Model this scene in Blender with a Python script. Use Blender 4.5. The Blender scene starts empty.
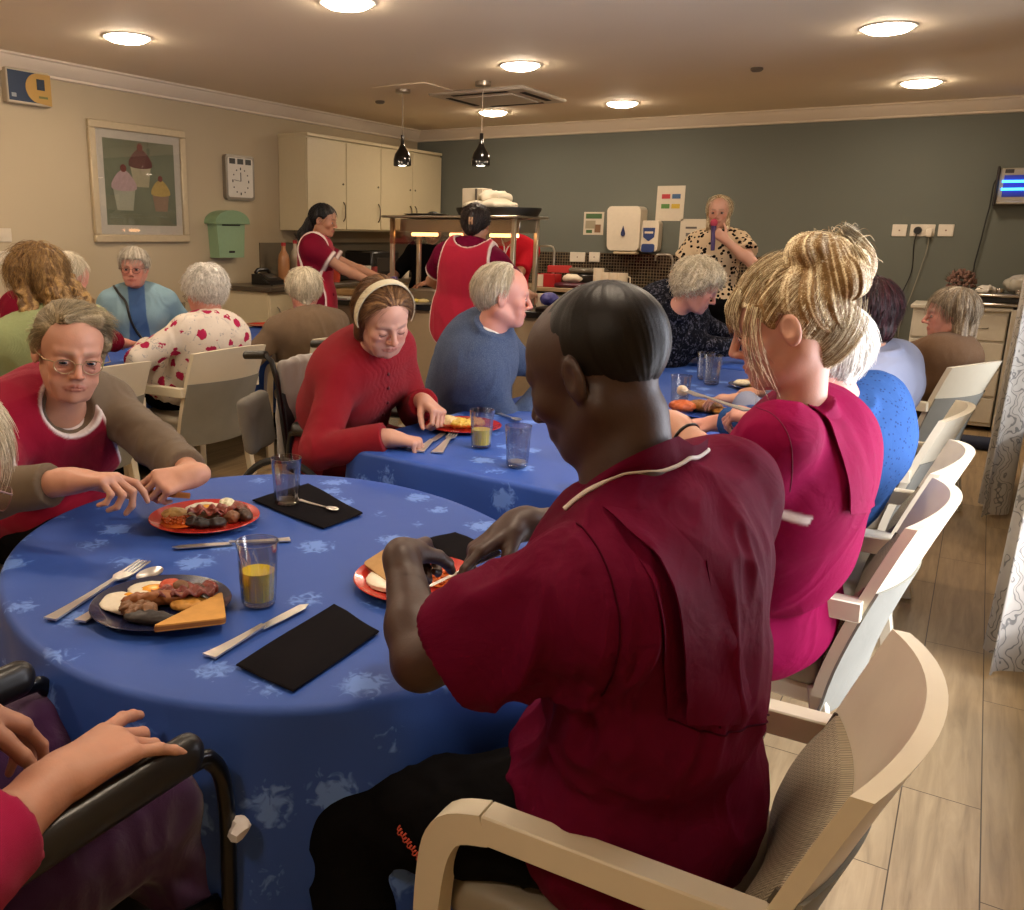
import bpy, math, random
import numpy as np
from math import sin, cos, pi, radians, sqrt
random.seed(7)
RNG = np.random.default_rng(7)
SC = bpy.context.scene
COL = SC.collection
VOX = 1.0
# ------------------------------------------------------------------ vectors
def V(*a): return np.array(a, float)
def U(v):
    v = np.asarray(v, float); n = np.linalg.norm(v)
    return v / (n if n > 1e-12 else 1)
def rotz(v, a): return V(v[0]*cos(a)-v[1]*sin(a), v[0]*sin(a)+v[1]*cos(a), v[2])
def rot_axis(v, ax, a):
    ax = U(ax); v = np.asarray(v, float)
    return v*cos(a)+np.cross(ax, v)*sin(a)+ax*np.dot(ax, v)*(1-cos(a))
# ------------------------------------------------------------------ camera numbers
CH = 1.5
CF, CCX, CCY = 882.0, 411.0, 447.0
_y, _p, _r = radians(32.46), radians(13.64), radians(0.764)
FW = V(-sin(_y)*cos(_p), cos(_y)*cos(_p), -sin(_p))
RT = V(cos(_y), sin(_y), 0); UP = np.cross(RT, FW)
RT, UP = cos(_r)*RT+sin(_r)*UP, -sin(_r)*RT+cos(_r)*UP
def _ray(x, y): return FW+RT*(x-CCX)/CF-UP*(y-CCY)/CF
def W(x, y, d):
    "the point of the room seen at x, y at ground distance d from where the photographer stood"
    v = _ray(x, y); v = v/np.hypot(v[0], v[1]); return V(0, 0, CH)+v*d
def Wz(x, y, z):
    v = _ray(x, y); return V(0, 0, CH)+v*(z-CH)/v[2]
def WY(x, y, Y):
    v = _ray(x, y); return V(0, 0, CH)+v*Y/v[1]
def WX(x, y, X):
    v = _ray(x, y); return V(0, 0, CH)+v*X/v[0]
# ------------------------------------------------------------------ noise
_perm = np.random.default_rng(3).random(4096).astype(np.float32)
def vnoise(P):
    P = np.asarray(P, np.float32); i = np.floor(P).astype(np.int64); f = P-i; f = f*f*(3-2*f)
    def h(a, b, c): return _perm[(a*73856093 ^ b*19349663 ^ c*83492791) & 4095]
    x, y, z = i[..., 0], i[..., 1], i[..., 2]; fx, fy, fz = f[..., 0], f[..., 1], f[..., 2]
    def L(a, b, t): return a+(b-a)*t
    return L(L(L(h(x, y, z), h(x+1, y, z), fx), L(h(x, y+1, z), h(x+1, y+1, z), fx), fy),
             L(L(h(x, y, z+1), h(x+1, y, z+1), fx), L(h(x, y+1, z+1), h(x+1, y+1, z+1), fx), fy), fz)*2-1
def fbm(P, o=3):
    s = 0; a = 1
    for i in range(o): s = s+a*vnoise(P*(2**i)+17.3*i); a *= .5
    return s
# ------------------------------------------------------------------ objects
def link(o, parent=None):
    COL.objects.link(o)
    if parent is not None: o.parent = parent
    return o
def tag(o, label=None, cat=None, group=None, kind=None):
    if label: o['label'] = label
    if cat: o['category'] = cat
    if group: o['group'] = group
    if kind: o['kind'] = kind
    return o
def empty(name, loc=(0, 0, 0), rz=0, label=None, cat=None, group=None):
    o = bpy.data.objects.new(name, None); o.location = tuple(map(float, loc)); o.rotation_euler = (0, 0, rz)
    o.empty_display_size = .05
    link(o); return tag(o, label, cat, group)
def mesh_obj(name, verts, faces, mat, parent=None, smooth=False, loc=None, attrs=None, mids=None):
    me = bpy.data.meshes.new(name)
    verts = np.asarray(verts, np.float32).reshape(-1, 3)
    if loc is not None: verts = verts-np.asarray(loc, np.float32)
    if isinstance(faces, np.ndarray) and faces.ndim == 2:
        n, k = faces.shape
        me.vertices.add(len(verts)); me.vertices.foreach_set('co', verts.ravel())
        me.loops.add(n*k); me.loops.foreach_set('vertex_index', faces.astype(np.int32).ravel())
        me.polygons.add(n); me.polygons.foreach_set('loop_start', np.arange(0, n*k, k, dtype=np.int32))
        me.polygons.foreach_set('loop_total', np.full(n, k, np.int32))
        me.update(calc_edges=True)
    else:
        me.from_pydata([tuple(map(float, v)) for v in verts], [], faces); me.update()
    mats = mat if isinstance(mat, (list, tuple)) else [mat]
    for m in mats: me.materials.append(m)
    if mids is not None: me.polygons.foreach_set('material_index', np.asarray(mids, np.int32))
    if smooth is True: me.polygons.foreach_set('use_smooth', np.ones(len(me.polygons), bool))
    elif smooth: 
        me.polygons.foreach_set('use_smooth', np.ones(len(me.polygons), bool))
        me.set_sharp_from_angle(angle=smooth)
    if attrs:
        for k, a in attrs.items():
            at = me.attributes.new(k, 'FLOAT', 'POINT'); at.data.foreach_set('value', np.asarray(a, np.float32))
    o = bpy.data.objects.new(name, me)
    if loc is not None: o.location = tuple(map(float, loc))
    link(o, parent); return o
def copy_tree(o, parent=None):
    c = o.copy(); COL.objects.link(c); c.parent = parent
    for ch in o.children: copy_tree(ch, c)
    return c
SM = radians(40)
class MB:
    "collects boxes, tubes and turned shapes for one mesh"
    def __init__(s): s.v = []; s.f = []; s.m = []; s.mi = 0
    def add(s, vs, fs):
        b = len(s.v); s.v += [tuple(map(float, v)) for v in vs]; s.f += [tuple(b+i for i in f) for f in fs]; s.m += [s.mi]*len(fs); return s
    def box(s, c, size, bev=0.0, rz=0, R=None):
        hx, hy, hz = [a/2 for a in size]; c = V(*c)
        b = min(bev, hx*.9, hy*.9, hz*.9)
        pts = []; fs = []
        if b <= 0:
            pts = [(x, y, z) for x in (-hx, hx) for y in (-hy, hy) for z in (-hz, hz)]
            fs = [(0, 1, 3, 2), (4, 6, 7, 5), (0, 4, 5, 1), (2, 3, 7, 6), (0, 2, 6, 4), (1, 5, 7, 3)]
        else:
            idx = {}
            for sx in (-1, 1):
                for sy in (-1, 1):
                    for sz in (-1, 1):
                        for a in range(3):
                            p = [sx*(hx-b), sy*(hy-b), sz*(hz-b)]; p[a] = (sx*hx, sy*hy, sz*hz)[a]
                            idx[(sx, sy, sz, a)] = len(pts); pts.append(tuple(p))
            def q(l): fs.append(tuple(idx[i] for i in l))
            for a in range(3):
                o1, o2 = (a+1) % 3, (a+2) % 3
                for sg in (-1, 1):
                    l = []
                    for (u, w) in ((-1, -1), (1, -1), (1, 1), (-1, 1)):
                        t = [0, 0, 0]; t[a] = sg; t[o1] = u; t[o2] = w; l.append((*t, a))
                    if sg < 0: l.reverse()
                    q(l)
                for u in (-1, 1):
                    for w in (-1, 1):
                        t0 = [0, 0, 0]; t0[a] = -1; t0[o1] = u; t0[o2] = w
                        t1 = list(t0); t1[a] = 1
                        l = [(*t0, o1), (*t1, o1), (*t1, o2), (*t0, o2)]
                        if u*w > 0: l.reverse()
                        q(l)
            for sx in (-1, 1):
                for sy in (-1, 1):
                    for sz in (-1, 1):
                        l = [(sx, sy, sz, 0), (sx, sy, sz, 1), (sx, sy, sz, 2)]
                        if sx*sy*sz < 0: l.reverse()
                        q(l)
        out = []
        for p in pts:
            p = V(*p)
            if R is not None: p = R@p
            elif rz: p = rotz(p, rz)
            out.append(p+c)
        return s.add(out, fs)
    def bar(s, a, b, w, h, bev=.003, up=(0, 0, 1)):
        a = V(*a); b = V(*b); d = b-a; L = np.linalg.norm(d); y = d/L
        x = np.cross(y, V(*up)); x = U(x) if np.linalg.norm(x) > 1e-4 else V(1, 0, 0); z = np.cross(x, y)
        return s.box((a+b)/2, (w, L, h), bev, R=np.array([x, y, z]).T)
    def cyl(s, a, b, ra, rb=None, n=20, cap=True):
        rb = ra if rb is None else rb
        a = V(*a); b = V(*b); z = U(b-a); x = U(np.cross(z, V(0, 0, 1) if abs(z[2]) < .9 else V(1, 0, 0))); y = np.cross(z, x)
        vs = [a+ra*(cos(t)*x+sin(t)*y) for t in [2*pi*i/n for i in range(n)]]+[b+rb*(cos(t)*x+sin(t)*y) for t in [2*pi*i/n for i in range(n)]]
        fs = [(i, (i+1) % n, n+(i+1) % n, n+i) for i in range(n)]
        if cap: fs += [tuple(range(n-1, -1, -1)), tuple(range(n, 2*n))]
        return s.add(vs, fs)
    def lathe(s, prof, n=28, c=(0, 0, 0), closed=False):
        c = V(*c); vs = []; fs = []
        for r, z in prof:
            for i in range(n): t = 2*pi*i/n; vs.append(c+V(r*cos(t), r*sin(t), z))
        m = len(prof)
        for j in range(m-1):
            for i in range(n): fs.append((j*n+i, j*n+(i+1) % n, (j+1)*n+(i+1) % n, (j+1)*n+i))
        if prof[0][0] > 1e-5 and not closed: fs.append(tuple(range(n-1, -1, -1)))
        if prof[-1][0] > 1e-5 and not closed: fs.append(tuple((m-1)*n+i for i in range(n)))
        return s.add(vs, fs)
    def tube(s, pts, r, n=8, cap=True, rr=None):
        pts = [V(*p) for p in pts]; m = len(pts); vs = []; fs = []
        x = None
        for j, p in enumerate(pts):
            t = U(pts[min(j+1, m-1)]-pts[max(j-1, 0)])
            if x is None: x = U(np.cross(t, V(0, 0, 1) if abs(t[2]) < .9 else V(1, 0, 0)))
            else: x = U(x-t*np.dot(x, t))
            y = np.cross(t, x); rad = rr[j] if rr is not None else r
            for i in range(n): a = 2*pi*i/n; vs.append(p+rad*(cos(a)*x+sin(a)*y))
        for j in range(m-1):
            for i in range(n): fs.append((j*n+i, j*n+(i+1) % n, (j+1)*n+(i+1) % n, (j+1)*n+i))
        if cap: fs += [tuple(range(n-1, -1, -1)), tuple((m-1)*n+i for i in range(n))]
        return s.add(vs, fs)
    def prism(s, poly, z0, z1, f=lambda x, y, z: (x, y, z)):
        n = len(poly)
        vs = [f(x, y, z0) for x, y in poly]+[f(x, y, z1) for x, y in poly]
        fs = [(i, (i+1) % n, n+(i+1) % n, n+i) for i in range(n)]+[tuple(range(n-1, -1, -1)), tuple(range(n, 2*n))]
        return s.add(vs, fs)
    def ball(s, c, r, n=14, m=9, R=None):
        c = V(*c); r = (r, r, r) if np.isscalar(r) else r; vs = []; fs = []
        vs.append(V(0, 0, r[2]))
        for j in range(1, m):
            ph = pi*j/m
            for i in range(n): t = 2*pi*i/n; vs.append(V(r[0]*sin(ph)*cos(t), r[1]*sin(ph)*sin(t), r[2]*cos(ph)))
        vs.append(V(0, 0, -r[2]))
        for i in range(n): fs.append((0, 1+i, 1+(i+1) % n))
        for j in range(m-2):
            for i in range(n): a = 1+j*n; fs.append((a+i, a+n+i, a+n+(i+1) % n, a+(i+1) % n))
        a = 1+(m-2)*n
        for i in range(n): fs.append((a+i, a+n, a+(i+1) % n))
        vs = [(R@v if R is not None else v)+c for v in vs]
        return s.add(vs, fs)
    def grid(s, P, closed_u=False):
        "P[i][j] points"
        a = len(P); b = len(P[0]); vs = [p for r in P for p in r]; fs = []
        for i in range(a if closed_u else a-1):
            for j in range(b-1): k = (i+1) % a; fs.append((i*b+j, k*b+j, k*b+j+1, i*b+j+1))
        return s.add(vs, fs)
    def xf(s, fn, start=0):
        s.v = s.v[:start]+[tuple(map(float, fn(V(*v)))) for v in s.v[start:]]; return s
    def build(s, name, mat, parent=None, smooth=SM, loc=None):
        o = mesh_obj(name, s.v, s.f, mat, parent, False, loc, None, s.m if isinstance(mat, (list, tuple)) else None)
        if smooth:
            me = o.data; me.polygons.foreach_set('use_smooth', np.ones(len(me.polygons), bool))
            if smooth is not True: me.set_sharp_from_angle(angle=smooth)
        return o
def spline(pts, n=24):
    "Catmull-Rom through pts"
    pts = [V(*p) for p in pts]; m = len(pts)-1; out = []
    for i in range(n+1):
        t = i/n*m; k = min(int(t), m-1); f = t-k
        p0, p1, p2, p3 = pts[max(k-1, 0)], pts[k], pts[k+1], pts[min(k+2, m)]
        out.append(.5*((2*p1)+(-p0+p2)*f+(2*p0-5*p1+4*p2-p3)*f*f+(-p0+3*p1-3*p2+p3)*f**3))
    return out
# ------------------------------------------------------------------ distance fields
class Op:
    __slots__ = ('fn', 'lo', 'hi', 'k', 'mode')
    def __init__(s, fn, lo, hi, k, mode): s.fn, s.lo, s.hi, s.k, s.mode = fn, np.array(lo, float), np.array(hi, float), k, mode
def rc(a, b, ra, rb=None, k=.02, mode='u', clip=None):
    a = np.asarray(a, float); b = np.asarray(b, float); rb = ra if rb is None else rb; ba = b-a; L = max(ba@ba, 1e-9); R = max(ra, rb)
    def fn(X, Y, Z):
        x, y, z = X-a[0], Y-a[1], Z-a[2]
        t = np.clip((x*ba[0]+y*ba[1]+z*ba[2])/L, 0, 1)
        d = np.sqrt((x-t*ba[0])**2+(y-t*ba[1])**2+(z-t*ba[2])**2)-(ra+(rb-ra)*t)
        if clip:
            for c, n in clip: d = np.maximum(d, (X-c[0])*n[0]+(Y-c[1])*n[1]+(Z-c[2])*n[2])
        return d
    return Op(fn, np.minimum(a, b)-R, np.maximum(a, b)+R, k, mode)
def el(c, r, R=None, k=.02, mode='u', clip=None):
    c = np.asarray(c, float); r = np.asarray(r, float); R = np.eye(3) if R is None else R; m = float(max(r))
    def fn(X, Y, Z):
        x, y, z = X-c[0], Y-c[1], Z-c[2]
        q = [x*R[0, i]+y*R[1, i]+z*R[2, i] for i in range(3)]
        k0 = np.sqrt(sum((q[i]/r[i])**2 for i in range(3))); k1 = np.sqrt(sum((q[i]/r[i]**2)**2 for i in range(3)))
        d = k0*(k0-1)/np.maximum(k1, 1e-6)
        if clip:
            for cc, n in clip: d = np.maximum(d, (X-cc[0])*n[0]+(Y-cc[1])*n[1]+(Z-cc[2])*n[2])
        return d
    return Op(fn, c-m, c+m, k, mode)
def rb(c, size, rad, R=None, k=.01, mode='u'):
    c = np.asarray(c, float); h = np.asarray(size, float)/2-rad; R = np.eye(3) if R is None else R; m = float(np.linalg.norm(size))/2
    def fn(X, Y, Z):
        x, y, z = X-c[0], Y-c[1], Z-c[2]
        q = [np.abs(x*R[0, i]+y*R[1, i]+z*R[2, i])-h[i] for i in range(3)]
        return np.sqrt(sum(np.maximum(a, 0)**2 for a in q))+np.minimum(np.maximum(q[0], np.maximum(q[1], q[2])), 0)-rad
    return Op(fn, c-m, c+m, k, mode)
def field(ops, lo, hi, h):
    lo = np.asarray(lo, float); n = np.ceil((np.asarray(hi)-lo)/h).astype(int)+1
    D = np.full(n, .5, np.float32); ax = [(lo[i]+np.arange(n[i])*h).astype(np.float32) for i in range(3)]
    for o in ops:
        pad = o.k+2.5*h
        i0 = np.maximum(np.floor((o.lo-pad-lo)/h).astype(int), 0); i1 = np.minimum(np.ceil((o.hi+pad-lo)/h).astype(int)+1, n)
        if np.any(i1 <= i0): continue
        s = tuple(slice(a, b) for a, b in zip(i0, i1))
        d = o.fn(ax[0][s[0]][:, None, None], ax[1][s[1]][None, :, None], ax[2][s[2]][None, None, :]).astype(np.float32)
        a = D[s]; k = max(o.k, 1e-5)
        if o.mode == 'u':
            D[s] = np.minimum(a, d)-np.maximum(k-np.abs(a-d), 0)**2/(4*k)
        elif o.mode == 'i':
            D[s] = np.maximum(a, d)
        elif o.mode == 's':
            d = -d; D[s] = np.maximum(a, d)+np.maximum(k-np.abs(a-d), 0)**2/(4*k)
    return D
def surface_nets(D, lo, h):
    s = D < 0; n = np.array(D.shape); cnt = np.zeros(n-1, np.uint8)
    for a in (0, 1):
        for b in (0, 1):
            for c in (0, 1): cnt += s[a:n[0]-1+a, b:n[1]-1+b, c:n[2]-1+c]
    act = (cnt > 0) & (cnt < 8); ijk = np.argwhere(act)
    idx = np.full(n-1, -1, np.int32); idx[act] = np.arange(len(ijk))
    cor = [(a, b, c) for a in (0, 1) for b in (0, 1) for c in (0, 1)]
    val = {c: D[ijk[:, 0]+c[0], ijk[:, 1]+c[1], ijk[:, 2]+c[2]] for c in cor}
    acc = np.zeros((len(ijk), 3)); w = np.zeros(len(ijk))
    for c in cor:
        for a in range(3):
            if c[a] == 0:
                e = list(c); e[a] = 1; e = tuple(e); v0, v1 = val[c], val[e]; m = (v0 < 0) != (v1 < 0)
                t = np.where(m, v0/np.where(m, v0-v1, 1), 0)
                for q in range(3): acc[:, q] += m*(c[q]+(t if q == a else 0))
                w += m
    P = lo+h*(ijk+acc/w[:, None]); F = []
    for a in range(3):
        b, c = (a+1) % 3, (a+2) % 3
        sl0 = [slice(None)]*3; sl1 = [slice(None)]*3; sl0[a] = slice(0, -1); sl1[a] = slice(1, None)
        s0 = s[tuple(sl0)]; ch = s0 != s[tuple(sl1)]
        # interior only
        m = [slice(None)]*3; m[b] = slice(1, -1); m[c] = slice(1, -1)
        e = np.argwhere(ch[tuple(m)])
        e[:, b] += 1; e[:, c] += 1
        if len(e) == 0: continue
        inside = s0[e[:, 0], e[:, 1], e[:, 2]]
        def g(db, dc):
            q = e.copy(); q[:, b] += db; q[:, c] += dc; return idx[q[:, 0], q[:, 1], q[:, 2]]
        Q = np.stack([g(-1, -1), g(0, -1), g(0, 0), g(-1, 0)], 1)
        Q[~inside] = Q[~inside][:, ::-1]
        F.append(Q)
    F = np.concatenate(F) if F else np.zeros((0, 4), int)
    return P, F
def vnormals(P, F):
    a, b, c, d = (P[F[:, i]] for i in range(4)); n = np.cross(c-a, d-b); N = np.zeros_like(P)
    for i in range(4):
        for q in range(3): N[:, q] += np.bincount(F[:, i], n[:, q], len(P))
    return N/np.maximum(np.linalg.norm(N, axis=1), 1e-12)[:, None]
def smooth(P, F, it=1, lam=.5):
    for _ in range(it):
        A = np.zeros_like(P); w = np.zeros(len(P))
        for i in range(4):
            j = (i+1) % 4
            for x, y in ((i, j), (j, i)):
                w += np.bincount(F[:, x], None, len(P))
                for q in range(3): A[:, q] += np.bincount(F[:, x], P[F[:, y], q], len(P))
        P = P+lam*(A/np.maximum(w, 1)[:, None]-P)
    return P
def blob(ops, h, lo=None, hi=None, sm=1, disp=None):
    h = h*VOX
    if lo is None: lo = np.min([o.lo for o in ops if o.mode == 'u'], axis=0)-.02; hi = np.max([o.hi for o in ops if o.mode == 'u'], axis=0)+.02
    lo = np.asarray(lo, float)-2*h; hi = np.asarray(hi, float)+2*h
    P, F = surface_nets(field(ops, lo, hi, h), lo, h)
    if len(P) == 0: return P, F
    P = smooth(P, F, sm)
    if disp is not None: N = vnormals(P, F); P = P+N*disp(P, N)[:, None]
    return P, F
def dist(ops, P):
    "distance of points to ops (union only)"
    D = np.full(len(P), 1., np.float32)
    for o in ops: D = np.minimum(D, o.fn(P[:, 0], P[:, 1], P[:, 2]))
    return D
def sdf_at(ops, P):
    D = np.full(len(P), .5)
    for o in ops:
        d = o.fn(P[:, 0], P[:, 1], P[:, 2]); k = max(o.k, 1e-5)
        if o.mode == 'u': D = np.minimum(D, d)-np.maximum(k-np.abs(D-d), 0)**2/(4*k)
        elif o.mode == 'i': D = np.maximum(D, d)
        else: d = -d; D = np.maximum(D, d)+np.maximum(k-np.abs(D-d), 0)**2/(4*k)
    return D
def joinpf(parts):
    v = []; f = []; b = 0
    for P, F in parts: v.append(P); f.append(F+b); b += len(P)
    return np.concatenate(v), np.concatenate(f)
# ------------------------------------------------------------------ materials
MATS = {}
def lin(c):
    if isinstance(c, str): c = [int(c[i:i+2], 16)/255 for i in (0, 2, 4)]
    return tuple(x/12.92 if x <= .04045 else ((x+.055)/1.055)**2.4 for x in c[:3])+(1,)
class NT:
    def __init__(s, name):
        s.m = bpy.data.materials.new(name); s.m.use_nodes = True; s.t = s.m.node_tree; s.n = s.t.nodes; s.b = s.n['Principled BSDF']
    def new(s, ty, **k):
        n = s.n.new(ty)
        for a, b in k.items():
            if a in n.inputs: n.inputs[a].default_value = b
            else: setattr(n, a, b)
        return n
    def l(s, a, b): s.t.links.new(a, b)
    def coords(s, kind='Object', scale=(1, 1, 1), rot=(0, 0, 0)):
        tc = s.new('ShaderNodeTexCoord'); mp = s.new('ShaderNodeMapping'); mp.inputs['Scale'].default_value = scale; mp.inputs['Rotation'].default_value = rot
        s.l(tc.outputs[kind], mp.inputs['Vector']); return mp.outputs[0]
    def noise(s, vec, scale, detail=3, rough=.5, dist=0):
        n = s.new('ShaderNodeTexNoise'); n.inputs['Scale'].default_value = scale; n.inputs['Detail'].default_value = detail; n.inputs['Roughness'].default_value = rough; n.inputs['Distortion'].default_value = dist
        s.l(vec, n.inputs['Vector']); return n.outputs['Fac']
    def ramp(s, fac, stops, interp='LINEAR'):
        r = s.new('ShaderNodeValToRGB'); r.color_ramp.interpolation = interp; e = r.color_ramp.elements
        while len(e) < len(stops): e.new(.5)
        for x, (p, c) in zip(e, stops): x.position = p; x.color = c if len(c) == 4 else (*c, 1)
        s.l(fac, r.inputs['Fac']); return r.outputs['Color']
    def mix(s, fac, a, b, mode='MIX'):
        m = s.new('ShaderNodeMix', data_type='RGBA', blend_type=mode)
        for inp, v in ((m.inputs['Factor'], fac), (m.inputs[6], a), (m.inputs[7], b)):
            if hasattr(v, 'is_linked') or hasattr(v, 'links'): s.l(v, inp)
            else: inp.default_value = v
        return m.outputs[2]
    def math(s, op, a, b=0, c=0):
        m = s.new('ShaderNodeMath', operation=op)
        for i, v in enumerate((a, b, c)):
            if hasattr(v, 'links'): s.l(v, m.inputs[i])
            else: m.inputs[i].default_value = v
        return m.outputs[0]
    def bump(s, h, strength=.3, dist=.002, normal=None):
        b = s.new('ShaderNodeBump'); b.inputs['Strength'].default_value = strength; b.inputs['Distance'].default_value = dist
        s.l(h, b.inputs['Height'])
        if normal is not None: s.l(normal, b.inputs['Normal'])
        s.l(b.outputs[0], s.b.inputs['Normal']); return b.outputs[0]
    def col(s, c):
        if hasattr(c, 'links'): s.l(c, s.b.inputs['Base Color'])
        else: s.b.inputs['Base Color'].default_value = c
    def set(s, **k):
        for a, b in k.items(): s.b.inputs[a.replace('_', ' ')].default_value = b
        return s
    def attr(s, name): a = s.new('ShaderNodeAttribute', attribute_name=name); return a.outputs['Fac']
def plain(name, c, rough=.5, metal=0, nz=.06, scale=30, spec=.5, coat=0, bump=0):
    if name in MATS: return MATS[name]
    t = NT(name); v = t.coords(); n = t.noise(v, scale, 3); c = lin(c)
    t.col(t.mix(n, tuple(x*(1-nz) for x in c[:3])+(1,), tuple(min(1, x*(1+nz)) for x in c[:3])+(1,)))
    t.set(Roughness=rough, Metallic=metal); t.b.inputs['Specular IOR Level'].default_value = spec; t.b.inputs['Coat Weight'].default_value = coat
    if bump: t.bump(n, bump, .002)
    MATS[name] = t.m; return t.m
def emis(name, c, st):
    t = NT(name); t.col((0, 0, 0, 1)); t.b.inputs['Emission Color'].default_value = lin(c); t.b.inputs['Emission Strength'].default_value = st; MATS[name] = t.m; return t.m
def glassm(name, c='ffffff', rough=.03, ior=1.45):
    t = NT(name); t.col(lin(c)); t.set(Roughness=rough, IOR=ior); t.b.inputs['Transmission Weight'].default_value = 1; MATS[name] = t.m; return t.m
def thin(name, c='ffffff', refl=1.0, base=.03, rough=.02):
    "thin clear sheet: lets light straight through, reflects more at grazing angles"
    m = bpy.data.materials.new(name); m.use_nodes = True; n = m.node_tree.nodes; l = m.node_tree.links; n.clear()
    o = n.new('ShaderNodeOutputMaterial'); mx = n.new('ShaderNodeMixShader'); t = n.new('ShaderNodeBsdfTransparent'); t.inputs[0].default_value = lin(c); g = n.new('ShaderNodeBsdfGlossy'); g.inputs['Roughness'].default_value = rough
    lw = n.new('ShaderNodeLayerWeight'); lw.inputs[0].default_value = .5; fr = n.new('ShaderNodeMath'); fr.operation = 'POWER'; fr.inputs[1].default_value = 3; l.new(lw.outputs['Facing'], fr.inputs[0]); ma = n.new('ShaderNodeMath'); ma.operation = 'MULTIPLY_ADD'; ma.inputs[1].default_value = refl; ma.inputs[2].default_value = base; ma.use_clamp = True
    l.new(fr.outputs[0], ma.inputs[0]); l.new(ma.outputs[0], mx.inputs[0]); l.new(t.outputs[0], mx.inputs[1]); l.new(g.outputs[0], mx.inputs[2]); l.new(mx.outputs[0], o.inputs[0]); MATS[name] = m; return m
def cloth(name, c, c2=None, rough=.85, weave=900, wr=.35, pat=None, sheen=.0, nz=.07, wsc=14):
    if name in MATS: return MATS[name]
    t = NT(name); v = t.coords(); c = lin(c)
    n = t.noise(v, 9, 4)
    base = t.mix(n, tuple(x*(1-nz) for x in c[:3])+(1,), tuple(min(1, x*(1+nz)) for x in c[:3])+(1,))
    if pat: base = pat(t, v, base)
    if c2 is not None: base = t.mix(t.attr('trim'), base, lin(c2))
    t.col(base); t.set(Roughness=rough); t.b.inputs['Sheen Weight'].default_value = sheen; t.b.inputs['Specular IOR Level'].default_value = .03
    w = t.noise(v, weave, 1); big = t.noise(v, wsc, 3, .55, 1.2)
    h = t.math('ADD', t.math('MULTIPLY', w, .12), big)
    t.bump(h, wr, .012)
    MATS[name] = t.m; return t.m
def knit(name, c, rib=260, axis=0, nz=.1, c2=None, st=.5):
    if name in MATS: return MATS[name]
    t = NT(name); v = t.coords(); c = lin(c); n = t.noise(v, 60, 4)
    base = t.mix(n, tuple(x*(1-nz) for x in c[:3])+(1,), tuple(min(1, x*(1+nz)) for x in c[:3])+(1,))
    if c2: base = t.mix(t.math('GREATER_THAN', t.noise(v, 420, 1), .56), base, lin(c2))
    t.col(base); t.set(Roughness=.95); t.b.inputs['Sheen Weight'].default_value = .08; t.b.inputs['Specular IOR Level'].default_value = .15
    w = t.new('ShaderNodeTexWave'); w.bands_direction = 'XYZ'[axis]; w.inputs['Scale'].default_value = rib/2.; w.inputs['Distortion'].default_value = 3; w.inputs['Detail'].default_value = 1; w.inputs['Detail Scale'].default_value = 8
    t.l(v, w.inputs['Vector'])
    h = t.math('ADD', t.math('MULTIPLY', w.outputs['Fac'], .35), t.noise(v, 16, 3)); t.bump(h, st, .01)
    MATS[name] = t.m; return t.m
def skin(name, c, lip='a85a50', brow='6b5a48', sss=.12, rough=.5, mott=.12, blush=None):
    if name in MATS: return MATS[name]
    t = NT(name); v = t.coords(); c = lin(c); blush = lin(blush) if blush else tuple(x*y for x, y in zip(c, (1.0, .68, .6, 1)))
    n = t.noise(v, 45, 4, .6); n2 = t.noise(v, 12, 3)
    base = t.mix(t.math('MULTIPLY', n2, .6), c, blush)
    base = t.mix(t.math('MULTIPLY', n, mott*2), base, tuple(x*.6 for x in c[:3])+(1,))
    base = t.mix(t.math('MULTIPLY', t.attr('blush'), .45), base, blush)
    base = t.mix(t.math('MULTIPLY', t.attr('lip'), .75), base, lin(lip))
    base = t.mix(t.attr('brow'), base, lin(brow))
    t.col(base); t.set(Roughness=rough); t.b.inputs['Subsurface Weight'].default_value = sss; t.b.inputs['Subsurface Radius'].default_value = (.012, .005, .003); t.b.inputs['Subsurface Scale'].default_value = 1
    t.bump(t.math('ADD', n, t.math('MULTIPLY', t.noise(v, 260, 2), .3)), .18, .003)
    MATS[name] = t.m; return t.m
def hairm(name, c, c2, rough=.45, scale=60, st=.6):
    if name in MATS: return MATS[name]
    t = NT(name); v = t.coords(); n = t.noise(v, scale, 4, .6, .6); f = t.noise(v, 420, 2)
    mixf = t.math('MULTIPLY_ADD', t.math('SUBTRACT', f, .5), .5, t.math('ADD', t.math('MULTIPLY', n, .45), t.math('MULTIPLY', t.attr('rnd'), .55)))
    c0 = tuple(x*.55 for x in lin(c)[:3])+(1,)
    t.col(t.ramp(mixf, [(.12, c0), (.42, lin(c)), (.72, lin(c2))])); t.set(Roughness=rough); t.b.inputs['Specular IOR Level'].default_value = .4
    t.bump(t.math('ADD', f, n), st, .003)
    MATS[name] = t.m; return t.m
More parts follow.
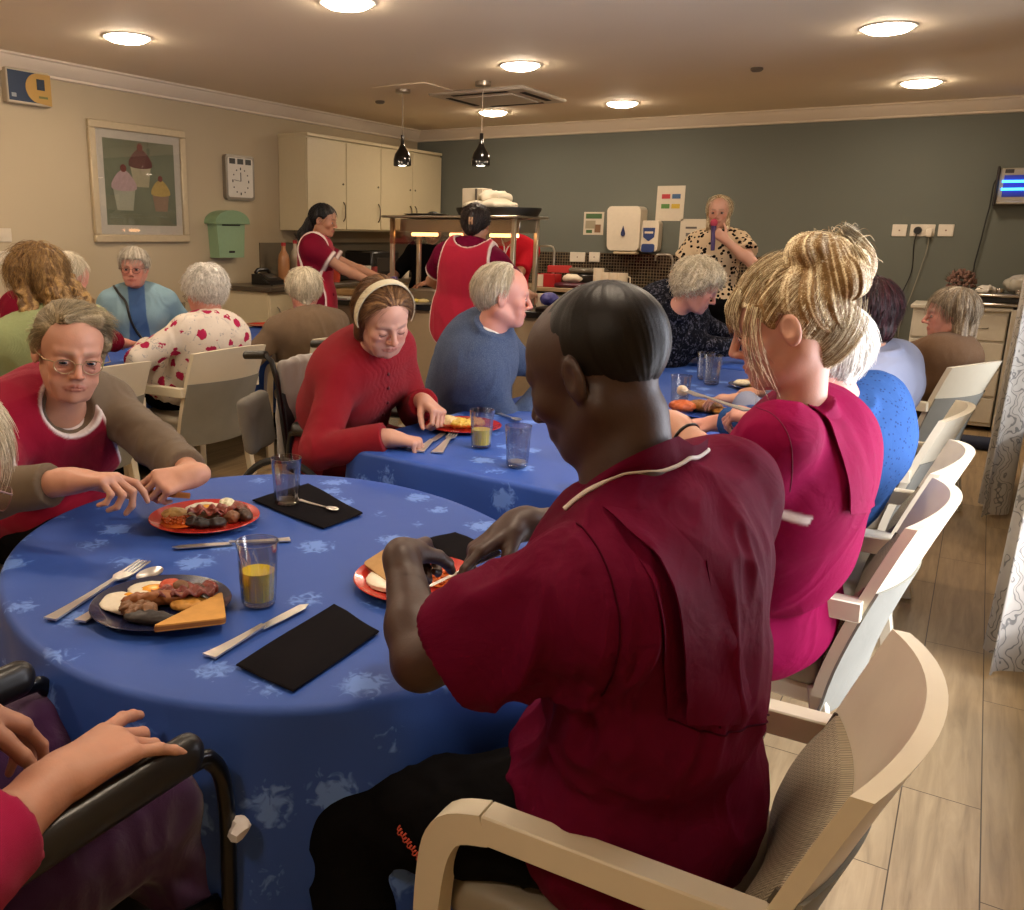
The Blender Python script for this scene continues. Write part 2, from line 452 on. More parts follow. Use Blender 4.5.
# ------------------------------------------------------------------ people
def frame(fwd, up=(0, 0, 1)):
    f = U(fwd); u = np.asarray(up, float); r = U(np.cross(f, u)); u = np.cross(r, f)
    return np.array([r, f, u]).T           # columns right, forward, up
def head_ops(H, R, s=1., age=0., jaw=1., nose=1., thin=0.):
    def L(x, y, z): return H+R@(V(x, y, z)*s)
    E = lambda c, r, k=.02, mode='u', RR=None: el(L(*c), V(*r)*s, R if RR is None else R@RR, k*s, mode)
    C = lambda a, b, ra, rb_=None, k=.02, mode='u': rc(L(*a), L(*b), ra*s, (ra if rb_ is None else rb_)*s, k*s, mode)
    o = [E((0, -.018, .035), (.074, .094, .083)), E((0, .012, -.03), (.056-.004*thin, .068, .082), .03),
         E((0, .03, .035), (.062, .058, .062), .03)]
    for x in (-1, 1):
        o += [C((x*.05*jaw, -.02, -.045), (x*.026*jaw, .05, -.088), .022*min(1, jaw+.04), .018*min(1, jaw+.05), .03),
              E((x*.038, .058, -.022), (.026-.003*thin, .024, .024), .025),
              C((x*.012, .087, .021), (x*.045, .07, .022), .009 if jaw >= 1 else .0065, .008 if jaw >= 1 else .006, .014)]
    o += [E((0, .07, -.092), (.02, .018, .018), .02)]
    for x in (-1, 1):
        o += [E((x*.031, .099 if jaw >= 1 else .1015, -.002), (.017, .016, .0145), .014, 's'), E((x*.031, .0735, -.002), (.0165, .0135, .0125), .004)]
    o += [C((0, .087, .014), (0, .1075+.006*(nose-1), -.029), .0065, .0098*nose, .013),
          E((-.0115*nose, .097, -.035), (.0075, .010, .0072), .007), E((.0115*nose, .097, -.035), (.0075, .010, .0072), .007),
          E((0, .102, -.0445), (.018, .006, .004), .006, 's'),
          E((0, .071, -.06), (.035, .018, .024), .018)]
    lips = [C((-.026, .081, -.0635), (-.005, .0915, -.0600), .003, .0045, .004), C((.026, .081, -.0635), (.005, .0915, -.0600), .003, .0045, .004),
            C((-.020, .0845, -.067), (.020, .0845, -.067), .0038, None, .004), C((-.009, .0885, -.068), (.009, .0885, -.068), .0045, None, .004)]
    o += lips
    o += [C((-.027, .092, -.0645), (.027, .092, -.0645), .0012, None, .003, 's')]
    if age > 0:
        for x in (-1, 1):
            o += [C((x*.02, .106, -.036), (x*.034, .085, -.07), .0025, .003, .008, 's'),
                  C((x*.044, .062, -.055), (x*.03, .06, -.09), .013, .012, .02),
                  C((x*.02, .093, -.015), (x*.042, .078, -.019), .0015, .0015, .005, 's')]
    for x in (-1, 1):
        RR = np.array([[cos(.3*x), -sin(.3*x), 0], [sin(.3*x), cos(.3*x), 0], [0, 0, 1]])
        o += [E((x*.0775, -.012, -.004), (.0075, .019, .031), .006, 'u', RR), E((x*.0845, -.008, .002), (.005, .0105, .016), .005, 's', RR)]
    brows = [C((x*.014, .098, .022), (x*.045, .084, .024), .0045, .003) for x in (-1, 1)]
    blush = [E((x*.042, .075, -.025), (.016, .02, .016)) for x in (-1, 1)]+[E((0, .113, -.03), (.008, .008, .008))]
    return o, lips, brows, blush
def hand_ops(Wr, d, n, side, s=1., curl=(.3, .3, .35, .4), thumb=(.6, .6, .25), tcurl=.3, spread=.06, base=None):
    "side +1 right hand, -1 left; d towards the fingers, n out of the palm"
    d = U(d); n = U(n-d*np.dot(n, d)); t = np.cross(d, n)*side; o = []
    fl = [(.043, .026, .021), (.047, .030, .022), (.043, .028, .021), (.034, .021, .018)]
    fr = [(.0092, .0082, .0072), (.0095, .0083, .0073), (.009, .008, .007), (.008, .007, .0062)]
    kx = [.029, .0095, -.0105, -.029]; kd = [.088, .092, .087, .078]
    o.append(rc(Wr-d*.02*s, Wr+d*.03*s, .024*s, .024*s, .02*s))
    for i in range(4):
        K = Wr+s*(d*kd[i]+t*kx[i]); B = Wr+s*(d*.012+t*kx[i]*.6)
        o.append(rc(B, K, .0145*s, .0114*s, .014*s))
        c = curl[i] if np.ndim(curl[i]) else (curl[i], curl[i]*1.15, curl[i]*.8)
        a = 0; p = K; dd = U(d+t*spread*(1.5-i))
        for j in range(3):
            a += c[j]; v = dd*cos(a)+n*sin(a); q = p+v*fl[i][j]*s
            r0 = fr[i][j]*s; r1 = (fr[i][j+1] if j < 2 else fr[i][2]*.8)*s
            o.append(rc(p, q, r0, r1, .0035*s)); p = q
    p = Wr+s*(d*.018+t*.022+n*.006); v = U(d*thumb[0]+t*thumb[1]+n*thumb[2])
    for j, (l, r0, r1) in enumerate(((.044, .0155, .0115), (.032, .0112, .0098), (.026, .0098, .0075))):
        q = p+v*l*s; o.append(rc(p, q, r0*s, r1*s, (.012 if j == 0 else .004)*s)); p = q
        v = U(v+tcurl*(d*.3-t*.6+n*.25)*(1 if j < 2 else 0))
    return o
def ik(a, c, l1, l2, pole):
    d = c-a; D = np.linalg.norm(d)
    if D > (l1+l2)*.995: c = a+d/D*(l1+l2)*.995; d = c-a; D = np.linalg.norm(d)
    x = (l1*l1-l2*l2+D*D)/(2*D); h = sqrt(max(l1*l1-x*x, 0)); u = d/D; p = np.asarray(pole)-a; p = U(p-u*np.dot(p, u))
    return a+u*x+p*h, c
def mk(name, ops, h, mat, parent, loc, sm=1, disp=None, attrs=None, lo=None, hi=None):
    P, F = blob(ops, h, lo, hi, sm, disp)
    if len(P) == 0: return None
    at = {k: f(P) for k, f in attrs.items()} if attrs else None
    return mesh_obj(name, P, F, mat, parent, True, loc, at)
def folds(amp=.004, sc=(9, 9, 5), seed=0., sharp=1., centers=None):
    def f(P, N):
        q = P*np.array(sc)+seed; w = fbm(q*.6+3.1, 2)*1.2
        a = 1-np.abs(vnoise(q+w[:, None]))*2; b = 1-np.abs(vnoise(q*2.1+9+w[:, None]))*2
        d = amp*(a*.7+b*.35)
        if centers is not None:
            m = np.full(len(P), .35)
            for c, r in centers: m += 1.3*np.exp(-np.sum((P-c)**2, axis=1)/(r*r))
            d = d*m
        return d
    return f
def strands(P, F, flow, n, length, r, steps=6, lift=.15, seed=1, center=None, curl=0., jit=.25):
    rg = np.random.default_rng(seed); N = vnormals(P, F); idx = rg.integers(0, len(P), n); p = P[idx]+N[idx]*r; nn = N[idx]
    L = length*(0.5+rg.random(n)); ph = rg.random(n)*6.28; J = (rg.random((n, 3))-.5)*jit
    pts = [p]; 
    for j in range(steps):
        c = center if center is not None else P.mean(0)
        rad = p-c; rad = rad/np.linalg.norm(rad, axis=1)[:, None]
        f = flow(p)+J; f = f-rad*np.sum(f*rad, axis=1)[:, None]; f = f/np.maximum(np.linalg.norm(f, axis=1), 1e-6)[:, None]
        if curl:
            sidev = np.cross(f, rad); f = f+curl*(sidev*np.sin(ph+j*1.7)[:, None]+rad*np.cos(ph+j*1.7)[:, None]*.7)
        p = p+(f+rad*lift*(j/steps)*.5)*(L/steps)[:, None]; pts.append(p)
    pts = np.array(pts)                              # steps+1, n, 3
    T = np.gradient(pts, axis=0); T /= np.maximum(np.linalg.norm(T, axis=2), 1e-9)[..., None]
    A = np.cross(T, nn[None]); A /= np.maximum(np.linalg.norm(A, axis=2), 1e-9)[..., None]; B = np.cross(T, A)
    taper = np.linspace(1, .35, steps+1)[:, None, None]*r
    ring = [pts+taper*(cos(a)*A+sin(a)*B) for a in (0, 2*pi/3, 4*pi/3)]
    Vv = np.stack(ring, 2).transpose(1, 0, 2, 3).reshape(-1, 3)
    m = (steps+1)*3; q = []
    for j in range(steps):
        for i in range(3): q.append((j*3+i, j*3+(i+1) % 3, (j+1)*3+(i+1) % 3, (j+1)*3+i))
    q = np.array(q); Fv = (q[None]+(np.arange(n)*m)[:, None, None]).reshape(-1, 4)
    return Vv, Fv
def hair_obj(parent, loc, H, R, s, st, mat, vox):
    "st: dict(off, cut=(ny,nz,c), extra=[ops in head space], sub=[...], n, len, r, curl, part)"
    L = lambda p: H+R@(V(*p)*s)
    off = st.get('off', .014); ny, nz, c = st.get('cut', (-.72, .69, -.006))
    nrm = -(R@U(V(0, ny, nz))); cc = L((0, 0, 0))+(-nrm)*c*s
    o = [el(L((0, -.018, .035)), (V(.074, .094, .083)+off)*s, R, .01*s, 'u', [(cc, nrm)])]
    if st.get('fringe'): o.append(el(L((0, .03, .04)), (V(.062, .058, .062)+.008)*s, R, .01*s, 'u', [(L((0, 0, st['fringe'])), -R[:, 2])]))
    def cv(e, mode='u'):
        if len(e) == 2: return el(L(e[0]), V(*e[1])*s, R, .012*s, mode)
        if e[0] == 'e': return el(L(e[1]), V(*e[2])*s, R@e[3], e[4]*s, mode)
        return rc(L(e[0]), L(e[1]), e[2]*s, e[3]*s, .014*s, mode)
    for e in st.get('extra', []): o.append(cv(e))
    o.append(el(L((0, .075, -.045)), V(.06, .055, .08)*s, R, .006*s, 's')) if st.get('face', True) else None
    for e in st.get('sub', []): o.append(cv(e, 's'))
    wh = L(st.get('whorl', (0, -.06, .1))); dn = st.get('down', .6); fl_ = st.get('flow')
    fv = R@V(*fl_) if fl_ else None
    amp = st.get('amp', .004)*s; cl = st.get('curl', 0)
    to = st.get('to')
    def flow(p):
        f = p-wh if to is None else L(to)-p; f = f/np.maximum(np.linalg.norm(f, axis=1), 1e-6)[:, None]; f = f*(1-dn)+np.array([0, 0, -dn])
        if fv is not None: f = f+fv
        return f
    def disp(P, N):
        f = flow(P); f = f-N*np.sum(f*N, axis=1)[:, None]; f /= np.maximum(np.linalg.norm(f, axis=1), 1e-6)[:, None]
        sd = np.cross(N, f); u = np.sum((P-wh)*sd, axis=1); q = (P-H)/s
        if cl: return amp*(fbm(q*55, 2))+amp*.8*(1-2*np.abs(vnoise(q*28+5)))
        ang = np.arctan2(*( ((P-wh)@R)[:, [0, 1]].T)); rad = np.linalg.norm(P-wh, axis=1)/s
        return amp*(vnoise(np.stack([ang*9, rad*9, q[:, 2]*0+3], 1))+.6*vnoise(np.stack([ang*24, rad*14, q[:, 0]*0], 1)))+amp*.5*vnoise(q*22)
    P, F = blob(o, vox, sm=1, disp=disp)
    parts = [(P, F)]
    ang = np.arctan2(*(((P-wh)@R)[:, [0, 1]].T)); rad = np.linalg.norm(P-wh, axis=1)/s
    rnd = [np.clip(.45+.5*vnoise(np.stack([ang*16, rad*10, rad*0+7], 1))+.25*vnoise(np.stack([ang*45, rad*16, rad*0], 1)), 0, 1)]
    n = st.get('n', 0)
    if n:
        rnd.append(np.repeat(np.random.default_rng(3).random(n), 21)); parts.append(strands(P, F, flow, n, st.get('len', .05)*s, st.get('r', .0008), lift=st.get('lift', .15), center=L((0, -.01, .02)), curl=cl, jit=st.get('jit', .3)))
    if st.get('more'): parts += st['more'](L, R, s)
    P, F = joinpf(parts); q = np.concatenate(rnd); q = np.concatenate([q, .5+.5*np.sin(np.arange(len(P)-len(q))//18*2.7)])
    return mesh_obj('hair', P, F, mat, parent, True, loc, {'rnd': q})
EYEW = None
def face_parts(par, loc, H, R, s, eyes='open', gaze=(0, 1, 0), iris='4a5560', glasses=None, lash='3a2a22'):
    L = lambda p: H+R@(V(*p)*s)
    wm = plain('eye_white', 'd8cfc6', .25, nz=.03); im = plain('iris_'+iris, iris, .2, nz=.2, scale=400); pm = plain('pupil_black', '0c0a0a', .15); lm = plain('lash_'+lash, lash, .7)
    g = R@U(V(*gaze))
    for x in (-1, 1):
        c = L((x*.031, .0745, -.003))
        if eyes == 'open':
            n, m = 20, 14; vs = []; fs = []; mi = []
            Z = g; X = U(np.cross(Z, R[:, 2])); Y = np.cross(Z, X)
            e = MB(); e.ball((0, 0, 0), .0136, n, m, R=np.array([X, Y, Z]).T)
            vv = np.array(e.v); ll = vv@R; ll[:, 2] *= .56; ll[:, 0] *= 1.08; w = ll@R.T
            for f in e.f:
                cz = np.mean([vv[i]@Z for i in f])/.0131; mi.append(2 if cz > .965 else (1 if cz > .84 else 0))
            mesh_obj('eye', w*s+c, e.f, [wm, im, pm], par, True, loc, None, mi)
        k = MB(); 
        if eyes == 'open':
            pts = [L((x*.031+.0155*cos(a), .0745+.0135*sqrt(max(0, 1-(cos(a)*.95)**2*1.0))*.96+.0005, -.003+.0072*sin(a))) for a in np.linspace(.15, pi-.15, 9)]
            k.tube(pts, .0011*s, 5); k.build('eyelashes', lm, par, loc=loc)
            if glasses != 'x':
                kk = MB(); pts = [L((x*.031+.0145*cos(a), .0745+.0135*sqrt(max(0, 1-(cos(a)*.95)**2))*.97, -.003-.0066*sin(a))) for a in np.linspace(.3, pi-.3, 7)]
                kk.tube(pts, .0006*s, 4); kk.build('lower_lid_line', lm, par, loc=loc)
        else:
            pts = [L((x*.031+.0145*cos(a), .0745+.0135*sqrt(max(0, 1-(cos(a)*.95)**2))*.93, -.0055-.0045*sin(a))) for a in np.linspace(.1, pi-.1, 9)]
            k.tube(pts, .0012*s, 5); k.build('eyelashes', lm, par, loc=loc)
    if glasses:
        fm = plain('spectacle_frame_'+glasses, glasses, .3, .6, nz=.02); t = MB(); lens = []
        for x in (-1, 1):
            pts = [L((x*.032+.0235*cos(a), .103-.005*abs(cos(a)*x > 0)*abs(cos(a)), -.006+.0185*sin(a)*(1 if sin(a) < 0 else .85))) for a in np.linspace(0, 2*pi, 25)]
            t.tube(pts, .0011*s, 5, False)
            t.tube([L((x*.055, .098, .002)), L((x*.076, .085, .004)), L((x*.083, .03, .006)), L((x*.083, -.015, .006)), L((x*.084, -.028, -.008))], .0013*s, 5)
            lens.append(pts[:-1])
        t.tube([L((-.009, .104, -.001)), L((0, .108, .002)), L((.009, .104, -.001))], .0011*s, 5)
        go = t.build('glasses', fm, par, loc=loc)
        for p in lens:
            m = MB(); n = len(p); off = R[:, 1]*.0006; m.add([q+off for q in p]+[q-off for q in p], [tuple(range(n)), tuple(range(2*n-1, n-1, -1))]+[(i, n+i, n+(i+1) % n, (i+1) % n) for i in range(n)])
            m.build('lens', MATS['lens_glass'], go)
class Body:
    "skeleton from pelvis, head and hands; everything in room coordinates"
    def __init__(s, pelvis, head, look, heading, sc=1., sw=.155, tilt=0., seated=True, knees=None, ankles=None, neck=None, roll=0., bulge=.03, spread=.1, shoulders=None):
        s.sc = sc; s.P = np.asarray(pelvis, float); s.H = np.asarray(head, float); s.fw = U(V(sin(heading), cos(heading), 0)); s.rt = V(s.fw[1], -s.fw[0], 0)
        lk = np.asarray(look, float); up = V(0, 0, 1)+s.rt*tilt
        s.HR = frame(lk, up)
        s.N = (s.H-s.HR[:, 2]*.152*sc-s.HR[:, 1]*.035*sc-s.fw*.01) if neck is None else np.asarray(neck, float)
        s.up = U(s.N-s.P); s.CR = np.array([s.rt, U(np.cross(s.up, s.rt)), s.up]).T
        # right = rt, forward roughly, up = spine
        s.CR[:, 1] = np.cross(s.up, s.rt); s.CR[:, 0] = np.cross(s.CR[:, 1], s.up)
        if roll: s.CR = s.CR@np.array([[cos(roll), 0, -sin(roll)], [0, 1, 0], [sin(roll), 0, cos(roll)]])
        s.M = s.P+(s.N-s.P)*.42-s.CR[:, 1]*bulge
        s.C = s.P+(s.N-s.P)*.72-s.CR[:, 1]*bulge*.6
        S = s.N-s.CR[:, 2]*.07*sc
        s.SR = S+s.CR[:, 0]*sw*sc; s.SL = S-s.CR[:, 0]*sw*sc
        if shoulders: s.SL, s.SR = [np.asarray(a, float) for a in shoulders]
        hp = s.P-V(0, 0, .01)
        s.hipR = hp+s.rt*.09*sc; s.hipL = hp-s.rt*.09*sc
        if seated:
            s.kR, s.kL = [hp+s.fw*.42*sc+s.rt*x*spread+V(0, 0, -.01) for x in (1, -1)]
            s.aR, s.aL = [V(k[0], k[1], .09)+s.fw*.03 for k in (s.kR, s.kL)]
        else:
            s.kR, s.kL = [V(hp[0], hp[1], .5*sc)+s.rt*x*.09+s.fw*.02 for x in (1, -1)]
            s.aR, s.aL = [V(hp[0], hp[1], .085)+s.rt*x*.09-s.fw*.01 for x in (1, -1)]
        if knees: s.kL, s.kR = [np.asarray(a, float) for a in knees]
        if ankles: s.aL, s.aR = [np.asarray(a, float) for a in ankles]
        s.arm = {}
    def set_arm(s, side, wrist, pole=None, elbow=None, d=None, n=None, lens=(.28, .25), **kw):
        S = s.SR if side > 0 else s.SL; l1, l2 = lens[0]*s.sc, lens[1]*s.sc
        if elbow is not None: E_ = np.asarray(elbow, float); w = np.asarray(wrist, float)
        else:
            pole = S+s.rt*side*.3-V(0, 0, .4)-s.fw*.2 if pole is None else pole
            E_, w = ik(S, np.asarray(wrist, float), l1, l2, pole)
        d = U(w-E_) if d is None else U(d); n = V(0, 0, -1) if n is None else np.asarray(n, float)
        s.arm[side] = (S, E_, w, d, n, kw)
    def torso(s, off=0., fat=1., bust=0., belly=0., sh=.058):
        c = s.sc; R = s.CR; o = []
        o.append(el(s.P+V(0, 0, .03)*c, V(.165*fat+off, .12*fat+off, .12+off)*c, R, .05))
        o.append(el(s.M, V(.14*fat+off, .10*fat+off, .15+off)*c, R, .06))
        o.append(el(s.C, V(.15*fat+off, .105*fat+off, .17+off)*c, R, .06))
        o.append(rc(s.C+R[:, 2]*.05*c+R[:, 0]*.09*c, s.C+R[:, 2]*.05*c-R[:, 0]*.09*c, (.088+off)*c, None, .05))
        for S in (s.SL, s.SR): o.append(rc(s.N-R[:, 2]*.03*c+(S-s.N)*.2, S, (.05+off)*c, (sh+off)*c, .045))
        if bust:
            for x in (-1, 1): o.append(el(s.C+R@V(x*.075, .075*fat, -.03)*c, V(.07, .06, .07)*bust*c+off, R, .05))
        if belly: o.append(el(s.M+R@V(0, .07, -.04)*c, V(.12, .09, .11)*belly*c+off, R, .06))
        return o
    def arms(s, off=0., upto=2., ru=.045, rf=.035, rw=.025, sides=(-1, 1), flare=0., k=.03):
        "upto: 1 = elbow, 2 = wrist; clipped across the limb"
        o = []; c = s.sc; cuffs = []
        for sd in sides:
            if sd not in s.arm: continue
            S, E_, w, *_ = s.arm[sd]
            u = min(upto, 1.); end = S+(E_-S)*u; ax = U(E_-S)
            if upto < 1: o.append(rc(S, end+ax*.05, (ru*1.1+off)*c, (ru*(1-.08*u)+off+flare)*c, k, 'u', [(end, ax)])); cuffs.append((end, ax))
            else:
                o.append(rc(S, E_, (ru*1.1+off)*c, (rf*1.02+off)*c, k))
                t = min(upto-1, 1.); e2 = E_+(w-E_)*t; ax = U(w-E_); r1 = rf+(rw-rf)*t
                o.append(rc(E_, e2+ax*.04*(t < 1), (rf*1.05+off)*c, (r1+off+flare)*c, .02, 'u', [(e2, ax)])); cuffs.append((e2, ax))
        return o, cuffs
    def forearm_skin(s, rf=.040, rw=.0255, flat=True):
        o = []
        for sd in s.arm:
            S, E_, w, d, n, kw = s.arm[sd]; c = s.sc; m = E_+(w-E_)*.3
            o += [rc(S, E_, .048*c, .038*c, .03), rc(E_, m, .037*c, rf*c, .02), rc(m, w, rf*c, rw*c, .02)]
        return o
    def hands(s, sides=(-1, 1)):
        o = []
        for sd in sides:
            if sd in s.arm:
                S, E_, w, d, n, kw = s.arm[sd]; o += hand_ops(w, d, n, sd, s.sc*kw.get('hs', 1.), **{k: v for k, v in kw.items() if k != 'hs'})
        return o
    def legs(s, off=0., t=1.):
        c = s.sc; o = []
        for h, k, a in ((s.hipL, s.kL, s.aL), (s.hipR, s.kR, s.aR)):
            o += [rc(h, k, (.082*t+off)*c, (.056*t+off)*c, .04), rc(k, k+(a-k)*.35, (.054*t+off)*c, (.055*t+off)*c, .03), rc(k+(a-k)*.35, a, (.055*t+off)*c, (.036*t+off)*c, .02)]
        return o
    def feet(s, r=.0):
        o = []
        for a in (s.aL, s.aR):
            f = s.fw; o += [rc(a-V(0, 0, .04)-f*.025, V(a[0], a[1], .035)+f*.15, .038+r, .028+r, .03), rc(a, a-V(0, 0, .04), .036, .036, .02)]
        return o
    def neck(s, r=.052):
        c = s.sc; return [rc(s.H-s.HR[:, 2]*.07*c-s.HR[:, 1]*.02*c, s.N-s.CR[:, 2]*.02, r*c, (r+.008)*c, .03)]
def build_person(B, label, skin_mat, vox=.006, hvox=None, headkw={}, hair=None, hairmat=None, garments=(), eyes='open', gaze=(0, 1, 0), iris='4a5560', glasses=None,
                 legmat=None, shoemat=None, cat='person', group=None, legoff=.008, lash='3a2a22', fine=None, legs=True, bodyfat=.9, lift=0, hairvox=None, legdisp=.005, neckr=.05):
    root = empty('person', (B.P[0], B.P[1], 0), 0, label, cat, group); loc = None
    orig = V(B.P[0], B.P[1], 0)
    loc = np.zeros(3)
    def mo(*a, **k): return mk(*a, **k)
    hk = hvox or vox; ho, lips, brows, blush = head_ops(B.H, B.HR, B.sc, **headkw)
    low = B.torso(-.012, bodyfat)+B.forearm_skin()
    if legs: low += B.legs()+B.feet()
    top = ho+B.neck(neckr); hands = B.hands(); allops = low+B.neck(neckr)+hands+ho
    # arms/torso/legs at vox; head at its own finer spacing, cut at the neck
    cutz = min(B.N[2]+.01, B.H[2]-.1*B.sc)
    lo = np.min([o.lo for o in allops if o.mode == 'u'], axis=0)-.01; hi = np.max([o.hi for o in allops if o.mode == 'u'], axis=0)+.01
    parts = []
    sph = .17*B.sc
    def cut(P, F, keep):
        m = keep(P)[F].all(1); F = F[m]; used = np.zeros(len(P), bool); used[F.ravel()] = True; ix = np.cumsum(used)-1
        return P[used], ix[F]
    P0, F0 = blob(allops, vox, lo, hi); hs = []
    zones = [(B.H, .155*B.sc, hk)]
    if fine:
        for sd in B.arm: zones.append((B.arm[sd][2]+B.arm[sd][3]*.07, .14*B.sc, fine))
    if hk >= vox: zones = zones[1:]
    def inside(P, c, r): return np.linalg.norm(P-c, axis=1) < r
    keep = np.ones(len(P0), bool)
    N0 = vnormals(P0, F0)
    for c, r, h in zones:
        keep &= ~inside(P0, c, r-vox*2.2); P0 = P0-N0*(.0004*inside(P0, c, r+vox*.5))[:, None]
    parts.append(cut(P0, F0, lambda P: keep))
    for c, r, h in zones:
        P1, F1 = blob(allops, h, c-r-.01, c+r+.01); parts.append(cut(P1, F1, lambda P: inside(P, c, r+vox*.3)))
    P, F = joinpf(parts)
    sm = lambda x: np.clip(x, 0, 1)
    at = {'lip': sm(1.2-dist(lips, P)/.0025), 'brow': sm(1-dist(brows, P)/.003)*(.35 if headkw.get('age') else .65), 'blush': sm(1-dist(blush, P)/.02)}
    mesh_obj('body', P, F, skin_mat, root, True, None, at)
    if hair is not None: hair_obj(root, None, B.H, B.HR, B.sc, hair, hairmat, hairvox or hk)
    face_parts(root, None, B.H, B.HR, B.sc, eyes, gaze, iris, glasses, lash)
    for g in garments: g(root)
    if legs and legmat:
        o = B.legs(legoff, 1.08)+[el(B.P-V(0, 0, .0), V(.17, .135, .11)*B.sc*(1.0)+legoff, B.CR, .05)]
        mk('trousers', o, vox*1.3, legmat, root, None, 1, folds(legdisp, (11, 11, 8), 4))
    if legs and shoemat:
        for a in (B.aL, B.aR):
            f = B.fw; mk('shoe', [rc(V(a[0], a[1], .05)-f*.03, V(a[0], a[1], .042)+f*.16, .045, .036, .03), rc(a, a-V(0, 0, .04), .046, .042, .02),
                rb(V(a[0], a[1], .014)+f*.07, (.095, .29, .028), .012, np.array([B.rt, f, V(0, 0, 1)]).T)], vox, shoemat, root, None)
    root.location = (0, 0, 0)
    # move the root to the person's base, children keep their places
    root.location = tuple(map(float, orig))
    for ch in root.children: ch.location = tuple(np.array(ch.location)-orig)
    return root
def garment(name, ops, mat, vox, disp=None, attrs=None, lo=None, hi=None, sm=1):
    def g(root):
        return mk(name, ops, vox, mat, root, None, sm, disp, attrs, lo, hi)
    return g

# ------------------------------------------------------------------ garment helpers
def trim_cuffs(cuffs, w=.012, R=.13):
    def f(P):
        t = np.zeros(len(P))
        for c, a in cuffs: t = np.maximum(t, np.clip(1.6-np.abs((P-c)@a+w*.5)/(w*.5), 0, 1)*(np.linalg.norm(P-c, axis=1) < R))
        return t
    return f
def collar(B, r=.066, h=.035, off=.0, tilt=.35, low=-.015):
    N = B.N+B.CR[:, 2]*low; ax = U(B.HR[:, 2]*.4+B.CR[:, 2]-B.CR[:, 1]*0); e = N+ax*(h-low)*B.sc
    return rc(N, e+ax*.03, (r+.012)*B.sc, r*B.sc, .015, 'u', [(e, U(ax+tilt*B.CR[:, 1]))])
def project(ops, pts, it=12):
    P = np.array([V(*p) for p in pts])
    for _ in range(it):
        d = sdf_at(ops, P); g = np.zeros_like(P)
        for a in range(3):
            q = P.copy(); q[:, a] += 1e-3; g[:, a] = (sdf_at(ops, q)-d)/1e-3
        g /= np.maximum(np.linalg.norm(g, axis=1), 1e-6)[:, None]; P = P-g*d[:, None]*.8
    return P
def piping(name, ops, pts, r, mat, n=60, off=.003, disp=None):
    def g(root):
        P = project(ops, spline(pts, n))
        if disp is not None:
            d = sdf_at(ops, P); G = np.zeros_like(P)
            for a in range(3):
                q = P.copy(); q[:, a] += 1e-3; G[:, a] = (sdf_at(ops, q)-d)/1e-3
            G /= np.linalg.norm(G, axis=1)[:, None]; P = P+G*(disp(P, G)+off)[:, None]
        MB().tube(list(P), r, 6).build(name, mat, root, True)
    return g
def neck_path(B, r=.085, z=-.01, a0=-1., a1=4.14, n=9, vneck=None):
    pts = []
    for a in np.linspace(a0, a1, n): pts.append(B.N+B.CR@(V(r*cos(a), r*sin(a)*1.0, z)*B.sc))
    return pts
def tabard_region(B, w, top, bot, rad=.1, neck=(0, 0, 0), nr=.09, taper=.15, tmax=.03, cx=0.):
    C = B.C; R = B.CR; c = B.sc; Nk = B.N
    def reg(X, Y, Z):
        x, y, z = X-C[0], Y-C[1], Z-C[2]; lx = x*R[0, 0]+y*R[1, 0]+z*R[2, 0]; lz = x*R[0, 2]+y*R[1, 2]+z*R[2, 2]
        cz, hz = (top+bot)/2*c, (top-bot)/2*c; wz = (w+np.clip(-lz/c*taper, -tmax, max(tmax, .03)))*c
        qx = np.abs(lx-cx*c)-wz+rad*c; qz = np.abs(lz-cz)-hz+rad*c
        d = np.sqrt(np.maximum(qx, 0)**2+np.maximum(qz, 0)**2)+np.minimum(np.maximum(qx, qz), 0)-rad*c
        x, y, z = X-Nk[0], Y-Nk[1], Z-Nk[2]; nx = x*R[0, 0]+y*R[1, 0]+z*R[2, 0]; ny = x*R[0, 1]+y*R[1, 1]+z*R[2, 1]; nz = x*R[0, 2]+y*R[1, 2]+z*R[2, 2]
        dn = nr*c-np.sqrt(nx**2+((ny-neck[1]*c)*.9)**2+(nz-neck[2]*c)**2)
        return np.maximum(d, dn)
    return reg
def tabard(name, B, mat, vox, off=.024, fat=1., bust=0, belly=0, extra=(), arms=True, disp=None, sh=.058, lapx=None, **kw):
    reg = tabard_region(B, **kw)
    o = B.torso(off, fat, bust, belly, sh)+list(extra)
    big = Op(lambda X, Y, Z: reg(X, Y, Z), B.P-2, B.P+2, 0, 'i'); o.append(big)
    us = [q for q in o if q.mode == 'u']; lo = np.min([q.lo for q in us], axis=0)-.02; hi = np.max([q.hi for q in us], axis=0)+.02
    at = {'trim': lambda P: np.clip(1.7-np.abs(reg(P[:, 0], P[:, 1], P[:, 2])+.001)/.005, 0, 1)}
    return garment(name, o, mat, vox, disp, at, lo, hi)

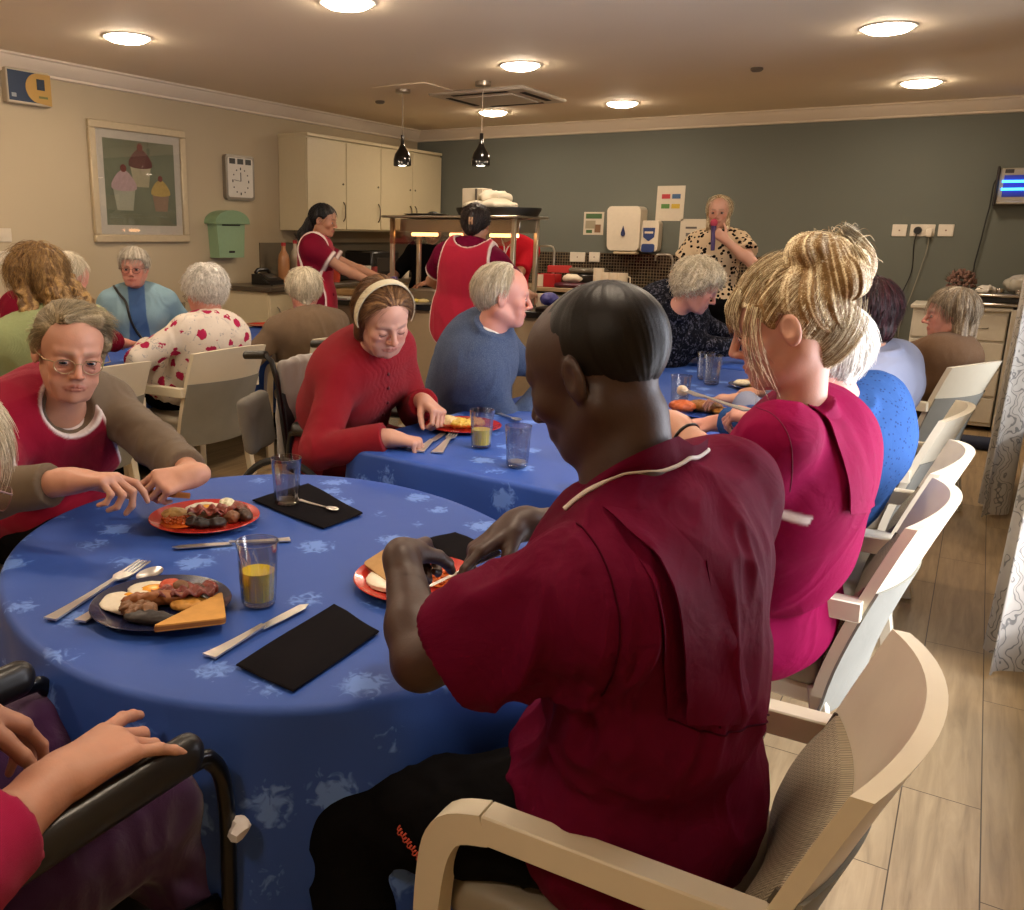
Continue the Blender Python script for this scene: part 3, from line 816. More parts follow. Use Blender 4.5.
def hit(ops, px, py, d0=.75, disp=None, off=.0, n=60):
    "the spot of a surface that lies under x, y seen from the photographer's place"
    v = U(_ray(px, py)); t = d0/np.hypot(v[0], v[1]); O = V(0, 0, CH)
    for _ in range(n):
        d = float(sdf_at(ops, (O+v*t)[None])[0]); t += d*.8
        if abs(d) < 3e-4: break
    P = (O+v*t)[None]; d = sdf_at(ops, P); G = np.zeros_like(P)
    for a in range(3):
        q = P.copy(); q[:, a] += 1e-3; G[:, a] = (sdf_at(ops, q)-d)/1e-3
    G /= max(np.linalg.norm(G), 1e-6)
    e = off+(float(disp(P, G)[0]) if disp is not None else 0)
    return P[0]+G[0]*e, G[0]
def surf_tube(name, ops, pix, r, mat, disp=None, off=0., n=50, d0=.75):
    def g(root):
        q = spline([(x, y, 0) for x, y in pix], n); m = MB(); h = [hit(ops, p[0], p[1], d0, disp, off)[0] for p in q]; m.tube([p for p in h if abs(float(sdf_at(ops, p[None])[0])) < .05], r, 6); m.build(name, mat, root, True)
    return g
def flap(name, ops, edge, mat, disp=None, rise=.012, wid=60, d0=.75, rows=26, cols=8, dx=(1, .0), bend=1.3):
    "a folded pleat: stands off along its edge and runs into the cloth behind it"
    def g(root):
        E_ = spline([(x, y, 0) for x, y in edge], rows); A = []; Bk = []; last = (*hit(ops, edge[0][0], edge[0][1], d0, disp, 0), 0)
        for i, p in enumerate(E_):
            ra = []; rb_ = []
            for j in range(cols+1):
                u = j/cols; P, G = hit(ops, p[0]+dx[0]*wid*u, p[1]+dx[1]*wid*u, d0, disp, 0); h = rise*(1-u)**bend*min(1, .25+i/rows*3)-.0012*(u > .99)-.0008
                if abs(float(sdf_at(ops, P[None])[0])) > .05: P, G = last[0], last[1]
                last = (P, G, h); ra.append(P+G*h); rb_.append(P+G*(h-.0025))
            A.append(ra); Bk.append(rb_)
        m = MB(); m.grid(A); m.grid([r[::-1] for r in Bk]); m.grid([[a[0], b[0]] for a, b in zip(A, Bk)][::-1]); m.grid([[a, b] for a, b in zip(A[-1], Bk[-1])])
        o = m.build(name, mat, root, radians(60))
    return g
# ------------------------------------------------------------------ room
XL, XR, YB, YF, ZC = -5.66, .47, 8.95, -1.8, 2.62
MATS['lens_glass'] = thin('lens_glass', 'ffffff', .3, .02)
def wallm(name, c, b=.06):
    t = NT(name); v = t.coords(); n = t.noise(v, 1.3, 3); n2 = t.noise(v, 60, 3); c = lin(c)
    t.col(t.mix(n, tuple(x*.95 for x in c[:3])+(1,), tuple(x*1.04 for x in c[:3])+(1,))); t.set(Roughness=.75); t.b.inputs['Specular IOR Level'].default_value = .3
    t.bump(n2, b, .002); return t.m
M_cream = wallm('cream_wall_paint', 'b4a487'); M_grey = wallm('grey_green_wall_paint', '696c63'); M_ceil = wallm('ceiling_paint', 'efdfc4'); M_cov = wallm('cornice_paint', 'dccdb8')
def woodfloor():
    t = NT('oak_plank_floor'); v = t.coords('Object', (1, 1, 1), (0, 0, pi/2))
    b = t.new('ShaderNodeTexBrick'); b.offset = .37; b.inputs['Scale'].default_value = 1; b.inputs['Brick Width'].default_value = 1.1; b.inputs['Row Height'].default_value = .19; b.inputs['Mortar Size'].default_value = .0018; b.inputs['Mortar Smooth'].default_value = .2
    b.inputs['Color1'].default_value = (.2, .2, .2, 1); b.inputs['Color2'].default_value = (.8, .8, .8, 1); b.inputs['Mortar'].default_value = (0, 0, 0, 1)
    t.l(v, b.inputs['Vector'])
    mp = t.new('ShaderNodeMapping'); mp.inputs['Scale'].default_value = (1.2, 14, 1); t.l(v, mp.inputs['Vector'])
    ad = t.new('ShaderNodeVectorMath', operation='ADD'); t.l(mp.outputs[0], ad.inputs[0]); t.l(b.outputs['Color'], ad.inputs[1])
    g = t.noise(ad.outputs[0], 2.2, 6, .62, .6); k = t.noise(v, 3.1, 3)
    c = t.ramp(g, [(.3, lin('7d6547')), (.5, lin('a08560')), (.72, lin('b89d76'))])
    c = t.mix(t.math('MULTIPLY', b.outputs['Color'], .35), c, lin('8a7252')); c = t.mix(t.math('MULTIPLY', k, .35), c, lin('c2ab86'))
    c = t.mix(b.outputs['Fac'], c, lin('4a3a28')); t.col(c); t.set(Roughness=.38); t.b.inputs['Specular IOR Level'].default_value = .45
    t.bump(t.math('SUBTRACT', g, t.math('MULTIPLY', b.outputs['Fac'], 2)), .12, .003); return t.m
def st(name, mb, mat, parent=None): o = mb.build(name, mat, parent); o['kind'] = 'structure'; return o
st('floor', MB().box(((XL+XR)/2, (YF+YB)/2, -.05), (XR-XL+.4, YB-YF+.4, .1)), woodfloor())
st('ceiling', MB().box(((XL+XR)/2, (YF+YB)/2, ZC+.05), (XR-XL+.4, YB-YF+.4, .1)), M_ceil)
st('wall_left', MB().box((XL-.06, (YF+YB)/2, ZC/2), (.12, YB-YF+.24, ZC)), M_cream)
st('wall_back', MB().box(((XL+XR)/2, YB+.06, ZC/2), (XR-XL+.24, .12, ZC)), M_grey)
st('wall_front', MB().box(((XL+XR)/2, YF-.06, ZC/2), (XR-XL+.24, .12, ZC)), M_cream)
# right wall with one wide glazed opening beside the tables and a smaller one nearer the far end
WIN = [(1.75, 3.75, .25, 2.2), (5.0, 6.6, .55, 2.1)]
m = MB(); y = YF-.06
for a, b, z0, z1 in WIN:
    m.box((XR+.06, (y+a)/2, ZC/2), (.12, a-y, ZC)); m.box((XR+.06, (a+b)/2, z0/2), (.12, b-a, z0)); m.box((XR+.06, (a+b)/2, (z1+ZC)/2), (.12, b-a, ZC-z1)); y = b
m.box((XR+.06, (y+YB+.12)/2, ZC/2), (.12, YB+.12-y, ZC))
st('wall_right', m, M_cream)
M_upvc = plain('white_window_frame', 'e6e4de', .35)
M_pane = thin('window_pane_glass', 'f4f8ff')
for i, (a, b, z0, z1) in enumerate(WIN):
    m = MB()
    for y in (a+.03, (a+b)/2, b-.03): m.box((XR+.05, y, (z0+z1)/2), (.06, .06, z1-z0), .006)
    for z in (z0+.03, z1-.03): m.box((XR+.05, (a+b)/2, z), (.06, b-a, .06), .006)
    w = st('window_%d' % (i+1), m, M_upvc)
    st('pane', MB().box((XR+.06, (a+b)/2, (z0+z1)/2), (.008, b-a-.04, z1-z0-.04)), M_pane, w)
    st('sill', MB().box((XR-.02, (a+b)/2, z0-.015), (.16, b-a+.1, .03), .006), M_upvc, w)
def cornice(name, a, b, nrm, mat):
    prof = [(0, 0), (.105, 0), (.105, -.012), (.09, -.02), (.085, -.035), (.06, -.055), (.04, -.085), (.022, -.095), (.02, -.11), (0, -.115)]
    m = MB(); A = V(*a); B = V(*b); n = V(*nrm); vs = [A+n*p+V(0, 0, q) for p, q in prof]+[B+n*p+V(0, 0, q) for p, q in prof]; k = len(prof)
    m.add(vs, [(i, (i+1) % k, k+(i+1) % k, k+i) for i in range(k)]+[tuple(range(k-1, -1, -1)), tuple(range(k, 2*k))]); st(name, m, mat)
cornice('trim_1', (XL, YF, ZC), (XL, YB, ZC), (1, 0, 0), M_cov); cornice('trim_2', (XL, YB, ZC), (XR, YB, ZC), (0, -1, 0), M_cov)
cornice('trim_3', (XR, YF, ZC), (XR, YB, ZC), (-1, 0, 0), M_cov)
M_skirt = plain('skirting_paint', 'd8cdb8', .45)
for nm, c, s in (('baseboard_left', (XL+.009, (YF+YB)/2, .06), (.018, YB-YF, .12)), ('baseboard_back', ((XL+XR)/2, YB-.009, .06), (XR-XL, .018, .12)), ('baseboard_right', (XR-.009, (YF+YB)/2, .06), (.018, YB-YF, .12))):
    st(nm, MB().box(c, s, .004), M_skirt)
# ------------------------------------------------------------------ ceiling fittings
M_lamp = emis('downlight_glow', 'ffe8cc', 90.0)
M_rim = plain('downlight_rim', 'd8cfc0', .4)
LIGHTS = [(-2.88, 3.88), (-4.53, 3.89), (-2.86, 5.82), (-2.86, 7.84), (-4.13, 7.86), (-.63, 5.76), (-.59, 7.82), (-.63, 3.6), (-2.88, 1.7), (-4.5, 1.7), (-.63, 1.5), (-2.88, -.5), (-4.5, -.5), (-.63, -.6)]  # later entries are unseen lights, added to brighten the near room
DL = ['by the cornice left of the cupcake picture', 'x']
dlab = {0: 'round recessed ceiling light cut by the top edge of the view', 1: 'round recessed ceiling light above the left wall, beyond the yellow and blue box',
        2: 'round recessed ceiling light in front of the ceiling air conditioning cassette', 3: 'small round recessed ceiling light above the towel dispenser wall', 4: 'round recessed ceiling light just behind the second pendant cord',
        5: 'biggest round recessed ceiling light on the pale side of the ceiling', 6: 'round recessed ceiling light near the cornice above the wall sockets'}
for i, (x, y) in enumerate(LIGHTS):
    e = empty('ceiling_light', (x, y, ZC), 0, dlab.get(i, 'unseen ceiling light added to brighten the room, behind or above the photographer'), 'ceiling light', 'recessed ceiling lights')
    m = MB(); m.lathe([(.125, -.001), (.146, -.001), (.148, -.004), (.145, -.006), (.130, -.006), (.125, -.004)], 40); m.build('rim', M_rim, e)
    m = MB(); m.lathe([(0, -.036), (.06, -.033), (.10, -.024), (.124, -.010), (.127, -.001), (0, -.001)], 40, closed=True); m.build('diffuser', M_lamp, e)
M_chrome = plain('brushed_metal', 'b4aca0', .3, 1, nz=.03); M_blackg = plain('black_gloss', '0a0908', .12, nz=.02, coat=.5); M_cord = plain('clear_cord', '9c8a74', .5)
M_bulb = emis('pendant_bulb_glow', 'fff2dd', 12.0)
for i, (px, lab) in enumerate(((403, 'black bottle shaped pendant lamp hanging over the cupboard end of the counter'), (483, 'black bottle shaped pendant lamp hanging just above the serving gantry'))):
    p = WY(px, 88, 6.3); q = WY(px, 166, 6.3)
    e = empty('pendant_lamp', (p[0], 6.3, ZC), 0, lab, 'pendant lamp', 'pendant lamps over the counter'); zb = q[2]-ZC
    MB().lathe([(0, 0), (.06, 0), (.06, -.03), (.055, -.034), (0, -.034)], 28).build('ceiling_rose', M_chrome, e)
    MB().cyl((0, 0, -.03), (0, 0, zb+.22), .0035, n=6).build('cord', M_cord, e)
    MB().lathe([(0, zb+.24), (.014, zb+.24), (.016, zb+.17), (.03, zb+.14), (.062, zb+.09), (.072, zb+.05), (.073, zb+.005), (.068, zb), (.064, zb+.005), (.062, zb+.05), (.05, zb+.085), (0, zb+.12)], 32, closed=True).build('lamp_shade', M_blackg, e)
    MB().ball((0, 0, zb+.02), (.058, .058, .02)).build('bulb', M_bulb, e)
# air conditioning cassette
e = empty('air_conditioning_cassette', (-3.62, 6.98, ZC), 0, 'white square ceiling air conditioning cassette with slotted vents', 'air conditioner')
M_wp = plain('white_plastic', 'cbbfae', .4); M_dk = plain('dark_slot', '1c1814', .8)
MB().box((0, 0, -.014), (.86, .86, .028), .012).box((0, 0, -.034), (.5, .5, .012), .004).build('panel', M_wp, e)
for dx, dy, sx, sy in ((0, .34, .5, .05), (0, -.34, .5, .05), (.34, 0, .05, .5), (-.34, 0, .05, .5)):
    MB().box((dx, dy, -.029), (sx, sy, .004)).build('vent_slot', M_dk, e)
e = MB().box((-4.05, 6.35, ZC-.004), (.5, .5, .008), .003).build('access_hatch', M_ceil); tag(e, 'flat square access hatch in the ceiling beside the first pendant', 'hatch')
for q, lab in (((757, 68), 'small dark round detector on the ceiling between the two light rows'), ((380, 101), 'small dark ceiling detector near the left cornice')):
    p = Wz(*q, ZC); o = MB().lathe([(0, -.0), (.04, 0), (.042, -.012), (.03, -.022), (0, -.024)], 20).build('ceiling_sensor', plain('sensor_grey', '6a5e50', .5)); o.location = (p[0], p[1], ZC); tag(o, lab, 'sensor')
# ------------------------------------------------------------------ left wall things
def wx(px, py): p = WX(px, py, XL); return p[1], p[2]
# picture
e = empty('framed_picture', (XL, 4.9, 1.84), 0, 'large framed picture of three cupcakes on the left wall', 'picture')
y0, y1, z0, z1 = 4.43-4.9, 5.37-4.9, 1.40-1.84, 2.28-1.84
M_frame = plain('champagne_gilt_frame', 'bfae8e', .45, .25, nz=.1)
m = MB()
for a, b, c, d in ((y0, y0+.06, z0+.058, z1-.058), (y1-.06, y1, z0+.058, z1-.058), (y0, y1, z0, z0+.06), (y0, y1, z1-.06, z1)):
    m.box((.018, (a+b)/2, (c+d)/2), (.036, b-a, d-c), .008)
m.build('frame', M_frame, e)
MB().box((.012, 0, 0), (.01, y1-y0-.1, z1-z0-.1)).build('mount', plain('picture_mount', 'cfc6b4', .6), e)
py0, py1, pz0, pz1 = y0+.125, y1-.125, z0+.13, z1-.12
MB().box((.0175, 0, (pz0+pz1)/2), (.002, py1-py0, pz1-pz0)).build('painted_ground', plain('sage_print', '74785f', .5, nz=.2, scale=5), e)
def cake(yc, zb, w, cas, ice, cherry):
    m = MB(); n = 14
    top = [(yc-w*.5, zb+w*.75), (yc+w*.5, zb+w*.75), (yc+w*.36, zb), (yc-w*.36, zb)]
    def pan(poly, x, mat, nm):
        b = MB(); b.prism([(a, c) for a, c in poly], x-.001, x, lambda a, c, z: (z, a, c)); return b.build(nm, mat, e, smooth=False)
    pan(top, .0205, plain('case_'+cas, cas, .6, nz=.25, scale=90), 'cupcake_case')
    poly = [(yc+w*.58*cos(a)*(1 if sin(a) < .2 else 1-.35*(sin(a)-.2)), zb+w*.8+w*(.62*sin(a) if sin(a) > 0 else .12*sin(a))) for a in np.linspace(0, 2*pi, 29)[:-1]]
    pan(poly, .0215, plain('icing_'+ice, ice, .6, nz=.25, scale=40), 'cupcake_icing')
    pan([(yc+w*.14*cos(a), zb+w*1.48+w*.14*sin(a)) for a in np.linspace(0, 2*pi, 15)[:-1]], .0225, plain('cherry_red', cherry, .5), 'cherry')
cake(.0, -.02, .2, 'b0a684', '6a4038', '7a3a30'); cake(-.17, -.2, .21, 'aaa890', 'b89a98', '7a3028'); cake(.19, -.2, .17, '9a7c62', 'c0a258', '4a2a20')
MB().box((.03, 0, 0), (.003, y1-y0-.12, z1-z0-.12)).build('glass', thin('picture_glass', 'fafafa', .8, .05), e)
# clock
e = empty('wall_clock', (XL, 5.99, 1.95), 0, 'rectangular silver wall clock with day windows above the dial', 'clock')
def rrect(w, h, r, n=5):
    o = []
    for cx, cz, a0 in ((w/2-r, h/2-r, 0), (-w/2+r, h/2-r, pi/2), (-w/2+r, -h/2+r, pi), (w/2-r, -h/2+r, 1.5*pi)):
        for i in range(n+1): a = a0+pi/2*i/n; o.append((cx+r*cos(a), cz+r*sin(a)))
    return o
PX = lambda a, c, z: (z, a, c)
MB().prism(rrect(.36, .38, .035), 0, .04, PX).build('case', plain('clock_silver', '8e867a', .3, .6), e)
MB().prism(rrect(.31, .33, .02), .0405, .042, PX).build('face', plain('clock_face', 'cfc8ba', .5), e)
for y in (-.1, 0, .1): MB().box((.0435, y, .135), (.003, .07, .045)).build('day_window', plain('clock_dark', '23201d', .4), e)
m = MB()
for i in range(12):
    a = i*pi/6; m.box((.0435, .095*sin(a)*1.05, -.03+.105*cos(a)), (.002, .012, .022 if i % 3 == 0 else .012))
m.build('numeral_marks', MATS['clock_dark'], e)
MB().bar((.045, 0, -.03), (.045, .0, .045), .008, .003).build('hour_hand', MATS['clock_dark'], e)
MB().bar((.047, 0, -.03), (.047, -.09, -.02), .006, .003).build('minute_hand', MATS['clock_dark'], e)
# green post box
e = empty('letter_box', (XL, 5.78, 1.27), 0, 'sage green metal letter box with curved lid on the left wall', 'letter box'); M_sage = plain('sage_enamel', '85a07c', .4)
def tap(a, c, z): k = (.86+.14*(c/.33))*.88; return (z, a*k, c)
MB().prism([(-.2, 0), (.2, 0), (.2, .33), (-.2, .33)], 0, .11, tap).build('body', M_sage, e)
top = [(.208*cos(a), .30+.10*sin(a)) for a in np.linspace(0, pi, 15)]
MB().prism([(.208, .285)]+top+[(-.208, .285)], 0, .135, PX).build('lid', plain('sage_enamel_lid', '7a9672', .4), e)
MB().box((.112, 0, .05), (.006, .07, .018), .002).build('lock_plate', M_dk, e)
MB().box((.112, 0, .275), (.004, .22, .012), .002).build('slot', M_dk, e)
# sign box, switch
e = empty('notice_box', (XL, 3.95, 2.42), 0, 'blue and yellow printed notice box high on the left wall', 'notice box')
MB().box((.03, 0, 0), (.06, .33, .22), .006).build('casing', plain('notice_casing', 'b8ab94', .5), e)
MB().box((.0615, -.02, 0), (.003, .27, .19)).build('blue_panel', plain('notice_blue', '22344c', .5), e)
MB().prism([(.12+.0*1, .095)]+[(.07+.1*cos(a)-.0, .095*sin(a)) for a in np.linspace(pi/2, 1.5*pi, 15)]+[(.165, -.105), (.165, .095)], .063, .066, PX).build('yellow_panel', plain('notice_yellow', 'b08a45', .5), e)
MB().box((.067, .085, .025), (.003, .06, .07)).build('printed_photo', plain('notice_dark', '1e2c3c', .5, nz=.6, scale=60), e)
MB().box((.0665, .1, -.055), (.002, .07, .014)).build('printed_line', plain('notice_olive', '6b6b3a', .5), e)
MB().box((.063, -.12, -.06), (.002, .035, .025)).build('printed_logo', plain('notice_pale', '8e9496', .5), e)
for z, lab in ((1.45, 'upper cream switch plate at the left edge of the wall'), (1.30, 'lower cream switch plate at the left edge of the wall')):
    e = empty('light_switch', (XL, 3.68, z), 0, lab, 'switch'); MB().box((.005, 0, 0), (.01, .15, .09), .003).build('plate', plain('switch_cream', 'cbbfa8', .4), e); MB().box((.012, 0, 0), (.006, .03, .04), .002).build('rocker', MATS['switch_cream'], e)
# ------------------------------------------------------------------ kitchen corner
M_cab = plain('cream_cabinet', 'cdbf9c', .45, nz=.03); M_cabin = plain('cabinet_gap', '5a4f3e', .8); M_hand = plain('pewter_handle', '6b6254', .35, .8)
labs = ['x']
def door(par, w, h, y, z, x, hy, lock=True):
    d = MB().box((x, y, z), (.02, w-.008, h-.008), .003).build('door', M_cab, par)
    pts = [(x+.012, y+hy, z-h/2+.08), (x+.035, y+hy, z-h/2+.12), (x+.035, y+hy, z-h/2+.22), (x+.012, y+hy, z-h/2+.26)]
    MB().tube(spline(pts, 12), .006, 8).build('handle', M_hand, d)
    if lock: MB().cyl((x+.008, y+hy, z+.02), (x+.016, y+hy, z+.02), .010, n=12).build('lock', M_hand, d)
CX0 = -5.31
for i, (a, b, lab) in enumerate(((6.54, 7.72, 'cream double wall cupboard nearest the clock'), (7.72, 8.92, 'cream double wall cupboard in the corner by the grey wall'))):
    e = empty('wall_cabinet', (0, 0, 0), 0, lab, 'wall cupboard', 'wall cupboards'); e.location = (XL, (a+b)/2, 1.51); w = b-a
    MB().box((.165, 0, .415), (.32, w, .83), .002).box((.17, 0, .845), (.36, w+.0, .03), .004).build('carcass', M_cab, e)
    door(e, w/2, .81, -w/4, .415, .335, w/4-.05); door(e, w/2, .81, w/4, .415, .335, -w/4+.05 if i else w/4-.05)
e = empty('base_cabinet', (XL, 7.3, 0), 0, 'cream base cupboards along the left wall under the dark worktop', 'base cupboard')
MB().box((.3, 0, .55), (.56, 3.2, .90), .003).box((.27, 0, .05), (.5, 3.2, .1)).build('carcass', M_cab, e)
for k in range(5):
    d = MB().box((.59, -1.28+.64*k, .54), (.02, .63, .86), .003).build('door', M_cab, e); MB().tube(spline([(.6, -1.5+.64*k, .72), (.625, -1.5+.64*k, .76), (.625, -1.5+.64*k, .84), (.6, -1.5+.64*k, .87)], 8), .006, 6).build('handle', M_hand, d)
M_top = plain('pale_wood_worktop', 'a58d6c', .4, nz=.15, scale=12); M_tile = None
def tilem():
    t = NT('dark_mosaic_tiles'); v = t.coords('Object', (1, 1, 1))
    sp = t.new('ShaderNodeSeparateXYZ'); t.l(v, sp.inputs[0]); cb = t.new('ShaderNodeCombineXYZ'); t.l(t.math('ADD', sp.outputs[0], sp.outputs[1]), cb.inputs[0]); t.l(sp.outputs[2], cb.inputs[1])
    b = t.new('ShaderNodeTexBrick'); b.offset = 0; b.inputs['Scale'].default_value = 1; b.inputs['Brick Width'].default_value = .03; b.inputs['Row Height'].default_value = .03; b.inputs['Mortar Size'].default_value = .003
    b.inputs['Color1'].default_value = lin('17130f'); b.inputs['Color2'].default_value = lin('3a2c20'); b.inputs['Mortar'].default_value = lin('6e6250')
    t.l(cb.outputs[0], b.inputs['Vector']); t.col(b.outputs['Color']); t.set(Roughness=.2); return t.m
M_tile = tilem()
o = MB().box((XL+.32, 7.3, 1.02), (.66, 3.28, .04), .006).build('worktop', plain('dark_worktop', '4d4234', .35, nz=.3, scale=60)); tag(o, 'dark worktop running along the left wall under the cupboards', 'worktop')
o = st('trim_4', MB().box((XL+.006, 7.6, 1.22), (.012, 2.7, .35)), plain('grey_splashback', '6c6250', .4))
o = st('trim_5', MB().box((-3.55, YB-.006, 1.16), (4.1-.04, .012, .33)), M_tile)
e = empty('base_cabinet', (-3.35, YB, 0), 0, 'cream sink base cupboards along the grey back wall', 'base cupboard')
MB().box((0, -.3, .5), (3.7, .56, .82), .003).box((0, -.27, .05), (3.7, .5, .1)).build('carcass', M_cab, e)
for k in range(6):
    d = MB().box((-1.54+.615*k, -.59, .5), (.6, .02, .8), .003).build('door', M_cab, e); MB().cyl((-1.3+.615*k, -.6, .8), (-1.3+.615*k, -.625, .8), .012, n=10).build('knob', M_hand, d)
o = MB().box((-3.35, YB-.31, .965), (3.74, .62, .04), .006).build('worktop', M_top); tag(o, 'pale wood worktop with the sink along the grey wall', 'worktop')
# sink, taps
SY = YB-.3
e = empty('sink', (-2.62, SY, .985), 0, 'stainless steel sink set in the pale worktop below the soap dispenser', 'sink')
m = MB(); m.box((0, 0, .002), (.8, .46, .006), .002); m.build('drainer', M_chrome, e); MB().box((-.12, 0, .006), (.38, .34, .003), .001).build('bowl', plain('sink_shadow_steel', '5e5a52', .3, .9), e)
def tap_(px, lab, h=.28, gx=-.16):
    p = WY(px, 280, YB-.16); e = empty('tap', (p[0], YB-.16, .985), 0, lab, 'tap', 'swan neck taps')
    MB().cyl((0, 0, 0), (0, 0, .05), .024, .02).build('base', M_chrome, e)
    MB().tube([(0, 0, .04), (0, 0, h-.05), (gx*.1, 0, h-.01), (gx*.25, 0, h), (gx*.9, -.0, h), (gx, 0, h-.02), (gx, 0, h-.06)], .011, 10).build('spout', M_chrome, e)
    MB().bar((0, 0, .05), (.05, -.03, .075), .012, .01).build('lever', M_chrome, e)
tap_(671, 'chrome swan neck tap over the sink below the soap dispenser', .34, -.17); tap_(553, 'chrome swan neck tap beside the serving gantry', .4, -.2)
# dispensers and notices on the grey wall
def wy(px, py): p = WY(px, py, YB); return p[0], p[2]
e = empty('paper_towel_dispenser', (-3.10, YB, 1.57), 0, 'large white paper towel dispenser with a blue drop on the grey wall', 'towel dispenser')
PYf = lambda a, c, z: (a, -z, c)
def tp(a, c, z): k = 1+.05*c/.4; return (a*k, -z*(1+.35*(c+.2)/.4 if False else 1), c)
MB().prism(rrect(.345, .43, .05), 0, .22, lambda a, c, z: (a*(.96+.1*(c+.2)), -z*(.8+.4*(c+.22)), c)).build('casing', plain('dispenser_white', 'd9cdb8', .35), e)
dr = [(.022*cos(a), -.05+.026*sin(a)) for a in np.linspace(-pi*1.1, pi*.1, 13)]+[(0, .03)]
MB().prism(dr, .178, .2, PYf).build('blue_drop', plain('drop_blue', '1d2b55', .4), e)
MB().box((.02, -.12, -.235), (.24, .1, .03), .01).build('paper_towel', plain('towel_paper', 'cbb894', .9), e)
e = empty('soap_dispenser', (-2.86, YB, 1.50), 0, 'white wall soap dispenser with blue label on the grey wall', 'soap dispenser')
MB().prism(rrect(.19, .30, .04), 0, .12, PYf).build('casing', MATS['dispenser_white'], e)
MB().prism([(-.06, .08), (.06, .08), (.055, -.01), (0, -.05), (-.055, -.01)], .118, .124, PYf).build('blue_label', plain('label_blue', '2a3f74', .4), e)
MB().box((0, -.125, .035), (.085, .003, .02)).build('label_lettering', MATS['dispenser_white'], e)
MB().prism(rrect(.13, .08, .02), .06, .13, lambda a, c, z: (a, -z, c-.115)).build('push_lever', MATS['label_blue'], e)
def sheet(name, q0, q1, lab, panels, tilt=0):
    (x0, z1), (x1, z0) = wy(*q0), wy(*q1); cx, cz = (x0+x1)/2, (z0+z1)/2; w, h = abs(x1-x0), abs(z1-z0)
    e = empty(name, (cx, YB, cz), 0, lab, 'notice'); e.rotation_euler = (0, tilt, 0)
    MB().box((0, -.003, 0), (w, .005, h)).build('paper', plain('notice_paper', 'cbbfab', .6), e)
    for (a, b, c, d, col) in panels: MB().box((a*w, -.0065, b*h), (c*w, .002, d*h)).build('printed_panel', plain('print_'+col, col, .6), e)
    return e
sheet('colour_notice', (658, 186), (683, 221), 'white notice with red, blue, green and yellow blocks', [(-.17, .2, .3, .13, 'b03038'), (.2, .2, .3, .13, '3a5a80'), (-.17, -.08, .3, .13, '4f7c38'), (.2, -.08, .3, .13, 'c0a030')])
sheet('hygiene_notice', (681, 219), (706, 254), 'white notice with dark drawings partly behind the standing person', [(-.1, .25, .4, .06, '5a5450'), (-.15, .05, .25, .1, '6a6460'), (-.2, -.2, .15, .2, '34303c'), (.15, -.05, .2, .1, '6a6460')])
sheet('recycling_notice', (584.5, 212), (603, 235), 'small green and white notice left of the towel dispenser', [(0, .32, .8, .22, '44633a'), (-.15, -.05, .5, .35, '9a9078'), (.22, -.22, .3, .35, '7c5c40'), (-.2, -.35, .3, .14, '44633a')])
def sock(px0, px1, lab, dbl=False, cat='socket', y=224.3, yb=236.5):
    (x0, z1), (x1, z0) = wy(px0, y), wy(px1, yb); e = empty('wall_socket', ((x0+x1)/2, YB, (z0+z1)/2), 0, lab, cat)
    MB().box((0, -.006, 0), (abs(x1-x0), .012, abs(z1-z0)), .003).build('plate', plain('socket_white', 'ddd2c0', .35), e)
    if dbl:
        for s in (-1, 1): MB().box((s*.035, -.013, .03), (.012, .004, .018), .001).build('switch', MATS['socket_white'], e)
    else: MB().box((0, -.013, 0), (.012, .004, .012), .001).build('screw_cap', plain('socket_dot', '7a5040', .5), e)
    return e
sock(893, 906, 'blank white wall plate left of the plugged socket'); s2 = sock(911, 934, 'double white wall socket with a black and a white plug', True); sock(939, 953, 'white wall plate with small centre screw, right of the plugged socket')
sx = s2.location.x; sz = s2.location.z
e = empty('plug', (sx-.035, YB-.012, sz), 0, 'round black plug with black cable in the double socket', 'plug'); MB().cyl((0, 0, -.0), (0, -.05, 0), .032, .026, 18).build('plug_body', plain('black_rubber', '141210', .6), e)
MB().tube(spline([(0, -.04, -.02), (-.01, -.05, -.12), (0, -.04, -.35), (-.06, -.05, -.6), (-.05, -.04, -.85), (.03, -.04, -1.15)], 30), .005, 6).build('cable', MATS['black_rubber'], e)
e = empty('plug', (sx+.055, YB-.012, sz-.01), 0, 'white adapter plug with thin grey cable in the double socket', 'plug'); MB().box((0, -.03, -.01), (.05, .06, .07), .008).build('plug_body', MATS['socket_white'], e)
MB().tube(spline([(0, -.04, -.04), (0, -.04, -.16), (-.06, -.04, -.5), (-.12, -.04, -.8), (-.12, -.04, -1.15)], 26), .004, 6).build('cable', plain('grey_cable', '8a8474', .6), e)
for q0, q1, lab in ((571, 585.5, 'left of two white sockets on the mosaic tiles'), (590, 600, 'right of two white sockets on the mosaic tiles')): sock(q0, q1, lab, False, 'socket', 252, 262).location.y = YB-.013
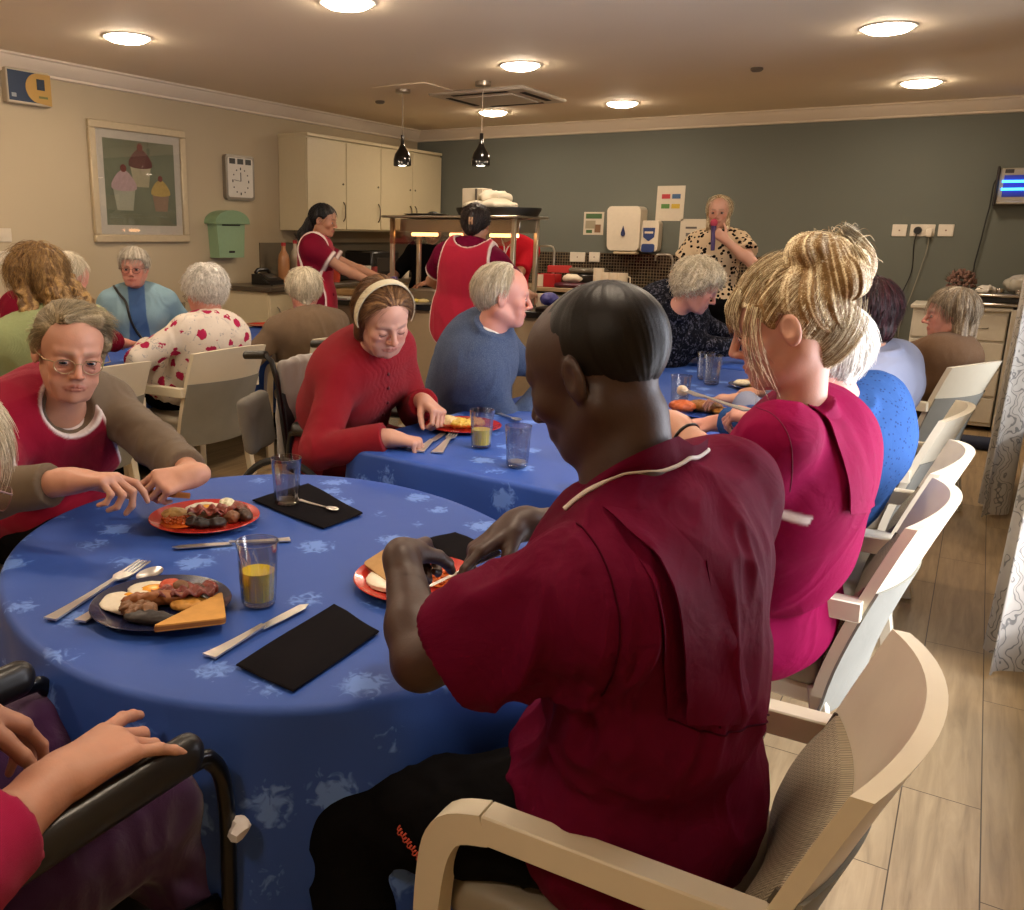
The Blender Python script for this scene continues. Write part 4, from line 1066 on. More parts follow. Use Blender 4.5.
# fly killer
e = empty('fly_killer', (.17, YB-.012, 1.93), 0, 'wall mounted fly killer with two glowing blue tubes', 'fly killer')
MB().box((0, -.06, .0), (.38, .10, .28), .01).build('housing', plain('killer_grey', 'a59c8c', .4, .3), e)
MB().box((-.195, -.07, 0), (.02, .14, .31), .006).build('end_cap', plain('killer_dark', '2b2420', .5), e)
MB().box((.02, -.112, -.0), (.34, .004, .17)).build('reflector', plain('killer_blue_reflector', '2238a0', .3), e)
for z in (.035, -.025): MB().cyl((-.16, -.125, z), (.19, -.125, z), .0095, n=12).build('blue_tube', emis('uv_glow', '3aa0ff', 5), e)
MB().box((-.12, -.113, .115), (.06, .003, .03)).build('label', MATS['killer_dark'], e)
MB().box((0, -.12, -.13), (.36, .03, .02), .004).build('tray', MATS['killer_grey'], e)
p = [WY(x, y, YB-.03)-V(.17, YB, 1.93) for x, y in ((1000, 176), (994, 184), (990, 205), (986, 220), (981, 240), (975, 262), (972, 275), (960, 300))]
MB().tube(spline(p, 40), .006, 6).build('cable', MATS['black_rubber'], e)
# white chest with things on top
M_white = plain('white_chest_paint', 'd2cab8', .45)
e = empty('chest_of_drawers', (-.13, 8.35, 0), 0, 'white chest of drawers against the grey wall behind the person in brown', 'chest of drawers')
MB().box((0, .26, .50), (.66, .48, .92), .004).box((0, .25, .975), (.7, .54, .03), .005).build('carcass', M_white, e)
for k in range(4):
    for sx_ in (-1, 1):
        d = MB().box((sx_*.165, .01, .17+.22*k), (.315, .02, .2), .004).build('drawer', M_white, e); MB().tube(spline([(sx_*.165-.04, 0, .17+.22*k), (sx_*.165-.03, -.02, .165+.22*k), (sx_*.165+.03, -.02, .165+.22*k), (sx_*.165+.04, 0, .17+.22*k)], 8), .004, 6).build('handle', M_hand, d)
e = empty('tall_cabinet', (.33, 8.3, 0), 0, 'plain white cupboard side panel at the right end of the chest of drawers', 'cupboard'); MB().box((0, .28, .49), (.24, .6, .98), .005).build('body', plain('white_cupboard', 'bdb4a2', .5), e); MB().box((0, -.03, .1), (.24, .02, .12), .003).build('plinth', M_white, e)
e = empty('chafing_dish', (.18, 8.5, .985), 0, 'stacked silver serving trays with clear lids on the white chest', 'serving tray')
MB().box((0, 0, .03), (.62, .4, .03), .012).build('lower_tray', M_chrome, e); MB().box((0, 0, .10), (.66, .42, .025), .01).build('upper_tray', M_chrome, e); MB().box((0, 0, .065), (.56, .36, .045), .006).build('dark_rim', plain('tray_dark', '201c18', .4), e)
for k in range(4): MB().lathe([(0, .012), (.03, .012), (.035, .03), (.03, .045), (0, .048)], 14, (-.2+.13*k, -.08, .105)).build('foil_cup', plain('foil', 'b8b0a2', .2, 1, nz=.3, scale=200), e)
def crumple(name, c, r, mat, lab, cat, seed=1, sc=14, amp=.02):
    P, F = blob([el(c, r)], .012, disp=lambda P, N: amp*(1-2*np.abs(vnoise(P*sc+seed)))+amp*.5*vnoise(P*sc*2.3+seed)); o = mesh_obj(name, P, F, mat, None, SM, (c[0], c[1], c[2]-r[2])); tag(o, lab, cat); return o
crumple('plastic_wrap', (.27, 8.5, 1.17), (.14, .12, .06), plain('cling_wrap', 'a8a090', .25), 'crumpled clear plastic wrap lying on the silver trays', 'wrap', 2)
crumple('folded_cloth', (.02, 8.42, 1.12), (.07, .08, .025), plain('white_cloth_bit', 'c8c0b2', .8), 'small crumpled white cloth beside the dried flowers', 'cloth', 5)
e = empty('dried_flower_pot', (-.16, 8.55, .99), 0, 'ball of dried pink-brown flowers in a small pot on the chest', 'dried flowers')
MB().lathe([(0, 0), (.04, 0), (.055, .09), (.05, .09), (0, .08)], 18).build('pot', plain('pot_glass', '7c7062', .3), e)
m = MB(); rg = random.Random(4)
for k in range(220):
    d = U([rg.gauss(0, 1), rg.gauss(0, 1), rg.gauss(0, 1)]); c = V(0, 0, .18)+d*.105*(.75+.25*rg.random()); m.ball(c, rg.uniform(.008, .016), 5, 4)
m.build('flower_head', plain('dried_petals', '7c5c50', .9, nz=.5, scale=70), e)
m = MB()
for k in range(40):
    d = U([rg.gauss(0, 1), rg.gauss(0, 1), abs(rg.gauss(0, 1))]); m.tube([V(0, 0, .08), V(0, 0, .15)+d*.05, V(0, 0, .18)+d*.125], .0015, 4)
m.build('stem', plain('dried_stem', '4f4434', .9), e)
o = MB().cyl((0, 0, 0), (.3, .0, 0), .05, .05, 18).build('floor_scale', plain('navy_roll', '1b2540', .6)); o.location = (-.02, 7.6, .05); o.name = 'rolled_mat'; tag(o, 'dark blue roll lying on the floor by the white chest', 'roll')
# ------------------------------------------------------------------ curtains
def leafm():
    t = NT('leaf_print_curtain'); v = t.coords('UV' if False else 'Object', (1, 1, 1))
    n = t.new('ShaderNodeTexNoise'); n.inputs['Scale'].default_value = 5; n.inputs['Detail'].default_value = 1; t.l(v, n.inputs['Vector'])
    w = t.new('ShaderNodeTexWave'); w.inputs['Scale'].default_value = 5.5; w.inputs['Distortion'].default_value = 14; w.inputs['Detail'].default_value = 2.2; w.inputs['Detail Scale'].default_value = 1.6; t.l(v, w.inputs['Vector'])
    c = t.ramp(w.outputs['Fac'], [(.0, lin('aaa296')), (.52, lin('a69e92')), (.58, lin('77726b')), (.78, lin('66625c')), (.84, lin('a49c90'))])
    t.col(c); t.set(Roughness=.9); t.b.inputs['Sheen Weight'].default_value = .2; return t.m
M_leaf = leafm()
def curtain(y0, y1, x, z0, z1, lab, waves, flare=.0):
    m = MB(); n = waves*12; P = []; th = .006
    def pt(i, z, off):
        u = i/n; f = (z1-z)/(z1-z0); y = y0+(y1-y0)*u+flare*f*(u-.5)
        return V(x-.045*(1+.5*f)*(1+.0*off)*cos(2*pi*waves*u)-.03*f+off-.02*f*sin(5*u), y+.012*sin(4*pi*waves*u), z+.012*f*sin(9*u))
    zs = np.linspace(z0, z1, 18)
    front = [[pt(i, z, 0) for z in zs] for i in range(n+1)]; back = [[pt(i, z, th) for z in zs] for i in range(n, -1, -1)]
    m.grid(front+back, True)
    o = m.build('curtain', M_leaf, None, True, (x, (y0+y1)/2, z0)); tag(o, lab, 'curtain'); return o
curtain(3.55, 4.1, .30, .02, 2.35, 'nearer pale curtain with grey leaf print beside the bright window', 3, .15)
curtain(5.75, 6.6, .26, .02, 2.35, 'further curtain with grey leaf print beyond the bright window', 4, .3)
o = MB().cyl((.33, .9, 2.4), (.33, 7.0, 2.4), .014, n=10).build('curtain_rail', M_white); tag(o, 'long curtain rail above the windows', 'rail')
m = MB(); m.box((.40, 4.75, .42), (.06, 1.0, .6), .01)
for k in range(14): m.box((.365, 4.32+.066*k, .42), (.012, .03, .54), .004)
o = m.build('radiator', plain('radiator_cream', 'c9b998', .4)); tag(o, 'cream wall radiator between the two curtains', 'radiator')
# ------------------------------------------------------------------ serving counter with heated gantry
e = empty('serving_counter', (-3.45, 6.25, 0), 0, 'long cream serving counter with black top under the gantry', 'counter')
MB().box((0, 0, .48), (2.3, .62, .86), .004).box((0, 0, .05), (2.2, .5, .1)).build('cabinet_body', plain('counter_cream', 'a89474', .5), e)
for k in range(4): MB().box((-.86+.575*k, -.315, .5), (.55, .015, .78), .004).build('panel', MATS['counter_cream'], e)
MB().box((0, 0, .935), (2.4, .72, .05), .008).build('worktop', plain('black_worktop', '191512', .25, nz=.3, scale=80), e)
ZT = .96
gx0, gx1 = WY(405, 250, 6.25)[0]+.01, WY(526, 250, 6.25)[0]-.01; gc = (gx0+gx1)/2; gw = gx1-gx0
e = empty('heated_gantry', (gc, 6.25, ZT), 0, 'chrome heated gantry with glass screen and lamps over the counter', 'heated gantry')
M_glow = emis('heat_lamp_glow', 'ffb878', 7); M_cglass = thin('gantry_glass', 'f0e6da', .8, .12)
for sx in (-1, 1):
    for sy in (-.2, .2): MB().box((sx*gw/2, sy, .33), (.035, .035, .66), .006).build('post', plain('gantry_steel', 'c2b59c', .3, .7), e)
MB().box((0, 0, .665), (gw+.12, .56, .018), .004).build('top_shelf', M_chrome, e)
MB().box((0, .05, .60), (gw, .3, .10), .006).build('lamp_housing', M_chrome, e)
for k in range(3): MB().cyl((-gw/3*1+gw/3*k-.12, 0, .53), (-gw/3+gw/3*k+.12, 0, .53), .014, n=12).build('heat_lamp', M_glow, e)
MB().box((0, -.24, .55), (gw, .006, .19), .002).build('glass_screen', M_cglass, e)
MB().box((.0, .0, .05), (gw*.92, .46, .09), .01).build('hot_well', plain('well_steel', '8a7e6c', .35, .8), e)
ZG = ZT+.674
# things on the gantry
e = empty('oval_tray', (gc+gw*.28, 6.25, ZG), 0, 'large dark oval tray lying on the right end of the gantry', 'tray')
MB().lathe([(0, .005), (.28, .005), (.31, .055), (.325, .06), (.325, .045), (.30, -.0), (0, 0)], 40, closed=True).xf(lambda v: V(v[0]*1.05, v[1]*.8, v[2])).build('tray_body', plain('tray_black', '16150f', .5), e)
crumple('bread_bag', (gc+gw*.22, 6.25, ZG+.075), (.22, .15, .045), plain('white_bread_bag', 'c8bea8', .5), 'white bag of bread lying in the dark oval tray', 'bag', 3, 9, .014)
o = MB().box((0, 0, .105), (.18, .16, .21), .004).build('paper_carton', plain('carton_white', 'c2b59e', .6)); o.location = (gc+.07, 6.33, ZG); tag(o, 'tall white carton standing on the gantry behind the back-turned person', 'carton')
o = MB().box((0, 0, .005), (.02, .006, .2), .001).build('ruler', plain('dark_strip', '4a4236', .5)); o.location = (gc+.12, 6.22, ZG+.1); tag(o, 'thin dark strip standing against the white carton', 'strip')
crumple('plastic_bag', (gc+.24, 6.3, ZG+.13), (.13, .1, .05), MATS['white_bread_bag'], 'crumpled white plastic bag above the oval tray', 'bag', 7, 12, .02)
o = MB().lathe([(0, 0), (.15, .0), (.18, .015), (.17, .016), (0, .008)], 30, closed=True).build('steel_lid', M_chrome); o.location = (gc-gw*.3, 6.2, ZG); tag(o, 'flat steel tray lid on the left end of the gantry', 'lid')
def crate(name, x, y, z, sx, sy, sz, mat, lab, cat, group=None, rz=0):
    m = MB(); t = .008
    m.box((0, 0, t/2), (sx, sy, t)); m.box((-sx/2+t/2, 0, sz/2), (t, sy, sz), .003); m.box((sx/2-t/2, 0, sz/2), (t, sy, sz), .003); m.box((0, -sy/2+t/2, sz/2), (sx, t, sz), .003); m.box((0, sy/2-t/2, sz/2), (sx, t, sz), .003)
    o = m.build(name, mat); o.location = (x, y, z); o.rotation_euler = (0, 0, rz); tag(o, lab, cat, group); return o
def cnt(px, Y, z=ZT): p = WY(px, 280, Y); return V(p[0], Y, z)
# hot food on counter
p = cnt(416, 5.98); o = MB().lathe([(0, .004), (.13, .004), (.17, .016), (.175, .016), (.16, 0), (0, 0)], 36, closed=True).build('plate', plain('white_china', 'd8d2c0', .25)); o.location = tuple(p); tag(o, 'white plate of food waiting at the left gantry post', 'plate')
def foodblob(name, c, r, col, lab, cat='food', seed=1, amp=.004, sc=60, par=None, vox=.004, R=None, rough=.5, group=None):
    P, F = blob([el((0, 0, 0), r, R)], vox, disp=lambda P, N: amp*fbm(P*sc+seed, 2)); o = mesh_obj(name, P, F, plain('food_'+col, col, rough, nz=.35, scale=120), par, True); o.location = tuple(map(float, c))
    if par is None: tag(o, lab, cat, group)
    return o
foodblob('scrambled_egg', p+V(-.03, 0, .018), (.07, .06, .014), 'c8b858', 'pale yellow food on the plate by the left gantry post', seed=2)
foodblob('sandwich_pile', p+V(.06, .02, .018), (.05, .05, .014), 'bfae7a', 'pale food on the right side of the plate by the gantry', seed=5)
p = WY(372, 275, 6.3); o = MB().box((0, 0, .035), (.42, .2, .07), .03).build('bread_loaf', plain('loaf_wrap', 'b08a58', .4, nz=.3, scale=14)); o.location = (p[0]-.02, 6.1, ZT); tag(o, 'wrapped brown loaf of sliced bread on the counter', 'bread')
p = cnt(352, 6.1); o = MB().box((0, 0, .01), (.4, .3, .02), .004).build('chopping_board', plain('board_white', 'b8b2a4', .5)); o.location = (p[0]-.05, 5.98, ZT); tag(o, 'white chopping board in front of the person in the tabard', 'chopping board')
# left-wall worktop clutter
e = empty('telephone', (XL+.3, 6.02, 1.04), 0, 'black desk telephone with coiled cord at the end of the worktop', 'telephone')
M_tel = plain('telephone_black', '0f0d0c', .35)
MB().prism([(-.1, 0), (.1, 0), (.1, .04), (-.02, .09), (-.1, .09)], -.1, .1, lambda a, c, z: (a, z, c)).build('base', M_tel, e)
MB().tube([(-.06, -.09, .1), (-.06, -.06, .125), (-.06, .06, .125), (-.06, .09, .1)], .018, 8).build('handset', M_tel, e)
MB().box((.03, .0, .07), (.08, .12, .01), .002, R=np.array([[cos(.4), 0, sin(.4)], [0, 1, 0], [-sin(.4), 0, cos(.4)]])).build('keypad', plain('keypad_grey', '3a3836', .4), e)
pts = spline([(.05, -.12, .05), (.2, -.16, -.02), (.22, -.15, -.28), (.2, -.1, -.4), (.14, -.16, -.28), (.12, -.17, -.05)], 160); m = MB(); m.tube([V(*q)+.009*V(cos(i*1.4), sin(i*1.4), 0) for i, q in enumerate(pts)], .004, 5); m.build('coiled_cord', M_tel, e)
p = [WX(x, y, XL+.02)-V(XL+.3, 6.02, 1.04) for x, y in ((262, 272), (254, 280), (248, 300), (243, 320), (238, 338))]
MB().tube(spline(p, 20), .004, 5).build('cable', plain('cable_brown', '3f382e', .6), e)
def bottle(x, y, z, h, r, mat, cap, lab, group=None):
    e = empty('bottle', (x, y, z), 0, lab, 'bottle', group)
    MB().lathe([(0, 0), (r*.95, 0), (r, .01), (r, h*.58), (r*.8, h*.7), (r*.35, h*.82), (r*.33, h*.93), (0, h*.93)], 20).build('bottle_body', mat, e); MB().cyl((0, 0, h*.92), (0, 0, h), r*.4, n=14).build('cap', cap, e)
M_pinkb = plain('pink_cordial', 'a5604e', .3); M_red = plain('red_plastic', 'a81f24', .4); M_purp = plain('purple_plastic', '3b2f6b', .45)
bottle(XL+.25, 6.3, 1.04, .36, .055, plain('juice_orange', 'b07a50', .3), M_red, 'orange squash bottle with red cap behind the telephone')
bottle(XL+.38, 6.42, 1.04, .38, .055, M_pinkb, M_red, 'pink squash bottle with red cap beside the person in the tabard')
bottle(XL+.2, 6.52, 1.04, .38, .05, plain('clear_bottle', 'b3a48e', .2), M_red, 'clear bottle with red cap against the left wall')
rg = random.Random(11)
kit = [('toaster', 6.95, (.2, .3, .2), '14110f', 'black toaster on the worktop under the cupboards'), ('food_box', 7.15, (.12, .2, .16), '6e2430', 'dark red box on the worktop under the cupboards'), ('microwave_oven', 7.6, (.35, .5, .28), '1a1614', 'black microwave oven on the worktop below the cupboards'),
       ('bread_bin', 8.15, (.3, .36, .2), '2e2620', 'brown bread bin at the far end of the left worktop')]
for nm, y, sz, c, lab in kit:
    e = empty(nm, (XL+.32, y, 1.04), 0, lab, nm.replace('_', ' ')); MB().box((0, 0, sz[2]/2), sz, .02).build('body', plain('kit_'+c, c, .35), e)
    MB().box((sz[0]/2+.003, 0, sz[2]*.5), (.008, sz[1]*.7, sz[2]*.5), .003).build('front_panel', plain('kit_panel', '38322c', .2), e)
for k, (y, c, h) in enumerate(((6.75, 'b8452e', .12), (7.25, 'c8bfae', .14), (7.36, '8c3a3a', .13), (7.95, 'd0c4ae', .12))):
    o = MB().lathe([(0, 0), (.04, 0), (.046, h), (.042, h), (.037, .01), (0, .01)], 20, closed=True).build('storage_jar', plain('jar_'+c, c, .3)); o.location = (XL+.5, y, 1.04); tag(o, ['orange', 'white', 'dark red', 'cream'][k]+' jar on the front edge of the left worktop', 'jar')
# right end of counter / sink worktop things
WTZ = .985
def onw(px, dy=.45): p = WY(px, 284, YB-dy); return p[0], YB-dy
def cupm(name, x, y, z, r, h, mat, lab, cat='cup', handle=True, group=None):
    e = empty(name, (x, y, z), 0, lab, cat, group); MB().lathe([(0, 0), (r*.8, 0), (r, h*.3), (r, h), (r*.92, h), (r*.9, h*.3), (0, h*.06)], 22, closed=True).build('cup_body', mat, e)
    if handle: MB().tube([(r*.95, 0, h*.8), (r*1.5, 0, h*.75), (r*1.55, 0, h*.4), (r*.95, 0, h*.25)], r*.13, 8).build('handle', mat, e)
M_mug = plain('cream_mug', 'e2d4bc', .3)
for px, lab in ((598, 'tallest cream mug at the left of the mug group'), (606, 'cream mug second from the left of the mug group'), (614, 'cream mug third from the left on the sink worktop'), (622, 'last cream mug on the sink worktop')):
    x, y = onw(px, .42); cupm('mug', x, y, WTZ, .052, .16 if px > 600 else .20, M_mug, lab, 'mug', True, 'mugs by the sink')
x, y = onw(549, .5); o = crate('paper_cup_box', x, y, WTZ, .2, .16, .13, plain('box_red', 'b01e22', .5), 'red and white box nearest the gantry on the sink worktop', 'box'); MB().box((-.06, -.083, .065), (.06, .004, .12)).build('white_panel', M_mug, o)
x, y = onw(541, .42); o = crate('napkin_box', x, y, WTZ, .13, .14, .12, M_mug, 'white box half hidden at the gantry end of the sink worktop', 'box')
x, y = onw(559, .34); o = crate('lunch_box', x, y, WTZ+.14, .24, .12, .07, plain('box_redwhite', 'b8302c', .5), 'red box lid lying on top of the boxes by the tap', 'box', None, .3)
x, y = onw(571, .5); o = MB().box((0, 0, .025), (.3, .2, .05), .02).build('cake_tray', plain('tray_maroon', '4a1222', .4)); o.location = (x, y, WTZ); tag(o, 'dark maroon tray on the sink worktop', 'tray')
x, y = onw(572, .47); crumple('paper_napkins', (x, y, WTZ+.09), (.1, .07, .035), M_mug, 'heap of white paper napkins on the maroon tray', 'napkins', 4, 14, .014)
x, y = onw(588, .3); e = empty('bread_container', (x, y, WTZ), 0, 'dark container with clear lid behind the mugs', 'container'); MB().box((0, 0, .07), (.34, .22, .14), .02).build('base', plain('container_dark', '201b17', .3), e); MB().box((0, 0, .17), (.36, .24, .05), .02).build('lid', plain('container_lid', '6d6558', .15), e)
# black trolley top right of gantry
e = empty('black_food_tray', (-2.42, 6.02, ZT), 0, 'black tray with cutlery boxes at the right end of the counter', 'tray')
MB().box((0, 0, .02), (.5, .42, .04), .01).build('tray_body', M_tel, e)
o = foodblob('purple_glove_roll', (-2.62, 5.95, ZT+.09), (.07, .05, .05), '3c3a78', 'small purple bundle beside the right gantry post', 'bundle', 3, .006, 30)
o = crate('cutlery_box', -2.35, 6.02, ZT+.04, .2, .25, .06, M_top, 'pale wooden cutlery box on the black tray', 'box')
cupm('paper_cup', -2.72, 6.05, ZT, .045, .12, M_mug, 'white paper cup by the right gantry post', 'cup', False)
# ------------------------------------------------------------------ chairs
M_cw = plain('cream_chair_frame', 'd8cdb4', .42, nz=.03)
def herring():
    t = NT('herringbone_fabric'); v = t.coords('Object')
    sp = t.new('ShaderNodeSeparateXYZ'); t.l(v, sp.inputs[0])
    zz = t.math('ADD', sp.outputs[0], t.math('MULTIPLY', sp.outputs[1], .6)); tri = t.math('PINGPONG', zz, .014)
    s = t.math('SINE', t.math('MULTIPLY', t.math('ADD', t.math('ADD', tri, t.math('MULTIPLY', tri, .2)), sp.outputs[2]), 900))
    c = t.mix(t.math('MULTIPLY_ADD', s, .5, .5), lin('6f6552'), lin('b5aa92')); t.col(c); t.set(Roughness=.95); t.bump(s, .3, .001); return t.m
M_herr = herring(); M_linen = cloth('linen_back_fabric', '8c8a80', wr=.12, weave=500, nz=.12); M_vinyl = plain('greige_seat_vinyl', '8f8676', .4, nz=.05); M_pipe = plain('dark_piping', '4e4639', .8)
def make_chair():
    e = empty('dining_armchair', (0, 0, 0)); 
    def bk(u, z, off=0.):            # back surface, z in .4..0.88
        v = (z-.42)/.46; x = .262*u*(1+.03*v); y = -.215-.15*v*abs(v)**.25-.055*(1-u*u)-.0; return V(x, y-off, z)
    def slab(zlo, zhi, f0, f1, nu=18, nv=10, ulim=1., zf=lambda u, z: z):
        us = np.linspace(-ulim, ulim, nu+1); zs = np.linspace(zlo, zhi, nv+1)
        F = [[bk(u, zf(u, z), 0)-V(0, f0(u, z), 0) for z in zs] for u in us]; Bk = [[bk(u, zf(u, z), 0)-V(0, f1(u, z), 0) for z in zs] for u in us]
        m = MB(); a, b = nu+1, nv+1; vs = [p for r in F for p in r]+[p for r in Bk for p in r]; o = a*b; fs = []
        for i in range(nu):
            for j in range(nv): fs += [(i*b+j, (i+1)*b+j, (i+1)*b+j+1, i*b+j+1)[::-1], (o+i*b+j, o+(i+1)*b+j, o+(i+1)*b+j+1, o+i*b+j+1)]
        for i in range(nu): fs += [(i*b, (i+1)*b, o+(i+1)*b, o+i*b)[::-1], (i*b+nv, (i+1)*b+nv, o+(i+1)*b+nv, o+i*b+nv)]
        for j in range(nv): fs += [(j, j+1, o+j+1, o+j), (nu*b+j, nu*b+j+1, o+nu*b+j+1, o+nu*b+j)[::-1]]
        m.add(vs, fs); return m
    arc = lambda u, z: z-.016*u*u*max(0, (z-.42)/.46)
    slab(.40, .885, lambda u, z: 0, lambda u, z: .026, zf=arc).build('backrest', M_cw, e)
    slab(.46, .70, lambda u, z: -.055*max(0, 1-((z-.58)/.125)**2)**.5*max(0, 1-(u/.93)**4)**.5-.004, lambda u, z: -.001, 20, 14, .92).build('back_pad', M_herr, e)
    bp = slab(.34, .70, lambda u, z: .0265, lambda u, z: .033, 18, 8, 1.0).build('back_cover', M_linen, e)
    pts = [bk(.93, z)+V(.004, .006, 0) for z in np.linspace(.46, .70, 8)]; m = MB(); m.tube(pts, .004, 6); m.tube([V(-p[0], p[1], p[2]) for p in pts], .004, 6); m.build('piping', M_pipe, bp)
    P, F = blob([rb((0, -.02, .45), (.5, .43, .09), .035)], .012); mesh_obj('seat', P, F, M_vinyl, e, True)
    MB().box((0, -.03, .39), (.49, .38, .05), .008).build('seat_frame', M_cw, e)
    for s in (-1, 1):
        # front leg rising into the arm in one bent piece
        pth = [V(s*.275, .195, 0), V(s*.275, .20, .3), V(s*.275, .192, .52), V(s*.275, .165, .615), V(s*.275, .10, .645)]
        m = MB(); pts = spline(pth, 22); vs = []; fs = []
        for i, p in enumerate(pts):
            t = U(pts[min(i+1, 22)]-pts[max(i-1, 0)]); nrm = V(0, t[2], -t[1]); hw, hh = .022, .017+.008*min(1, i/14)
            for a, b in ((-1, -1), (1, -1), (1, 1), (-1, 1)): vs.append(p+V(a*hw, 0, 0)+nrm*b*hh)
        for i in range(22):
            for k in range(4): fs.append((i*4+k, i*4+(k+1) % 4, (i+1)*4+(k+1) % 4, (i+1)*4+k))
        fs += [(3, 2, 1, 0), (88, 89, 90, 91)]; m.add(vs, fs); m.build('leg', M_cw, e, radians(50))
        MB().bar((s*.275, .105, .645), (s*.272, -.30, .652), .0445, .0495, .003).build('armrest', M_cw, e)
        m = MB(); m.bar((s*.235, -.22, .42), (s*.235, -.30, 0), .036, .042, .004); m.build('leg', M_cw, e)
    return e
CHAIR0 = make_chair(); _used = [False]
def chair(x, y, deg, lab, group=None, s=1.):
    o = CHAIR0 if not _used[0] else copy_tree(CHAIR0); _used[0] = True
    o.location = (x, y, 0); o.rotation_euler = (0, 0, radians(-deg)); o.scale = (s, s, s); tag(o, lab, 'chair')
    if group: o['group'] = group
    elif 'group' in o: del o['group']
    return o
# deg: facing, 0 = towards the grey wall, -90 = towards the cupcake wall
chair(-.41, 1.31, -90, 'cream armchair with herringbone pad under the person in the maroon tunic')
chair(-.42, 2.48, -87, 'sunlit armchair behind the person in the magenta tunic')
chair(-.40, 3.06, -87, 'sunlit armchair behind the person in the blue spotted top')
chair(-.41, 3.93, -86, 'armchair behind the person in the pale blue shirt')
chair(-.32, 5.64, -66, 'armchair with full rear fabric panel in view, behind the person in brown')
chair(-3.80, 3.54, -88, 'cream armchair behind the person in the floral top')
chair(-3.78, 2.68, -90, 'cream armchair beside the person in green, only its back board in view')
chair(-3.62, 4.55, -70, 'cream armchair behind the person in the brown jumper')
chair(-2.28, 3.80, 66, 'armchair of the person in the blue-grey jumper, hardly in view')
chair(-1.95, 5.85, 75, 'armchair of the person in the dark patterned top')
def wheelchair(x, y, deg, lab, s=1., handle=True, wx_=1.):
    e = empty('wheelchair', (x, y, 0), radians(-deg), lab, 'wheelchair'); M_fr = plain('black_tube', '121110', .3, .4, coat=.3); M_pad = plain('black_vinyl_pad', '17140f', .35); M_seat = plain('navy_seat_sling', '17171c', .8); M_ty = plain('grey_tyre', '2c2b29', .8)
    m = MB()
    for sx in (-.25, .25):
        m.tube([(sx, -.2, .42), (sx, -.22, .6), (sx, -.27, .93), (sx, -.30, 1.02), (sx, -.34, 1.045)], .0125, 8)
        m.tube([(sx, -.22, .45), (sx, .22, .45), (sx, .3, .43), (sx, .36, .30), (sx, .4, .12)], .0125, 8)
        m.tube([(sx, -.22, .2), (sx, .18, .2), (sx, .24, .45)], .011, 8); m.tube([(sx, -.2, .45), (sx, -.2, .18)], .0125, 8)
    m.tube([(-.25, -.2, .25), (.25, .2, .25)], .009, 6); m.tube([(.25, -.2, .25), (-.25, .2, .25)], .009, 6)
    m.build('frame', M_fr, e)
    for sx in (-1, 1):
        a = MB(); a.tube(spline([(sx*.28, -.18, .45), (sx*.28, -.18, .68), (sx*.28, -.12, .72), (sx*.28, .22, .72), (sx*.28, .29, .70), (sx*.28, .315, .62), (sx*.28, .315, .45), (sx*.28, .31, .3), (sx*.28, .30, .16)], 40), .015, 10).build('arm_frame', M_fr, e)
        P, F = blob([rc((sx*.28, -.14, .742), (sx*.28, .235, .742), .029, .033, .01), rb((sx*.28, .05, .735), (.070, .40, .03), .014)], .006); mesh_obj('armrest', P, F, M_pad, e, True)
        w = empty_part = MB(); n = 40
        w.tube([V(sx*.30, -.2+.29*cos(t), .30+.29*sin(t)) for t in np.linspace(0, 2*pi, n+1)], .016, 8, False); wo = w.build('wheel', M_ty, e)
        r = MB(); r.tube([V(sx*.325, -.2+.25*cos(t), .30+.25*sin(t)) for t in np.linspace(0, 2*pi, n+1)], .009, 6, False)
        r.build('push_rim', M_chrome, wo); sp = MB(); sp.cyl((sx*.28, -.2, .3), (sx*.32, -.2, .3), .025, n=12)
        for k in range(14): t = 2*pi*k/14; sp.tube([(sx*.30, -.2, .3), (sx*.30, -.2+.28*cos(t), .3+.28*sin(t))], .0015, 4)
        sp.build('spoke', M_chrome, wo)
        c = MB(); c.cyl((sx*.27-.012, .3, .075), (sx*.27+.012, .3, .075), .075, n=20); c.build('caster', M_ty, e)
        if handle: g = MB(); g.cyl((sx*.25, -.33, 1.045), (sx*.25, -.45, 1.035), .019, n=12); g.build('push_handle', M_pad, e)
        f = MB(); f.box((sx*.12, .5, .12), (.16, .2, .015), .004); f.build('footplate', M_pad, e)
    MB().box((0, 0, .455), (.48, .42, .03), .012).build('seat', M_seat, e)
    MB().box((0, -.235, .68), (.48, .02, .4), .008, R=np.array([[1, 0, 0], [0, cos(.12), -sin(.12)], [0, sin(.12), cos(.12)]])).build('backrest', M_seat, e)
    e.scale = (s*wx_, s, s); return e
# ------------------------------------------------------------------ tables
def damask(name, c, c2):
    t = NT(name); v = t.coords('Object'); c = lin(c); c2 = lin(c2)
    w = t.noise(v, 7, 3, .6, 1.5); k = t.new('ShaderNodeTexVoronoi'); k.inputs['Scale'].default_value = 6.5; t.l(v, k.inputs['Vector'])
    d = t.math('SUBTRACT', t.math('MULTIPLY', t.noise(v, 40, 2, .5, 1.2), 1.5), t.math('MULTIPLY', k.outputs['Distance'], 2.6)); 
    f = t.ramp(d, [(.0, (0, 0, 0)), (.30, (1, 1, 1))])
    t.col(t.mix(t.math('MULTIPLY', f, .8), c, c2)); t.set(Roughness=.55); t.b.inputs['Specular IOR Level'].default_value = .35
    t.bump(t.math('ADD', t.math('MULTIPLY', t.noise(v, 700, 1), .1), t.math('ADD', t.math('MULTIPLY', f, .12), t.noise(v, 3.2, 3, .5, .8))), .3, .01); return t.m
M_blue = damask('royal_blue_damask', '2c4f9e', '6c92dc')
